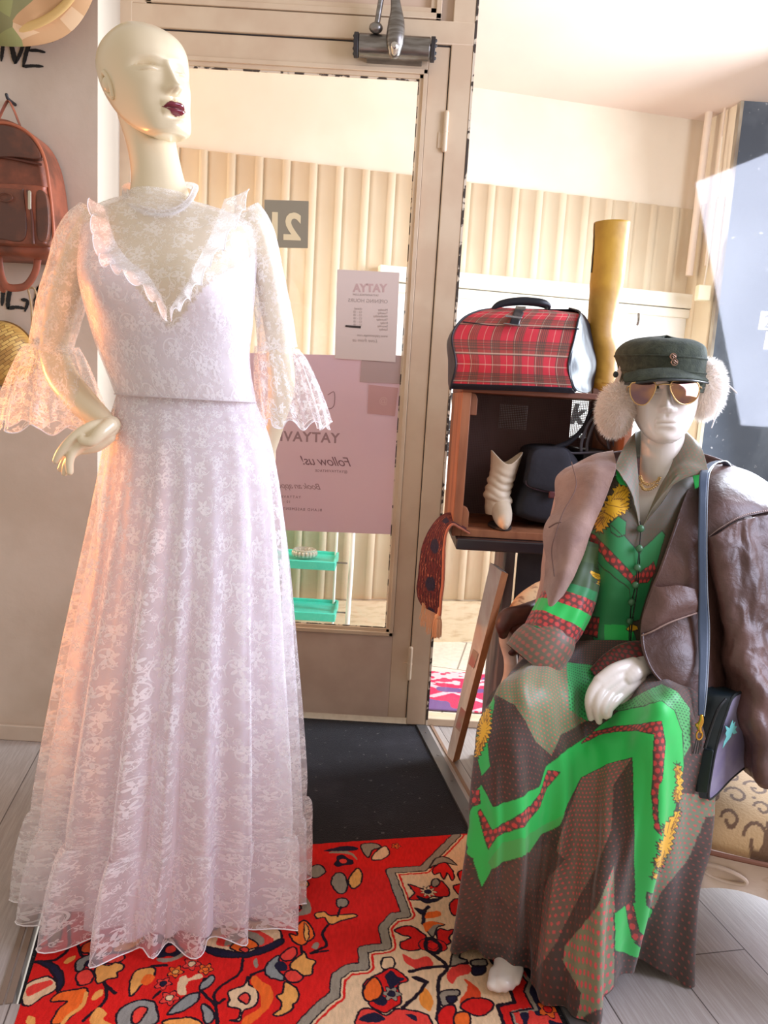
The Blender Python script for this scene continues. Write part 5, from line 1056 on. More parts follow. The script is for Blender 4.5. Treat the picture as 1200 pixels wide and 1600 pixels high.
# ================================================================ lace
def lace_mat(name, base=.35, tint=(250, 246, 246), motif=(255, 253, 252), sc=16.0, transl=.45, motif_a=.92, glow=0):
    m, n, out = nt_new(name); uv = COORD(n, 'UV')
    def flower(scale, off, r0, pet, seed_rot=0):
        v = MAP(n, uv, (scale, scale, scale), (0, 0, seed_rot), (off, off*.7, 0))
        vo = n.nodes.new('ShaderNodeTexVoronoi'); vo.voronoi_dimensions = '2D'; vo.inputs['Scale'].default_value = 1; vo.inputs['Randomness'].default_value = .62; n.links.new(v, vo.inputs['Vector'])
        sb = n.nodes.new('ShaderNodeVectorMath'); sb.operation = 'SUBTRACT'; n.links.new(v, sb.inputs[0]); n.links.new(vo.outputs['Position'], sb.inputs[1])
        sp = n.nodes.new('ShaderNodeSeparateXYZ'); n.links.new(sb.outputs[0], sp.inputs[0])
        cs_ = n.nodes.new('ShaderNodeSeparateColor'); n.links.new(vo.outputs['Color'], cs_.inputs[0])
        a = MATH(n, 'ADD', MATH(n, 'ARCTAN2', sp.outputs[1], sp.outputs[0]), MATH(n, 'MULTIPLY', cs_.outputs[0], 6.28)); r = vo.outputs['Distance']
        rr = MATH(n, 'MULTIPLY', r0, MATH(n, 'ADD', .62, MATH(n, 'MULTIPLY', .38, MATH(n, 'COSINE', MATH(n, 'MULTIPLY', a, pet)))))
        f = MATH(n, 'LESS_THAN', r, rr); hole = MATH(n, 'GREATER_THAN', r, r0*.17)
        # curled tendril
        sp_ = MATH(n, 'SINE', MATH(n, 'ADD', a, MATH(n, 'MULTIPLY', r, 11)))
        cu_ = MATH(n, 'MULTIPLY', MATH(n, 'GREATER_THAN', sp_, .965), MATH(n, 'LESS_THAN', r, r0*1.55))
        return MATH(n, 'MAXIMUM', MATH(n, 'MULTIPLY', f, hole), cu_)
    mk = MATH(n, 'MAXIMUM', flower(sc, 0, .30, 5), MATH(n, 'MAXIMUM', flower(sc*2.1, 3.3, .22, 4, .6), MATH(n, 'MULTIPLY', flower(sc*1.3, 7.7, .20, 3, 1.2), .8)))
    nz = NOISE(n, MAP(n, uv, (1, 1, 1)), sc*2.4, 2, .5, 1.2); vine = MATH(n, 'LESS_THAN', MATH(n, 'ABSOLUTE', MATH(n, 'SUBTRACT', nz, .5)), .012)
    reg = MATH(n, 'GREATER_THAN', NOISE(n, uv, sc*.55, 1), .47); mk = MATH(n, 'MAXIMUM', mk, MATH(n, 'MULTIPLY', MATH(n, 'MULTIPLY', vine, reg), .9))
    net = MATH(n, 'MULTIPLY', NOISE(n, uv, 900, 1), .10)
    al = MATH(n, 'ADD', MATH(n, 'ADD', base-.05, net), MATH(n, 'MULTIPLY', mk, motif_a-base), clamp=True)
    c = MIXC(n, mk, lin(tint), lin(motif)); bp = BUMP(n, mk, .5, .0015)
    p = PR(n, c, .5, bump=bp, sheen=.2); s = ADD_LAYER_TRANSLUCENT(n, p.outputs[0], c, transl)
    tr = n.nodes.new('ShaderNodeBsdfTransparent'); mx = n.nodes.new('ShaderNodeMixShader'); n.links.new(al, mx.inputs[0]); n.links.new(tr.outputs[0], mx.inputs[1]); n.links.new(s, mx.inputs[2])
    n.links.new(mx.outputs[0], out.inputs[0]); return m
L_body = lace_mat('lace_bodice', .36, sc=25, motif_a=.8); L_sl = lace_mat('lace_sleeve', .34, sc=27, motif_a=.8); L_bell = lace_mat('lace_bell', .22, sc=25, motif_a=.7); L_sk = lace_mat('lace_skirt', .36, sc=23, tint=(250, 242, 246), motif_a=.85); L_fr = lace_mat('lace_frill', .5, sc=36, motif_a=.85)
m, n, out = nt_new('satin_lining'); p = PR(n, lin((242, 234, 242)), .42, sheen=.3, bump=BUMP(n, NOISE(n, COORD(n), 9, 3), .15, .01)); s_ = ADD_LAYER_TRANSLUCENT(n, p.outputs[0], lin((246, 232, 232)), .35); n.links.new(s_, out.inputs[0]); lining = m

dress = thing('lace_wedding_dress', 'long white floral lace dress with bell sleeves on the standing mannequin', 'dress', (-.45, 1.57, 0))
nt_ = 150
def bust(V, zpx=452, amp=.036):
    th = np.linspace(0, 2*math.pi, V.shape[1], endpoint=False); zc_ = W(260, zpx, D0)[2]
    for sg in (-.70, .62): V[..., 1] -= amp*np.exp(-((th-((sg) % (2*math.pi)))/.45)**2-((V[..., 2]-zc_)/.055)**2)
    return V
brow = [(206, 297, 305, .062), (192, 312, 316, .066), (158, 362, 328, .078), (136, 396, 345, .090), (128, 401, 375, .098), (126, 400, 415, .108), (130, 397, 450, .118), (141, 394, 500, .116), (156, 390, 555, .098), (182, 399, 622, .083)]
V = bust(cr(np.array([ringpx(a, c, y, D0, r, nt_) for a, c, y, r in brow]), 120)); V += normals(V, True)*(.0022*fbm(V*[22, 22, 9], 2))[..., None]
Vb = V
grid('lace_bodice', V, L_body, dress, cu=True)
lr = [(a+3, c-3, y, r-.004) for a, c, y, r in brow]
V = bust(cr(np.array([ringpx(a, c, y, D0, r, nt_) for a, c, y, r in lr]), 120)); xc_ = W(264, 492, 1.44); V += normals(V, True)*(.003*fbm(V*[16, 16, 7], 2))[..., None]
zv = xc_[2]+np.abs(V[..., 0]-xc_[0])*1.15-.02; mask = (V[..., 2] < np.minimum(zv, W(260, 352, 1.5)[2])) | ((V[..., 1] > D0) & (V[..., 2] < W(260, 350, 1.5)[2]))
mask &= ~((V[..., 2] > W(260, 372, 1.56)[2]) & (V[..., 1] < D0) & (np.abs(V[..., 0]-xc_[0]) < .085))
grid('bodice_lining', V, lining, dress, cu=True, mask=mask)
# waist seam, a thin pale grey thread
b = MB(); b.tube(ringpx(181, 400, 622, D0, .085, 60), .0012, 6, closed=True); b.build('waist_seam', MAT('waist_thread', (206, 194, 196), .8), dress)
# skirt
def fold(th, v, amp, ph=0):
    f = np.zeros_like(th*v)
    for c_, w_, a_ in FOLDS:
        dt = (th-c_+math.pi) % (2*math.pi)-math.pi; f = f+a_*np.exp(-(dt/w_)**2)
    return 1+2.7*amp*(f-.48)+amp*.3*np.sin(th*23+1.3*np.sin(th*5)+ph)
FOLDS = [(-1.3, .11, .7), (-.95, .10, .9), (-.55, .16, 1.0), (-.16, .13, 1.05), (.12, .07, .75), (.40, .10, .9), (.75, .10, .8), (1.1, .13, .9), (1.5, .12, .8), (2.0, .2, .9), (2.6, .2, .9), (3.3, .25, .9), (3.9, .2, .9), (4.35, .16, .8)]
DS = 1.575
srow = [(184, 399, 622, .084, .0), (170, 422, 680, .106, .01), (158, 437, 760, .125, .03), (138, 448, 880, .144, .06), (115, 453, 1010, .155, .09), (96, 457, 1130, .164, .115), (82, 459, 1225, .170, .13), (76, 460, 1262, .172, .12)]
def skirt(rows, nv, nth, scale=1.0, ampk=1.0, ph=0, warp=None):
    th = np.linspace(0, 2*math.pi, nth, endpoint=False); C_ = []
    for a, c, y, r, am in rows:
        C_.append(ringpx(a, c, y, DS, r, nth, fn_=lambda t_: scale*fold(t_, 1, am*ampk, ph)))
    return cr(np.array(C_), nv)
V = skirt(srow, 220, 420); grid('lace_skirt', V, L_sk, dress, cu=True, uvs=(.0029, .0040))
# gathered flounce
frow = [(76, 460, 1262, .172, .12), (71, 461, 1275, .178, .14), (62, 459, 1310, .184, .15), (56, 457, 1352, .188, .16), (52, 455, 1398, .190, .165)]
th = np.linspace(0, 2*math.pi, 480, endpoint=False); C_ = []
for k, (a, c, y, r, am) in enumerate(frow):
    C_.append(ringpx(a, c, y, DS, r, 480, fn_=lambda t_: fold(t_, 1, am, 1)*(1+.018*(1-k/4)*np.sin(t_*61)+.012*np.sin(t_*37+2))))
V = cr(np.array(C_), 70); V[-1, :, 2] += 0; V[..., 2] = np.maximum(V[..., 2], .012+.004*np.sin(th*31)[None]); fl = grid('flounce', V, L_sk, dress, cu=True, uvs=(.0030, .0030))
b = MB(); b.tube(V[-1][::2], .0013, 6, closed=True); b.build('scalloped_edge', MAT('white_thread', (250, 244, 246), .6), fl)
lrow = [(184, 398, 622, .080, .0), (178, 415, 690, .098, .01), (172, 425, 780, .112, .03), (160, 432, 900, .128, .05), (140, 436, 1040, .140, .07), (124, 440, 1180, .15, .09), (114, 442, 1300, .156, .10), (108, 444, 1385, .160, .11)]
V = skirt(lrow, 120, 260, 1.0, 1.0, .7); V[..., 2] = np.maximum(V[..., 2], .03); grid('skirt_lining', V, lining, dress, cu=True)
# sleeves
for side_, P, r in (('l', [(152, 338, 1.57), (128, 372, 1.575), (108, 430, 1.59), (92, 490, 1.60), (80, 542, 1.62)], [.040, .048, .048, .047, .044]), ('r', [(380, 330, 1.57), (398, 362, 1.58), (414, 420, 1.60), (426, 485, 1.62), (434, 545, 1.63)], [.034, .040, .036, .039, .043])):
    V = tube_grid(Wl(P), r, 90, res=90, mod=lambda t_, u_: 1+.035*np.sin(t_*7+u_*5)*(1-u_)+.02*np.sin(t_*3+u_*9)); V += (normals(V, True)*(.0025*fbm(V*28, 2))[..., None])
    grid('sleeve', V, L_sl, dress, cu=True)
def bell(rows, nm, nth=200):
    C_ = [ringpx(a, c, y, d, r, nth, fn_=lambda t_: 1+am*(.5*np.sin(9*t_+ph)+.35*np.sin(14*t_+1+ph)+.2*np.sin(23*t_))) for a, c, y, d, r, am, ph in rows]
    V = cr(np.array(C_), 60); V[..., 2] += (np.linspace(0, 1, 60)**2)[:, None]*(.010*np.cos(9*np.linspace(0, 2*math.pi, nth)))[None]
    o = grid('sleeve_flounce', V, L_bell, dress, cu=True); b = MB(); b.tube(V[-1], .0011, 6, closed=True); b.build('scalloped_edge', MAT('white_thread', (250, 244, 246), .6), o)
bell([(42, 122, 540, 1.62, .050, .01, 0), (33, 132, 560, 1.615, .062, .07, 0), (20, 146, 600, 1.60, .080, .11, 0), (10, 158, 640, 1.59, .095, .13, 0), (6, 164, 668, 1.585, .10, .14, 0)], 'l')
bell([(398, 467, 543, 1.635, .046, .01, 1), (400, 480, 562, 1.64, .056, .08, 1), (402, 496, 600, 1.645, .068, .11, 1), (406, 508, 635, 1.65, .076, .13, 1), (410, 515, 662, 1.65, .08, .14, 1)], 'r')
# collar band
P = Wl([(201, 303, 1.555), (206, 318, 1.515), (230, 332, 1.487), (258, 335, 1.48), (284, 326, 1.49), (299, 307, 1.53), (298, 292, 1.60), (250, 290, 1.64), (206, 292, 1.61)])
V = tube_grid(P+(P-P.mean(0))*.05+np.array([0, -.004, 0]), .0085, 12, closed=True, sq=.45, res=120); grid('collar_band', V, lace_mat('lace_band', .75, sc=60), dress, cu=True, cv=True)
b = MB(); Pc = cr(P, 90, closed=True)
for p_ in Pc[:56]: b.ball(p_+[0, -.004, .006], .0022, 8, 6)
b.build('beaded_trim', MAT('white_thread2', (244, 234, 226), .6), dress)
# V-shaped ruffles
def ruffle(inner, outer, nm):
    A = cr(Wl(inner), 150); B_ = cr(Wl(outer), 150); u_ = np.linspace(0, 1, 18)[None, :, None]; s = np.linspace(0, 1, 150)
    V = A[:, None]*(1-u_)+B_[:, None]*u_; wv_ = .008*np.sin(s*48)+.006*np.sin(s*29+1)
    V[..., 1] += -.006-(wv_[:, None]+.010)*u_[..., 0]*1.0; V[..., 2] += (.007*np.cos(s*48)[:, None])*u_[..., 0]**2
    o = grid('yoke_ruffle', V, L_fr, dress); b = MB(); b.tube(V[:, -1], .0009, 6); b.build('scalloped_edge', MAT('white_thread3', (252, 248, 250), .6), o)
ruffle([(170, 325, 1.50), (174, 355, 1.475), (186, 385, 1.455), (206, 410, 1.44), (228, 425, 1.43), (246, 450, 1.425), (262, 482, 1.425)], [(146, 320, 1.52), (148, 352, 1.47), (156, 395, 1.44), (172, 418, 1.425), (200, 432, 1.41), (236, 462, 1.41), (262, 498, 1.42)], 'l')
ruffle([(352, 312, 1.52), (338, 350, 1.475), (322, 385, 1.45), (306, 415, 1.435), (292, 445, 1.43), (278, 465, 1.425), (266, 484, 1.425)], [(392, 306, 1.54), (376, 345, 1.47), (352, 385, 1.44), (328, 420, 1.42), (308, 455, 1.415), (288, 480, 1.415), (268, 498, 1.42)], 'r')
for P in (Wl([(384, 318, 1.54), (388, 360, 1.50), (392, 400, 1.49)]),): pass
# ================================================================ seated mannequin
HS2 = .235
b = MB()
b.tube(Wl([(1036, 640, 1.66), (1035, 690, 1.655), (1034, 730, 1.655), (1036, 765, 1.665), (1040, 800, 1.68)]), [.046, .0465, .047, .054, .075], 32, res=40)
rows = [(1005, 1070, 752, 1.67, .05), (960, 1112, 768, 1.67, .07), (918, 1150, 790, 1.67, .08), (912, 1146, 830, 1.67, .09), (916, 1128, 880, 1.66, .105), (922, 1110, 930, 1.66, .095), (928, 1095, 985, 1.66, .085), (918, 1105, 1040, 1.67, .10), (920, 1110, 1080, 1.67, .09)]
V = cr(np.array([ringpx(a, c, y, d, r, 64) for a, c, y, d, r in rows]), 60); b.grid(V, cu=True, caps=True)
b.tube(Wl([(918, 800, 1.68), (895, 870, 1.66), (872, 950, 1.62), (862, 980, 1.60)]), [.044, .038, .034, .032], 20)
b.tube(Wl([(1140, 800, 1.68), (1158, 880, 1.68), (1160, 970, 1.66)]), [.044, .038, .034], 20)
b.tube(Wl([(1160, 970, 1.66), (1100, 1020, 1.57), (1060, 1036, 1.53), (1040, 1036, 1.51)]), [.034, .031, .024, .018], 20)
b.tube(Wl([(965, 1085, 1.66), (890, 1120, 1.54), (815, 1128, 1.39)]), [.060, .052, .044], 24)
b.tube(Wl([(815, 1128, 1.39), (805, 1250, 1.39), (798, 1400, 1.42), (792, 1490, 1.42)]), [.050, .045, .034, .026], 24)
b.tube(Wl([(1045, 1095, 1.66), (1040, 1140, 1.54), (1035, 1160, 1.40)]), [.060, .050, .042], 24)
b.tube(Wl([(1035, 1160, 1.40), (1020, 1280, 1.42), (1000, 1390, 1.46), (990, 1430, 1.47)]), [.042, .040, .034, .026], 24)
for (x, y) in ((788, 1535),):
    b.tube([W(794, 1482, 1.43), W(794, 1502, 1.405), W(791, 1520, 1.375), W(786, 1534, 1.35)], [.030, .030, .028, .020], 24, sq=.8)
    for k, (fx, fy, dd, rr_) in enumerate(((768, 1544, 1.343, .0105), (778, 1549, 1.338, .0085), (789, 1549, 1.34, .008), (799, 1546, 1.345, .0075), (808, 1539, 1.353, .007))):
        b.tube([W(fx+5, fy-24, dd+.03), W(fx, fy-4, dd)], [rr_*1.2, rr_], 12)
b.tube([W(990, 1430, 1.47), (W(990, 1480, 1.48)[0], 1.49, .04)], [.026, .028], 16)
bm1 = b; b = MB()
b.tube(Wl([(1040, 1032, 1.51), (1012, 1038, 1.475), (990, 1048, 1.447), (978, 1056, 1.44)]), [.021, .0225, .024, .024], 20, sq=.85)
for P, r in (([(990, 1040, 1.455), (960, 1048, 1.435), (936, 1064, 1.42)], [.018, .015, .0125]), ([(988, 1050, 1.45), (962, 1060, 1.43), (943, 1074, 1.415)], [.018, .0155, .0125]), ([(990, 1055, 1.45), (970, 1068, 1.43), (956, 1082, 1.415)], [.018, .0155, .0125]), ([(996, 1056, 1.45), (982, 1072, 1.432), (970, 1086, 1.42)], [.018, .0155, .0125])): b.tube(Wl(P), r, 16)
for P, r in (([(936, 1064, 1.42), (924, 1082, 1.408), (920, 1100, 1.402), (923, 1122, 1.41)], [.0118, .010, .0088, .0068]), ([(943, 1074, 1.415), (934, 1092, 1.40), (932, 1108, 1.395), (936, 1127, 1.402)], [.0118, .0104, .0092, .007]), ([(956, 1082, 1.415), (946, 1097, 1.398), (942, 1108, 1.392), (947, 1119, 1.395)], [.0118, .0106, .0092, .007]), ([(970, 1086, 1.42), (959, 1098, 1.402), (952, 1107, 1.395), (951, 1117, 1.392)], [.0118, .0104, .009, .007])): b.tube(Wl(P), r, 16, res=18)
b.tube(Wl([(1000, 1062, 1.455), (985, 1082, 1.44), (972, 1096, 1.435)]), [.013, .011, .008], 14)
me_h = baked(b, .002, 6); me_ = baked(bm1, .0038, 5)
VH2, lip2, MH2 = place_head('sit', .231, 1038, 612, 1.665, -17, -5, -4)
b = MB().me(me_).me(me_h); b.grid(VH2, cu=True)
t = thing('seated_mannequin', 'white seated mannequin with mirrored sunglasses, hand resting in the lap', 'mannequin', (.72, 1.66, .36))
body2 = b.build('body', ivory2, t, sharp=70)

# ---------------------------------------------------------------- printed dress
silk = MAT('printed_silk', (90, 70, 55), .5, vcol=True, sheen=.25, bs=500, bst=.06, bd=.0005)
GRN = lin((34, 194, 84)); GRD = lin((36, 132, 74)); OLV = lin((86, 76, 58)); BRN = lin((68, 51, 42)); TAN = lin((112, 92, 76)); RDD = lin((206, 62, 58)); YEL = lin((246, 188, 36)); DKL = lin((48, 52, 34)); MAR = lin((110, 52, 46))
def px_of(V):
    d = V-_C; z = d@_F; return np.stack([600+FPX*(d@_R)/z, 800-FPX*(d@_U)/z], -1)
class Cloth:
    """pattern laid in the cloth's own (column, row) frame; traced points are first located on the cloth"""
    def __init__(s, V, base, cols=None):
        s.V = V; s.nv, s.nu = V.shape[:2]; s.cols = cols or s.nu; s.I, s.J = np.meshgrid(np.arange(s.nv, dtype=float), np.arange(s.nu, dtype=float), indexing='ij')
        s.col = np.tile(np.array(base, dtype=float), (s.nv, s.nu, 1)); q = 3
        s.gi, s.gj = s.I[::q, :s.cols:q].ravel(), s.J[::q, :s.cols:q].ravel(); s.gp = px_of(V[::q, :s.cols:q].reshape(-1, 3))
        s.zone = np.zeros((s.nv, s.nu), dtype=int)
    def loc(s, pts, closed=True, step=9):
        P = list(pts)+([pts[0]] if closed else []); out_ = []
        for a, b_ in zip(P[:-1], P[1:]):
            n_ = max(1, int(math.hypot(b_[0]-a[0], b_[1]-a[1])/step))
            for k in range(n_): out_.append((a[0]+(b_[0]-a[0])*k/n_, a[1]+(b_[1]-a[1])*k/n_))
        if not closed: out_.append(P[-1])
        r = []
        for p in out_:
            d2 = ((s.gp-np.array(p))**2).sum(1); o = np.argpartition(d2, 3)[:3]; w = 1/(np.sqrt(d2[o])+.3); w /= w.sum(); r.append(((s.gj[o]*w).sum(), (s.gi[o]*w).sum()))
        return r
    def fill(s, pts, c, zone=None, line=DKL, w=.9):
        P = s.loc(pts); k = inpoly(P, s.J, s.I); k[:, s.cols:] = False; s.col[k] = c
        if zone is not None: s.zone[k] = zone
        if line is not None:
            d = segdist(P, s.J, s.I, True) < w; d[:, s.cols:] = False; s.col[d] = line
    def line(s, pts, c, w=.9):
        P = s.loc(pts, False); d = segdist(P, s.J, s.I) < w; d[:, s.cols:] = False; s.col[d] = c
    def dots(s, uvs, zone, sp, r, c, mix=1.0, sq=1.0):
        u, v = s.J*uvs[0]/sp, s.I*uvs[1]/sp/sq; row = np.floor(v); du = (u+.5*(row % 2)) % 1-.5; dv = (v % 1-.5)*sq; k = (np.hypot(du, dv) < r) & (s.zone == zone)
        s.col[k] = s.col[k]*(1-mix)+np.array(c)*mix
def frill(pts, n=3.2, amp=2.6):
    P = cr(np.array(pts, dtype=float), max(12, int(sum(math.hypot(*(np.array(pts[k])-np.array(pts[k-1]))) for k in range(len(pts)))/n)), closed=True); c = P.mean(0)
    T = np.roll(P, -1, 0)-np.roll(P, 1, 0); N = np.stack([T[:, 1], -T[:, 0]], 1); N /= np.linalg.norm(N, axis=1, keepdims=True)+1e-9; s = np.where(np.arange(len(P)) % 2, 1, -1)[:, None]
    return [tuple(p) for p in P+N*s*amp]
def petals(cl, pts, n=16):
    P = np.array(pts, dtype=float); c = P.mean(0); Q = cr(P, n, closed=True)
    for q in Q: cl.line([tuple(q*.92+c*.08), tuple(q*.45+c*.55)], lin((150, 96, 14)), .6)
def sunflower(cl, cx, cy, r, a0=0, a1=360, core=None):
    for rr_, c in ((r, YEL),):
        pts = []
        for k in range(26):
            a = R_(a0+(a1-a0)*k/25); q = rr_*(1 if k % 2 else .72); pts.append((cx+q*math.cos(a), cy+q*math.sin(a)))
        if a1-a0 < 350: pts.append((cx, cy))
        cl.fill(pts, c, zone=9, w=.7)
    for k in range(0, 25, 2):
        a = R_(a0+(a1-a0)*k/25); cl.line([(cx+r*.25*math.cos(a), cy+r*.25*math.sin(a)), (cx+r*.7*math.cos(a), cy+r*.7*math.sin(a))], lin((160, 104, 20)), .6)

pd = thing('printed_maxi_dress', 'olive and bright green printed maxi dress with sunflowers on the seated mannequin', 'dress', (.68, 1.6, .02))
SK = [
 [(850, 1000, 1.60), (868, 1002, 1.57), (898, 1002, 1.55), (930, 1000, 1.54), (965, 1000, 1.54), (1000, 1002, 1.54), (1035, 1005, 1.55), (1060, 1010, 1.58), (1080, 1018, 1.62)],
 [(812, 1035, 1.52), (838, 1034, 1.48), (870, 1036, 1.48), (905, 1042, 1.50), (940, 1050, 1.505), (985, 1050, 1.50), (1030, 1045, 1.47), (1065, 1055, 1.48), (1092, 1070, 1.54)],
 [(775, 1082, 1.40), (803, 1066, 1.345), (845, 1072, 1.345), (885, 1098, 1.405), (925, 1132, 1.43), (972, 1122, 1.40), (1018, 1086, 1.345), (1062, 1082, 1.355), (1102, 1108, 1.47)],
 [(750, 1140, 1.375), (782, 1128, 1.305), (826, 1130, 1.305), (872, 1155, 1.355), (920, 1178, 1.385), (970, 1166, 1.35), (1020, 1134, 1.295), (1070, 1138, 1.325), (1110, 1158, 1.45)],
 [(741, 1230, 1.38), (775, 1225, 1.30), (825, 1225, 1.315), (872, 1235, 1.355), (918, 1240, 1.36), (965, 1232, 1.33), (1020, 1218, 1.285), (1068, 1225, 1.33), (1112, 1235, 1.44)],
 [(737, 1320, 1.39), (775, 1315, 1.31), (822, 1315, 1.325), (862, 1322, 1.355), (912, 1325, 1.335), (960, 1325, 1.295), (1008, 1315, 1.29), (1056, 1315, 1.34), (1100, 1315, 1.42)],
 [(722, 1405, 1.42), (765, 1405, 1.34), (815, 1408, 1.345), (850, 1412, 1.355), (900, 1418, 1.31), (945, 1418, 1.28), (988, 1410, 1.32), (1036, 1405, 1.37), (1080, 1400, 1.41)],
 [(709, 1478, 1.46), (752, 1496, 1.41), (812, 1512, 1.385), (838, 1548, 1.345), (888, 1592, 1.295), (938, 1588, 1.292), (970, 1522, 1.365), (1012, 1508, 1.405), (1079, 1540, 1.40)]]
F_ = np.array([Wl(r) for r in SK]); nb = 6; Bk = []
for k, r in enumerate(F_):
    L_, R2 = r[0], r[-1]; dep = [.16, .2, .24, .22, .15, .12, .11, .10][k]; row = []
    for q in np.linspace(0, 1, nb+2)[1:-1]:
        p = R2*(1-q)+L_*q; p = p+np.array([0, dep*math.sin(math.pi*q)**.6*1.0, 0]); 
        if k < 3: p[2] -= .02+.04*k
        row.append(p)
    Bk.append(row)
C_ = np.concatenate([F_, np.array(Bk)], 1)
nvS, nuS = 620, 780; V = patch(C_, nvS, nuS, closed=True); nfront = int(nuS*8/15)+2
# folds
uN = np.linspace(0, 15, nuS, endpoint=False)[None]; vN = np.linspace(0, 7, nvS)[:, None]
fall = np.clip((vN-2.6)/2.5, 0, 1)
h = fall*(.010*np.sin(uN*4.2+.5*np.sin(vN*.9)+.8)+.006*np.sin(uN*8.3+1.2*np.sin(vN*.7)))
lapm = np.exp(-((vN-2.2)/1.2)**2)
h = h+lapm*(.004*np.sin(uN*3.1+vN*2.6)+.003*np.sin(uN*7.0-vN*4.1))
N = normals(V, True); cen = V.mean(1, keepdims=True); sgn = np.sign(((V-cen)*N).sum(-1).mean()); V = V+N*sgn*h[..., None]
V += N*sgn*(.0022*fbm(V*26, 2))[..., None]; V[..., 2] = np.maximum(V[..., 2], .006)
cl = Cloth(V, BRN, nfront)
cl.zone[:] = 1
def q7(pts): return [(700+x/2.4, 1060+y/2.4) for x, y in pts]
# lighter olive areas
cl.fill(q7([(175, 60), (215, 0), (330, -80), (450, -60), (470, 40), (530, 150), (420, 215), (390, 290), (330, 240), (290, 160), (250, 100)]), lin((112, 124, 88)), 2, None)
cl.fill(q7([(500, 372), (600, 320), (690, 298), (620, 400), (615, 560), (560, 700), (470, 860), (400, 1000), (330, 1100), (360, 800), (430, 560)]), TAN, 3, None)
cl.fill(q7([(622, 700), (560, 860), (440, 1000), (430, 1060), (500, 1180), (480, 1290), (620, 1200), (625, 900)]), lin((126, 130, 98)), 4, None)
cl.fill(q7([(870, 430), (1000, 440), (950, 560), (900, 680), (800, 800), (770, 870), (745, 800), (830, 640), (865, 500)]), lin((118, 126, 100)), 3, None)
cl.fill(q7([(300, 640), (380, 620), (440, 680), (360, 760), (230, 860), (180, 800), (200, 720)]), lin((80, 62, 50)), 1, None)
cl.fill(q7([(20, 940), (120, 985), (220, 1000), (330, 1020), (320, 1110), (240, 1090), (120, 1050), (0, 1010)]), lin((48, 33, 27)), 1, None)
# green dotted patches
cl.fill(q7([(445, -60), (540, -50), (560, 30), (530, 100), (525, 160), (455, 120)]), lin((60, 170, 92)), 5, None)
cl.fill(q7([(620, 110), (700, 70), (800, 20), (860, 50), (905, 110), (910, 250), (870, 320), (850, 140), (800, 88), (700, 110), (640, 125)]), lin((84, 176, 100)), 6, None)
Gp = [(125, 395), (170, 480), (270, 445), (340, 405), (365, 330), (440, 270), (520, 215), (590, 160), (640, 122), (720, 105), (800, 85), (850, 120), (880, 200), (885, 330), (865, 440), (850, 500), (820, 640), (790, 720), (770, 790), (745, 800), (745, 850), (770, 870), (740, 950), (700, 990), (730, 1000), (720, 1035), (680, 1040), (625, 1020), (622, 880), (665, 850), (700, 840), (697, 700), (697, 560), (693, 400), (690, 298), (600, 320), (500, 372), (450, 470), (420, 550), (345, 590), (305, 655), (220, 685), (165, 715), (125, 790), (92, 700), (92, 560), (98, 430)]
cl.fill(q7(Gp), GRN, 0)
cl.fill(q7([(300, 590), (340, 560), (420, 520), (440, 500), (420, 550), (345, 590), (305, 655), (220, 685), (165, 715), (150, 690), (200, 620)]), lin((72, 176, 84)), 0, None)
for P in ([(112, 500), (150, 640), (185, 590), (290, 550), (345, 480), (370, 410), (420, 350), (375, 345), (345, 430), (310, 480), (240, 530), (165, 570), (120, 490)],
          [(500, 245), (545, 200), (620, 180), (720, 172), (800, 160), (815, 240), (805, 360), (790, 440), (785, 520), (800, 590), (775, 560), (765, 430), (770, 300), (775, 210), (700, 195), (620, 200), (560, 215)],
          [(665, 850), (690, 835), (715, 950), (745, 965), (710, 990), (690, 970)], [(95, 410), (118, 420), (118, 470), (98, 480)]): cl.fill(q7(P), MAR, 7)
cl.fill(q7([(180, 60), (160, 50), (150, 110), (118, 160), (105, 280), (125, 370), (160, 330), (150, 250)]), GRN, 0); cl.fill(q7([(790, 480), (870, 440), (880, 330), (850, 330), (790, 400)]), GRN, 0, None)
for P in ([(152, 105), (118, 150), (112, 200), (102, 265), (110, 300), (135, 255), (160, 200), (162, 140)], [(868, 490), (820, 540), (800, 560), (812, 590), (785, 620), (790, 650), (770, 690), (782, 705), (758, 752), (800, 720), (812, 680), (838, 640), (850, 580), (868, 520)], [(850, 325), (872, 330), (880, 420), (860, 470), (845, 440), (858, 400)]):
    cl.fill(frill(q7(P)), YEL, 9, DKL, .7); petals(cl, q7(P), 22)
du = np.linalg.norm(np.diff(V[:, :nfront], axis=1), axis=-1).mean(); dv = np.linalg.norm(np.diff(V, axis=0), axis=-1).mean(); uvs = (du, dv)
cl.dots(uvs, 1, .0105, .17, lin((150, 62, 52)), .8); cl.dots(uvs, 2, .0105, .22, lin((206, 92, 74)), .9); cl.dots(uvs, 3, .0105, .23, lin((206, 78, 76)), .9)
cl.dots(uvs, 4, .0115, .27, lin((220, 80, 84)), 1); cl.dots(uvs, 5, .0085, .26, lin((30, 74, 48)), .9); cl.dots(uvs, 6, .0085, .26, lin((36, 84, 54)), .9, 1.0); cl.dots(uvs, 7, .0150, .36, RDD, 1)
skirt_o = grid('skirt', V, silk, pd, cu=True, col=cl.col)
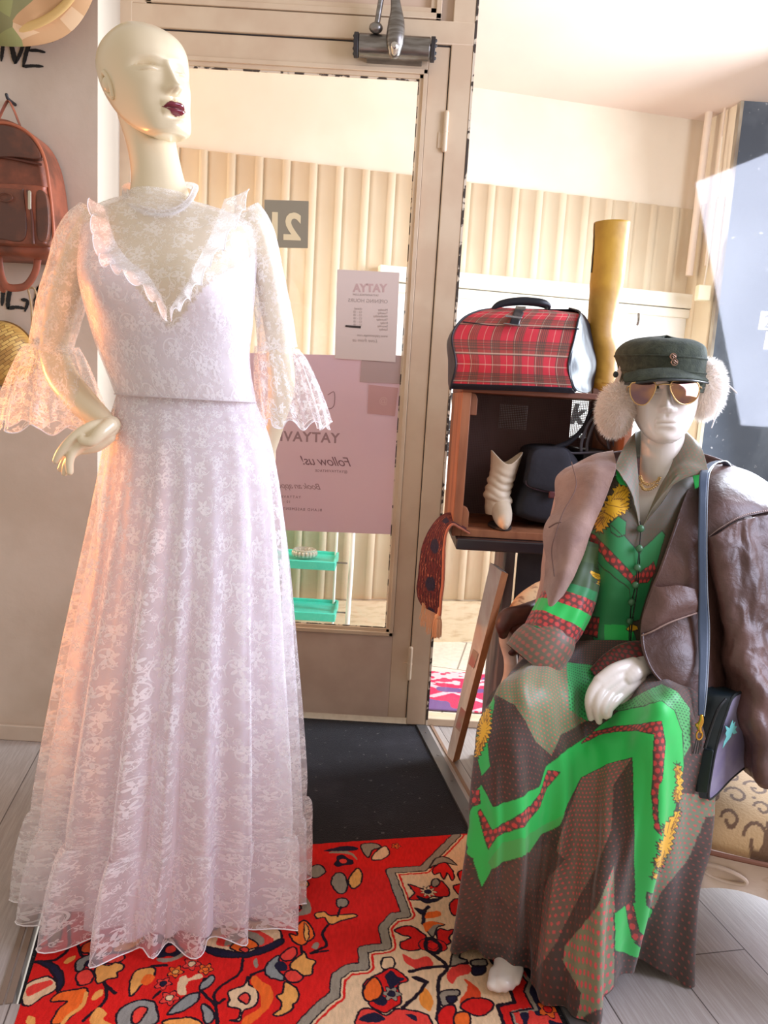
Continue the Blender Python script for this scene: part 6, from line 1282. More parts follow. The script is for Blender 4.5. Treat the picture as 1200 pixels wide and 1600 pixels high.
# bodice fronts
def bod(rows, nu=220, nv=300, name='bodice_front'):
    V = patch(np.array([Wl(r) for r in rows]), nv, nu); V += normals(V)*(.0020*fbm(V*24, 2))[..., None]; return V
LB = [[(958, 742, 1.60), (970, 745, 1.595), (990, 752, 1.595)], [(925, 772, 1.62), (958, 775, 1.575), (996, 790, 1.565)], [(908, 822, 1.63), (955, 826, 1.545), (1000, 828, 1.54)], [(910, 870, 1.62), (950, 878, 1.530), (998, 880, 1.525)], [(914, 920, 1.62), (948, 928, 1.545), (993, 930, 1.535)], [(908, 970, 1.62), (940, 975, 1.56), (986, 978, 1.55)], [(885, 1015, 1.62), (930, 1018, 1.55), (984, 1016, 1.54)], [(880, 1040, 1.60), (925, 1040, 1.54), (982, 1036, 1.53)]]
RBr = [[(1058, 748, 1.595), (1080, 745, 1.60), (1108, 742, 1.62)], [(1034, 785, 1.565), (1075, 778, 1.58), (1125, 775, 1.63)], [(1001, 829, 1.542), (1060, 826, 1.55), (1125, 822, 1.64)], [(999, 881, 1.527), (1050, 878, 1.535), (1112, 872, 1.63)], [(994, 931, 1.537), (1040, 928, 1.55), (1096, 922, 1.63)], [(987, 979, 1.552), (1030, 975, 1.565), (1085, 972, 1.63)], [(985, 1017, 1.542), (1030, 1016, 1.56), (1080, 1014, 1.62)], [(983, 1038, 1.532), (1030, 1040, 1.55), (1080, 1040, 1.60)]]
def q6(pts): return [(780+x/2.857, 640+y/2.857) for x, y in pts]
def print_bodice(cl, duv):
    cl.zone[:] = 1
    cl.fill(q6([(400, 540), (440, 520), (490, 500), (545, 545), (620, 640), (725, 540), (740, 560), (700, 700), (650, 850), (625, 940), (590, 945), (500, 880), (430, 740), (400, 640)]), GRD, 0)
    cl.fill(q6([(400, 640), (410, 620), (450, 690), (580, 800), (590, 960), (620, 1060), (440, 1060), (380, 940), (430, 900)]), GRD, 0)
    cl.fill(q6([(470, 960), (560, 965), (600, 1000), (560, 1060), (470, 1050)]), GRN, 0, None)
    cl.fill(q6([(405, 545), (430, 565), (520, 650), (600, 745), (690, 680), (700, 720), (660, 770), (590, 775), (500, 690), (410, 590)]), MAR, 7)
    cl.fill(q6([(380, 920), (450, 930), (440, 1020), (380, 1000)]), MAR, 7); cl.fill(q6([(540, 1050), (620, 1030), (620, 1070), (530, 1090)]), MAR, 7)
    cl.fill(frill(q6([(505, 365), (530, 335), (575, 345), (585, 375), (575, 415), (580, 450), (540, 470), (530, 490), (500, 500), (480, 530), (450, 550), (425, 530), (440, 470), (470, 420)]), 3.2, 3.2), YEL, 9); petals(cl, q6([(505, 365), (575, 345), (580, 450), (500, 500), (425, 530), (440, 470)]), 26)
    for a, b_ in (((520, 380), (560, 360)), ((510, 400), (560, 400)), ((490, 430), (545, 440)), ((470, 460), (510, 480)), ((455, 480), (470, 520)), ((500, 410), (530, 370))): cl.line(q6([a, b_]), lin((150, 96, 14)), .8)
    cl.fill(q6([(495, 510), (530, 480), (565, 500), (562, 560), (530, 570), (500, 545)]), GRD, 0); cl.line(q6([(500, 515), (545, 560)]), DKL, .7)
    cl.fill(q6([(510, 260), (530, 250), (600, 270), (610, 320), (580, 340), (530, 330)]), GRN, 0)
    cl.fill(q6([(565, 980), (590, 955), (615, 965), (620, 985), (580, 990)]), YEL, 9)
    cl.dots(duv, 7, .0135, .36, RDD, 1); cl.dots(duv, 1, .010, .16, lin((120, 60, 50)), .5)
for rows in (LB, RBr):
    V = bod(rows); cl = Cloth(V, OLV); d_ = (np.linalg.norm(np.diff(V, axis=1), axis=-1).mean(), np.linalg.norm(np.diff(V, axis=0), axis=-1).mean()); print_bodice(cl, d_)
    grid('bodice_front', V, silk, pd, col=cl.col, thick=.002)
# bodice back
Bc = np.array([Wl([(a, y, 1.66), ((a+c)/2, y, 1.78), (c, y, 1.66)]) for a, c, y in ((958, 1108, 742), (912, 1150, 790), (908, 1140, 830), (912, 1115, 900), (908, 1098, 970), (884, 1098, 1030))])
V = patch(Bc, 60, 60); grid('bodice_back', V, silk, pd, col=np.tile(np.array(OLV), (60, 60, 1)), thick=.002)
# collar
def collar(rows, base, under=None, nm='collar'):
    V = patch(np.array([Wl(r) for r in rows]), 90, 90); cl = Cloth(V, base); cl.zone[:] = 2; cl.dots((np.linalg.norm(np.diff(V, axis=1), axis=-1).mean(), np.linalg.norm(np.diff(V, axis=0), axis=-1).mean()), 2, .010, .26, lin((150, 84, 70)), .6)
    return grid('collar', V, silk, pd, col=cl.col, thick=.0018)
COLV = lin((104, 100, 76))
collar([[(992, 676, 1.66), (988, 680, 1.66), (984, 684, 1.665)], [(994, 705, 1.625), (984, 700, 1.62), (973, 702, 1.61)], [(997, 740, 1.59), (982, 727, 1.585), (962, 728, 1.58)], [(999, 780, 1.56), (988, 762, 1.56), (968, 738, 1.562)], [(1000, 829, 1.536), (995, 800, 1.545), (986, 768, 1.555)]], COLV)
collar([[(1062, 672, 1.66), (1066, 672, 1.66), (1071, 674, 1.665)], [(1058, 700, 1.63), (1078, 690, 1.62), (1094, 698, 1.61)], [(1046, 735, 1.59), (1072, 718, 1.585), (1104, 728, 1.57)], [(1028, 768, 1.565), (1058, 740, 1.56), (1102, 740, 1.555)], [(1003, 828, 1.536), (1022, 790, 1.545), (1058, 742, 1.553)]], COLV)
def flat(rows, c, nm): 
    V = patch(np.array([Wl(r) for r in rows]), 30, 20); return grid(nm, V, silk, pd, col=np.tile(np.array(c), (30, 20, 1)), thick=.0015)
flat([[(962, 735, 1.59), (972, 736, 1.59)], [(965, 750, 1.585), (982, 745, 1.585)], [(975, 768, 1.585), (992, 768, 1.58)], [(988, 790, 1.575), (994, 785, 1.573)]], GRN, 'collar_underside')
flat([[(1104, 738, 1.565), (1082, 742, 1.568)], [(1102, 750, 1.567), (1084, 752, 1.57)], [(1090, 762, 1.57), (1086, 764, 1.572)]], GRN, 'collar_underside')
V = patch(np.array([Wl([(990, 678, 1.66), (1000, 672, 1.72), (1036, 668, 1.745), (1058, 668, 1.72), (1064, 674, 1.66)]), Wl([(975, 712, 1.66), (990, 715, 1.73), (1036, 715, 1.765), (1075, 712, 1.73), (1092, 712, 1.66)])]), 20, 60); grid('collar', V, silk, pd, col=np.tile(np.array(COLV), (20, 60, 1)), thick=.002)
# buttons
for x, y, d in ((1001, 826, 1.532), (999, 857, 1.52), (996, 887, 1.518), (993, 914, 1.524), (987, 941, 1.532), (984, 971, 1.545)):
    b = MB(); p = W(x, y, d-.004); b.ball(p, [.0078, .006, .0078], 18, 12); b.build('button', MAT('button_green', (64, 108, 72), .35), pd); 
b = MB(); b.tube(Wl([(1000, 815, 1.534), (1001, 829, 1.534), (999, 857, 1.521), (996, 887, 1.520), (993, 914, 1.526), (987, 941, 1.536), (984, 971, 1.547), (983, 1000, 1.544)]), .0011, 6, res=60); b.build('placket_edge', MAT('dark_thread', (30, 32, 26), .8), pd)
# sleeve seen under the jacket on the left
V = tube_grid(Wl([(918, 850, 1.60), (905, 890, 1.585), (890, 930, 1.56), (872, 968, 1.535), (852, 1003, 1.51)]), [.045, .050, .055, .056, .052], 160, res=260, mod=lambda t_, u_: 1+.05*np.sin(t_*5+u_*4)*u_+.02*np.sin(t_*11)); V += normals(V, True)*(.0025*fbm(V*26, 2))[..., None]
cl = Cloth(V, lin((58, 84, 44))); near = px_of(V); 
s_ = (np.linspace(0, 1, 260)[:, None]+.05*np.sin(np.linspace(0, 6.28, 160))[None]); 
for a, b_, c, z in ((.0, .16, lin((70, 96, 50)), 0), (.42, .50, GRD, 0), (.50, .62, MAR, 7), (.62, .76, GRN, 0), (.76, .92, MAR, 7), (.92, 1.1, GRD, 5)):
    k = (s_ >= a) & (s_ < b_); cl.col[k] = c; cl.zone[k] = z
sunflower(cl, 908, 893, 17); sunflower(cl, 922, 870, 12)
dd_ = (np.linalg.norm(np.diff(V, axis=1), axis=-1).mean(), np.linalg.norm(np.diff(V, axis=0), axis=-1).mean()); cl.dots(dd_, 7, .0135, .36, RDD, 1); cl.dots(dd_, 5, .009, .28, lin((24, 80, 40)), 1)
sl_ = grid('sleeve', V, silk, pd, cu=True, col=cl.col)
V = tube_grid(Wl([(862, 985, 1.52), (856, 1000, 1.512), (840, 1018, 1.505), (826, 1035, 1.50)]), [.050, .058, .062, .060], 120, res=90); cl = Cloth(V, lin((104, 92, 72))); cl.zone[:] = 2; cl.dots((np.linalg.norm(np.diff(V, axis=1), axis=-1).mean(), np.linalg.norm(np.diff(V, axis=0), axis=-1).mean()), 2, .012, .3, lin((176, 84, 72)), .85); grid('cuff', V, silk, pd, cu=True, col=cl.col)
# cuff of the other sleeve, dark red dotted, behind the hand
V = tube_grid(Wl([(930, 1058, 1.50), (960, 1040, 1.50), (990, 1030, 1.505), (1040, 1030, 1.53), (1110, 1015, 1.58), (1165, 975, 1.66)]), [.022, .032, .036, .038, .042, .046], 120, res=140, mod=lambda t_, u_: 1+.06*np.sin(t_*4+u_*6)); cl = Cloth(V, lin((74, 48, 40))); cl.zone[:] = 7; cl.dots((np.linalg.norm(np.diff(V, axis=1), axis=-1).mean(), np.linalg.norm(np.diff(V, axis=0), axis=-1).mean()), 7, .015, .34, lin((150, 40, 44)), .9); grid('sleeve', V, silk, pd, cu=True, col=cl.col)

# necklace
gold = MAT('gold_chain', (206, 168, 110), .25, .9)
b = MB()
for P in (Wl([(1000, 745, 1.60), (1003, 752, 1.60), (1012, 757, 1.60), (1026, 752, 1.603), (1030, 746, 1.61)]), Wl([(1000, 756, 1.60), (1005, 764, 1.60), (1015, 764, 1.60), (1026, 757, 1.603)])):
    for k, p in enumerate(cr(P, 22)):
        a = 1.57*(k % 2); b.tube([p+[.0032*math.cos(q), -.003+.0022*math.sin(q)*math.sin(a), .0022*math.sin(q)*math.cos(a)+.0008*math.sin(q)] for q in np.linspace(0, 6.28, 10, endpoint=False)], .0008, 5, closed=True)
tag(b.build('necklace', gold), 'double gold chain necklace around the neck of the seated mannequin', 'necklace')

# ---------------------------------------------------------------- leather jacket
m, n, out = nt_new('brown_suede'); co = COORD(n); g = NOISE(n, co, 5, 5, .6, .3); g2 = NOISE(n, co, 42, 5, .6, 1.5)
c = MIXC(n, RAMP(n, g, .35, .65), lin((74, 49, 43)), lin((100, 70, 62))); c = MIXC(n, MATH(n, 'MULTIPLY', RAMP(n, g2, .5, .75), .5), c, lin((72, 48, 44)))
p = PR(n, c, .42, bump=BUMP(n, MATH(n, 'ADD', g2, MATH(n, 'MULTIPLY', NOISE(n, co, 120, 3), .4)), .35, .004), spec=.5); n.links.new(p.outputs[0], out.inputs[0]); jm = m
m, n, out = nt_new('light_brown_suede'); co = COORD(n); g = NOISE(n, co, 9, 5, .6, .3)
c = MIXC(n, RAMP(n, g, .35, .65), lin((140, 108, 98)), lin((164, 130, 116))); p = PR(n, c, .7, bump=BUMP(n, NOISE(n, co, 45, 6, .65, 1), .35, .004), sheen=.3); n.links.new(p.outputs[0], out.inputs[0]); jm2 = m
jk = thing('leather_jacket', 'brown leather jacket draped over the shoulders of the seated mannequin', 'jacket', (.8, 1.65, .6))
def jpatch(nm, rows, mat=None, nv=140, nu=110, amp=.005, fr=18, thick=.0035, str_=(1, 1, 1), rid=.0, parent=None):
    V = patch(np.array([Wl(r) for r in rows]), nv, nu); Q_ = V*np.array(str_)
    V += normals(V)*(amp*fbm(Q_*fr, 3, 2)+rid*ridge(Q_*fr*.6, 2, 7)*.5)[..., None]
    return grid(nm, V, mat or jm, parent or jk, thick=thick), V
o, Vl = jpatch('left_front', [
 [(905, 724, 1.67), (935, 712, 1.66), (958, 706, 1.67)], [(871, 745, 1.64), (925, 735, 1.575), (962, 732, 1.565)], [(867, 790, 1.60), (910, 790, 1.54), (943, 785, 1.54)],
 [(851, 828, 1.56), (890, 832, 1.51), (921, 835, 1.515)], [(853, 875, 1.56), (882, 880, 1.50), (904, 880, 1.515)], [(851, 918, 1.56), (868, 922, 1.50), (884, 920, 1.51)], [(848, 950, 1.57), (855, 955, 1.51), (864, 950, 1.52)], [(838, 990, 1.56), (841, 992, 1.52), (845, 990, 1.53)]], jm2, amp=.0075, fr=15)
jpatch('left_side', [[(874, 742, 1.66), (872, 750, 1.72)], [(868, 800, 1.62), (862, 800, 1.74)], [(855, 850, 1.60), (850, 850, 1.74)], [(850, 910, 1.60), (843, 910, 1.72)], [(846, 960, 1.60), (832, 960, 1.68)], [(836, 1000, 1.59), (815, 1010, 1.62)], [(822, 1040, 1.555), (808, 1040, 1.57)]], jm2, nu=50)
b = MB(); b.tube(Wl([(893, 722, 1.606), (900, 760, 1.55), (880, 800, 1.53), (868, 835, 1.515), (862, 860, 1.515), (866, 900, 1.497)]), .0012, 6, res=50); b.tube(Wl([(858, 824, 1.53), (868, 818, 1.515), (876, 816, 1.51)]), .0016, 6, res=16); b.build('seam', MAT('jacket_seam', (108, 80, 72), .6), jk)
o, Vr = jpatch('right_front', [
 [(1085, 742, 1.63), (1115, 738, 1.66), (1150, 745, 1.70)], [(1070, 775, 1.575), (1115, 775, 1.58), (1160, 780, 1.66)], [(1052, 825, 1.53), (1105, 825, 1.53), (1160, 830, 1.62)], [(1034, 875, 1.505), (1095, 878, 1.51), (1160, 885, 1.60)],
 [(1014, 925, 1.50), (1085, 930, 1.50), (1162, 940, 1.58)], [(1001, 975, 1.475), (1080, 985, 1.475), (1165, 990, 1.56)], [(1004, 1020, 1.44), (1080, 1030, 1.44), (1165, 1030, 1.54)], [(1022, 1055, 1.42), (1085, 1070, 1.42), (1158, 1060, 1.52)], [(1062, 1088, 1.41), (1100, 1104, 1.42), (1145, 1085, 1.50)]], amp=.006, fr=14, rid=.0)
b = MB(); b.tube([p+[0, -.003, 0] for p in Vr[30:, 2][::4]], .0026, 6); b.build('rolled_edge', jm, jk)
jpatch('lapel', [[(1022, 915, 1.487), (1032, 918, 1.48), (1060, 915, 1.478), (1090, 922, 1.482)], [(1013, 940, 1.48), (1040, 940, 1.462), (1070, 940, 1.466), (1090, 940, 1.476)], [(1004, 965, 1.465), (1030, 965, 1.452), (1058, 958, 1.462), (1090, 952, 1.476)], [(1001, 990, 1.458), (1018, 985, 1.452), (1045, 972, 1.458), (1085, 958, 1.474)]], nv=60, nu=60, amp=.003)
b = MB(); b.tube(Wl([(1003, 993, 1.45), (1020, 986, 1.445), (1048, 972, 1.45), (1088, 958, 1.468)]), .0016, 6, res=30)
b.tube(Wl([(1064, 1040, 1.435), (1072, 1037, 1.432), (1078, 1042, 1.432)]), .002, 6, res=12); b.build('stitching', MAT('jacket_thread_pale', (150, 122, 110), .6), jk)  # paler thread along the lapel edge and one small mark
jpatch('yoke', [[(1090, 735, 1.66), (1130, 728, 1.72), (1175, 742, 1.74), (1215, 768, 1.74)], [(1092, 760, 1.58), (1130, 748, 1.60), (1175, 762, 1.62), (1222, 790, 1.66)], [(1098, 800, 1.525), (1130, 785, 1.53), (1175, 785, 1.55), (1225, 800, 1.60)], [(1106, 842, 1.505), (1130, 826, 1.505), (1165, 808, 1.52), (1222, 798, 1.58)]], amp=.004, fr=14, thick=.005)
b = MB()
for k in range(46):
    f = k/45; P = cr(Wl([(1108, 838, 1.497), (1130, 822, 1.495), (1165, 804, 1.51), (1215, 795, 1.57)]), 46)
    p0 = P[k]; p1 = P[min(k+1, 45)] if k < 45 else P[k]+.001; b.tube([p0, p0*.4+p1*.6], .0011, 5, round_=False)
b.build('stitching', MAT('jacket_thread_light', (176, 150, 140), .6), jk)
# hanging sleeve on the right
SR = [[(1108, 838, 1.50), (1150, 815, 1.50), (1200, 805, 1.54), (1240, 810, 1.62)], [(1118, 900, 1.49), (1160, 890, 1.475), (1205, 885, 1.51), (1245, 890, 1.60)], [(1132, 965, 1.475), (1165, 960, 1.455), (1205, 960, 1.49), (1245, 965, 1.58)], [(1142, 1030, 1.455), (1170, 1030, 1.425), (1208, 1030, 1.45), (1245, 1030, 1.54)],
      [(1151, 1090, 1.43), (1177, 1092, 1.385), (1210, 1092, 1.40), (1245, 1092, 1.50)], [(1164, 1145, 1.43), (1182, 1150, 1.37), (1210, 1150, 1.38), (1242, 1150, 1.48)], [(1176, 1195, 1.44), (1190, 1205, 1.38), (1210, 1205, 1.39), (1236, 1200, 1.47)], [(1186, 1215, 1.45), (1194, 1222, 1.395), (1206, 1222, 1.40), (1228, 1215, 1.46)]]
F_ = np.array([Wl(r) for r in SR]); Bk = F_[:, ::-1][:, [1, 2]]+np.array([0, .13, 0]); C_ = np.concatenate([F_, Bk], 1)
V = patch(C_, 240, 150, closed=True); s2 = np.linspace(0, 1, 240)[:, None]; wv_ = .006*np.sin(V[..., 2]*75+V[..., 0]*60)*np.clip(s2*2-.35, 0, 1)+.007*fbm(V*np.array([26, 26, 9]), 3, 4)+.004*ridge(V*np.array([22, 22, 12]), 2, 8)
N = normals(V, True); V += N*np.sign(((V-V.mean(1, keepdims=True))*N).sum(-1).mean())*wv_[..., None]; grid('sleeve', V, jm, jk, cu=True, thick=.003)
jpatch('back', [[(905, 722, 1.68), (960, 705, 1.76), (1040, 700, 1.80), (1120, 715, 1.78), (1200, 760, 1.76)], [(868, 800, 1.72), (950, 800, 1.80), (1040, 800, 1.83), (1130, 800, 1.81), (1225, 830, 1.74)], [(850, 950, 1.72), (950, 950, 1.80), (1040, 950, 1.82), (1130, 950, 1.80), (1225, 960, 1.72)], [(835, 1030, 1.68), (940, 1030, 1.78), (1040, 1040, 1.80), (1130, 1040, 1.78), (1220, 1050, 1.70)]], nv=80, nu=100)

# ---------------------------------------------------------------- shoulder bag
bag = thing('shoulder_bag', 'dark green and lavender leather shoulder bag hanging at the right hip', 'handbag', W(1100, 1246, 1.46))
dg = MAT('bottle_green_leather', (28, 42, 46), .4, c2=(20, 32, 38), ns=9, bs=60, bst=.25); lav = MAT('lavender_suede', (142, 134, 156), .7, c2=(126, 116, 148), ns=14, lohi=(.4, .65)); navy = MAT('navy_strap', (58, 72, 92), .4, bs=70, bst=.2)
face = cr(Wl([(1150, 1086, 1.40), (1135, 1118, 1.385), (1122, 1160, 1.375), (1113, 1205, 1.37), (1108, 1245, 1.37), (1118, 1243, 1.385), (1145, 1215, 1.43), (1175, 1190, 1.48), (1205, 1160, 1.52), (1210, 1110, 1.52), (1185, 1082, 1.46)]), 90, closed=True)
toff = np.array([-.048, .030, -.004])
b = MB(); b.prism(face, toff*.06); b.build('front_panel', lav, bag)
rows_ = np.array([face+toff*.05, face+toff*.1+[0, -.004, 0]]+[face+toff*k+np.array([0, -.008*math.sin(k*math.pi), 0]) for k in (.3, .5, .7, .9)]+[face+toff*1.0])
b = MB(); b.grid(rows_, cu=True, caps=True); b.build('gusset', dg, bag)
b = MB(); b.tube(face[::2]+toff*.03, .0032, 8, closed=True); b.tube(face[::2]+toff*.98, .0036, 8, closed=True); b.build('piping', MAT('bag_piping', (22, 30, 34), .35), bag)
b = MB(); g0 = [W(1084, 1165, 1.392), W(1112, 1168, 1.367), W(1102, 1236, 1.360), W(1084, 1234, 1.376)]
b.prism(np.array(g0)+[0, -.012, 0], (0, .008, 0)); b.build('end_pocket', dg, bag, bevel=.003)
b = MB(); b.tube([p+[0, -.004, 0] for p in Wl([(1100, 1166, 1.365), (1108, 1140, 1.367), (1120, 1108, 1.374), (1132, 1092, 1.385)])], .003, 8, res=24); b.build('zip', MAT('black_zip', (16, 18, 20), .4), bag)
V = patch(np.array([Wl([(x-w, y, d), (x+w, y, d)]) for x, y, d, w in ((1107, 728, 1.585, 7), (1100, 742, 1.545, 7), (1098, 780, 1.505, 6), (1097, 850, 1.485, 6), (1098, 920, 1.475, 6), (1099, 980, 1.462, 8), (1099, 1030, 1.43, 7), (1097, 1080, 1.385, 6), (1095, 1118, 1.365, 4))]), 120, 6); grid('strap', V, navy, bag, thick=.0025, offset=0)
b = MB(); b.tube(V[:, -1]+[.001, -.001, 0], .0012, 6); b.build('strap_edge', MAT('pale_strap_edge', (150, 158, 168), .4), bag)
V = patch(np.array([Wl([(x-w, y, d), (x+w, y, d)]) for x, y, d, w in ((1107, 728, 1.585, 7), (1118, 722, 1.63, 6), (1132, 722, 1.68, 6), (1140, 740, 1.76, 6), (1150, 800, 1.84, 6), (1165, 950, 1.84, 6), (1185, 1082, 1.68, 6))]), 80, 6); grid('strap', V, navy, bag, thick=.0025, offset=0)
b = MB(); c = W(1095, 1128, 1.345); b.tube([c+[0, 0, .012], c+[0, -.002, .002], c+[-.003, -.002, -.008], c+[.002, 0, -.02]], [.0032, .0048, .0055, .003], 12); b.tube([c+[.0055*math.cos(a), -.001, -.026+.009*math.sin(a)] for a in np.linspace(0, 6.28, 18, endpoint=False)], .0018, 8, closed=True); b.ball(c+[-.007, -.002, -.006], .004); b.build('clasp', MAT('brass', (220, 164, 70), .25, .95), bag)
b = MB()
for dx in (-.004, 0, .004): b.tube([c+[dx, 0, -.034], c+[dx*1.2, .004, -.066]], .0012, 6)
b.build('tassel_cord', MAT('dark_cord', (60, 58, 56), .6), bag)
fcx, fcy = (1141, 1141), None
b = MB(); fd = W(1160, 1141, 1.425)-W(1125, 1141, 1.378); fd[2] = 0; fd /= np.linalg.norm(fd); base = W(1141, 1141, 1.3785)
star = [(-1.4, 1.5), (-.6, .9), (-.3, .5), (-.1, 1.6), (.2, 2.3), (.5, 1.3), (.9, 1.7), (.8, .7), (1.5, .4), (1.1, -.1), (1.7, -1.1), (.9, -1.2), (.5, -.6), (.3, -1.6), (-.5, -2.4), (-1.3, -3.6), (-1.2, -2.2), (-.8, -1.1), (-1.1, -.3), (-.9, .3)]
b.prism([base+fd*x*.015+np.array([0, 0, y*.0092]) for x, y in star], (0, -.0012, 0)); b.build('leather_flower', MAT('aqua_leather', (112, 190, 186), .6), bag)

# ---------------------------------------------------------------- cap, sunglasses, earmuffs
cap = thing('fisherman_cap', 'dark green wool peaked cap with small metal badge on the seated mannequin', 'cap', W(1035, 590, 1.64))
wool = MAT('green_wool', (50, 56, 46), .95, c2=(66, 72, 58), ns=60, bs=260, bst=.8, bd=.002)
rowsc = [(978, 1092, 612, .104), (972, 1095, 600, .108), (970, 1095, 585, .110), (968, 1095, 572, .110), (964, 1097, 560, .110), (967, 1098, 549, .106), (978, 1096, 539, .098), (994, 1086, 532, .080), (1014, 1072, 528, .05), (1038, 1048, 527, .008)]
V = cr(np.array([ringpx(a, c, y, 1.685, r, 110) for a, c, y, r in rowsc]), 90); th = np.linspace(0, 2*math.pi, 110, endpoint=False)
V[..., 2] += (.012*np.cos(th-.3))[None]*np.linspace(0, 1, 90)[:, None]*0+.006*(-np.cos(th))[None]*np.linspace(0, 1, 90)[:, None]
V += normals(V, True)*(.0016*fbm(V*30, 2))[..., None]; grid('crown', V, wool, cap, cu=True, thick=.003)
b = MB(); b.tube(V[22][::2]+np.array([0, -.0005, 0]), .0022, 6, closed=True); b.tube(V[40][::2], .0026, 6, closed=True); b.build('band_cord', wool, cap)
# peak
pk = [[(977, 586, 1.615), (1000, 580, 1.585), (1035, 577, 1.575), (1068, 579, 1.59), (1096, 588, 1.625)], [(975, 592, 1.600), (1000, 589, 1.565), (1037, 586, 1.545), (1074, 587, 1.565), (1103, 594, 1.61)], [(977, 598, 1.59), (1002, 596, 1.552), (1038, 592, 1.53), (1076, 593, 1.548), (1106, 597, 1.60)]]
V = patch(np.array([Wl(r) for r in pk]), 30, 80); grid('peak', V, wool, cap, thick=.004)
b = MB(); b.tube(V[-1]+[0, -.001, -.002], .0026, 8); b.build('peak_edge', MAT('peak_leather', (40, 44, 42), .3), cap)
b = MB()
for (x, y, r) in ((1052, 557, .0062), (1054, 566, .0066)):
    c = W(x, y, 1.572); b.tube([c+[r*math.cos(a), 0, r*math.sin(a)] for a in np.linspace(0, 6.28, 20, endpoint=False)], .0011, 6, closed=True)
    for k in range(3):
        a = k*2.1; b.tube([c+[r*.4*math.cos(a)+.0022*math.cos(q), -.0005, r*.4*math.sin(a)+.0022*math.sin(q)] for q in np.linspace(0, 6.28, 10, endpoint=False)], .0007, 5, closed=True)
b.build('badge', MAT('rose_metal', (176, 140, 120), .3, .9), cap)
b = MB(); b.ball(W(962, 585, 1.64), [.006, .004, .007]); b.build('side_button', MAT('cap_button', (30, 34, 32), .4), cap)

sg = thing('aviator_sunglasses', 'gold rimmed aviator sunglasses with mirrored brown lenses on the seated mannequin', 'sunglasses', W(1037, 612, 1.55))
lens = MAT('mirror_lens', (150, 104, 92), .04, 1.0)
mL, nL, oL = nt_new('mirror_lens_gradient'); uvn = COORD(nL, 'UV')
cN = MIXC(nL, RAMP(nL, NOISE(nL, MAP(nL, COORD(nL), (1, 1, 1)), 20, 2), .35, .65), lin((128, 96, 100)), lin((176, 128, 96))); pL = PR(nL, cN, .06, .9); nL.links.new(pL.outputs[0], oL.inputs[0])
for nm, pts in (('l', [(986, 600), (1000, 597), (1019, 596), (1025, 602), (1021, 616), (1012, 629), (1003, 633), (992, 629), (985, 616)]), ('r', [(1049, 597), (1062, 595), (1080, 596), (1091, 600), (1092, 614), (1085, 626), (1070, 632), (1057, 626), (1048, 610)])):
    def dep(x): return 1.548+.00022*abs(x-1038)**1.12*(1 if x > 1038 else .8)+.0
    R2 = cr(np.array([W(x, y, dep(x)) for x, y in pts]), 60, closed=True); c = R2.mean(0)
    rows_ = np.array([c+(R2-c)*k+np.array([0, -.003*(1-k*k), 0]) for k in (1, .8, .55, .3, .05)]); b = MB(); b.grid(rows_, cu=True, caps=True); b.build('lens', mL, sg)
    b = MB(); b.tube(R2, .0013, 8, closed=True); b.build('rim', gold, sg)
b = MB(); b.tube(Wl([(1021, 603, 1.555), (1030, 601, 1.545), (1040, 600, 1.543), (1051, 602, 1.552)]), .0013, 8, res=20); b.tube(Wl([(1018, 596, 1.556), (1036, 592, 1.546), (1054, 596, 1.556)]), .0012, 8, res=20); b.build('bridge', gold, sg)
b = MB(); b.tube(Wl([(985, 603, 1.566), (980, 606, 1.58), (981, 612, 1.66)]), .0016, 8, res=16); b.tube(Wl([(1091, 603, 1.568), (1096, 606, 1.59), (1094, 612, 1.68)]), .0016, 8, res=16); b.build('temple', gold, sg)

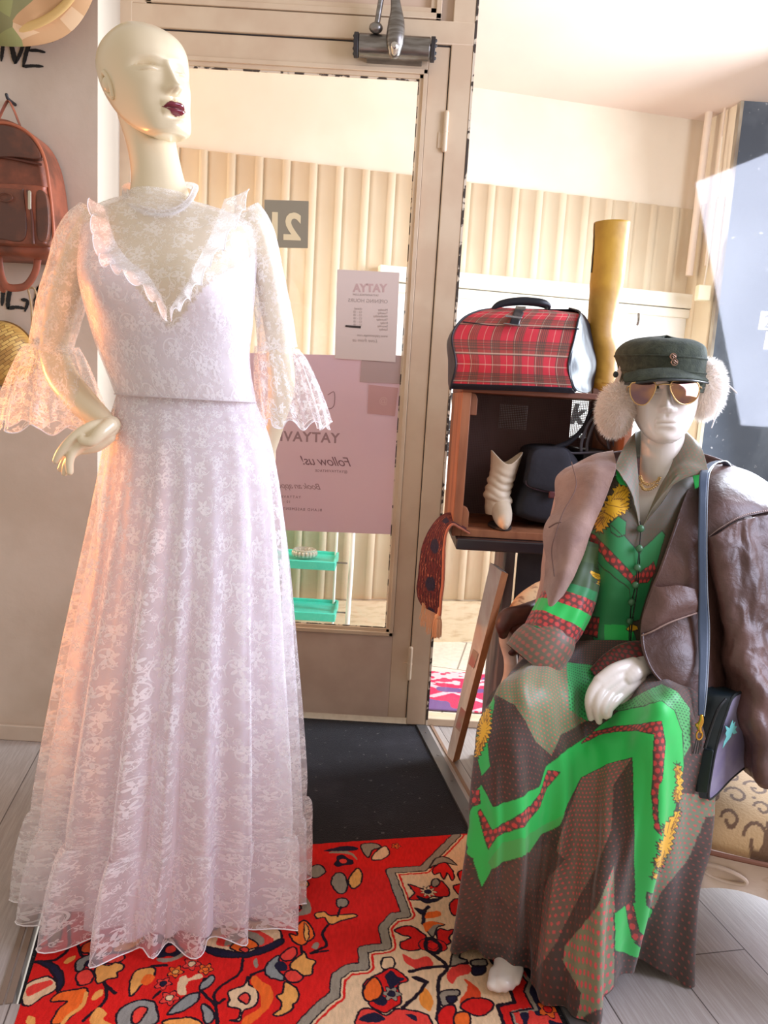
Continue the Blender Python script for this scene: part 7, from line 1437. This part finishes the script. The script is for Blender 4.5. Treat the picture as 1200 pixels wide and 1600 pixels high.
em = thing('fur_earmuffs', 'cream fluffy fur earmuffs on the seated mannequin', 'earmuffs', W(1037, 630, 1.66))
m, n, out = nt_new('cream_fur'); p = PR(n, lin((252, 240, 230)), .9, sheen=.3); s_ = ADD_LAYER_TRANSLUCENT(n, p.outputs[0], lin((255, 250, 244)), .6); n.links.new(s_, out.inputs[0]); fur = m
for (x, y, d, rx, ry, rz, nx) in ((962, 640, 1.645, .036, .045, .060, -1), (1103, 608, 1.66, .036, .045, .068, 1)):
    c = W(x, y, d); b = MB(); b.ball(c, [rx*.86, ry*.86, rz*.86], 32, 22)
    n_ = 5200; u_ = rng.normal(size=(n_, 3)); u_ /= np.linalg.norm(u_, axis=1, keepdims=True); root = c+u_*np.array([rx, ry, rz])*.82
    dr_ = u_+rng.normal(size=(n_, 3))*.35+np.array([nx*.15, 0, -.35]); dr_ /= np.linalg.norm(dr_, axis=1, keepdims=True); ln = .012+.010*rng.random((n_, 1)); sd = np.cross(dr_, rng.normal(size=(n_, 3))); sd /= np.linalg.norm(sd, axis=1, keepdims=True); sd *= .0007
    Vt = np.stack([root-sd, root+sd, root+dr_*ln*.6+sd*.6, root+dr_*ln+np.array([0, 0, -.002]), root+dr_*ln*.6-sd*.6], 1).reshape(-1, 3)
    b.add(Vt, [(5*k, 5*k+1, 5*k+2, 5*k+3, 5*k+4) for k in range(n_)]); b.build('fur_pad', fur, em)
b = MB(); b.tube(Wl([(962, 600, 1.67), (985, 545, 1.71), (1035, 530, 1.73), (1085, 540, 1.715), (1102, 575, 1.69)]), .005, 8, res=30); b.build('headband', fur, em)
b = MB(); b.tube(Wl([(1132, 597, 1.63), (1142, 605, 1.628), (1151, 614, 1.628)]), .0016, 6); b.tube(Wl([(1131, 617, 1.63), (1122, 640, 1.63), (1112, 668, 1.63)]), .0014, 6); b.ball(W(1132, 617, 1.63), .004); b.build('tag_string', MAT('clear_tag_string', (232, 224, 220), .3), em)

# small white number cards on the dark panel outside
t = thing('number_card', 'small white card with a number on the blue-grey panel outside', 'sign', W(1195, 502, 3.565))
b = MB(); b.prism([W(x, y, 3.566) for x, y in ((1189, 486), (1225, 488), (1221, 517), (1184, 515))], (0, -.004, 0)); b.build('card', board_m, t)
text_mesh('21', .085, Matrix.Translation(W(1192, 512, 3.5605))@Matrix(((1, 0, 0, 0), (0, 0, -1, 0), (0, 1, 0, 0), (0, 0, 0, 1))), MAT('grey_digits', (120, 120, 120), .7), 'digits', t)
b = MB(); b.prism([W(x, y, 3.566) for x, y in ((1197, 518), (1225, 519), (1222, 547), (1192, 546))], (0, -.004, 0)); tag(b.build('blank_card', board_m), 'second small white card directly below the number card on the dark panel', 'sign')
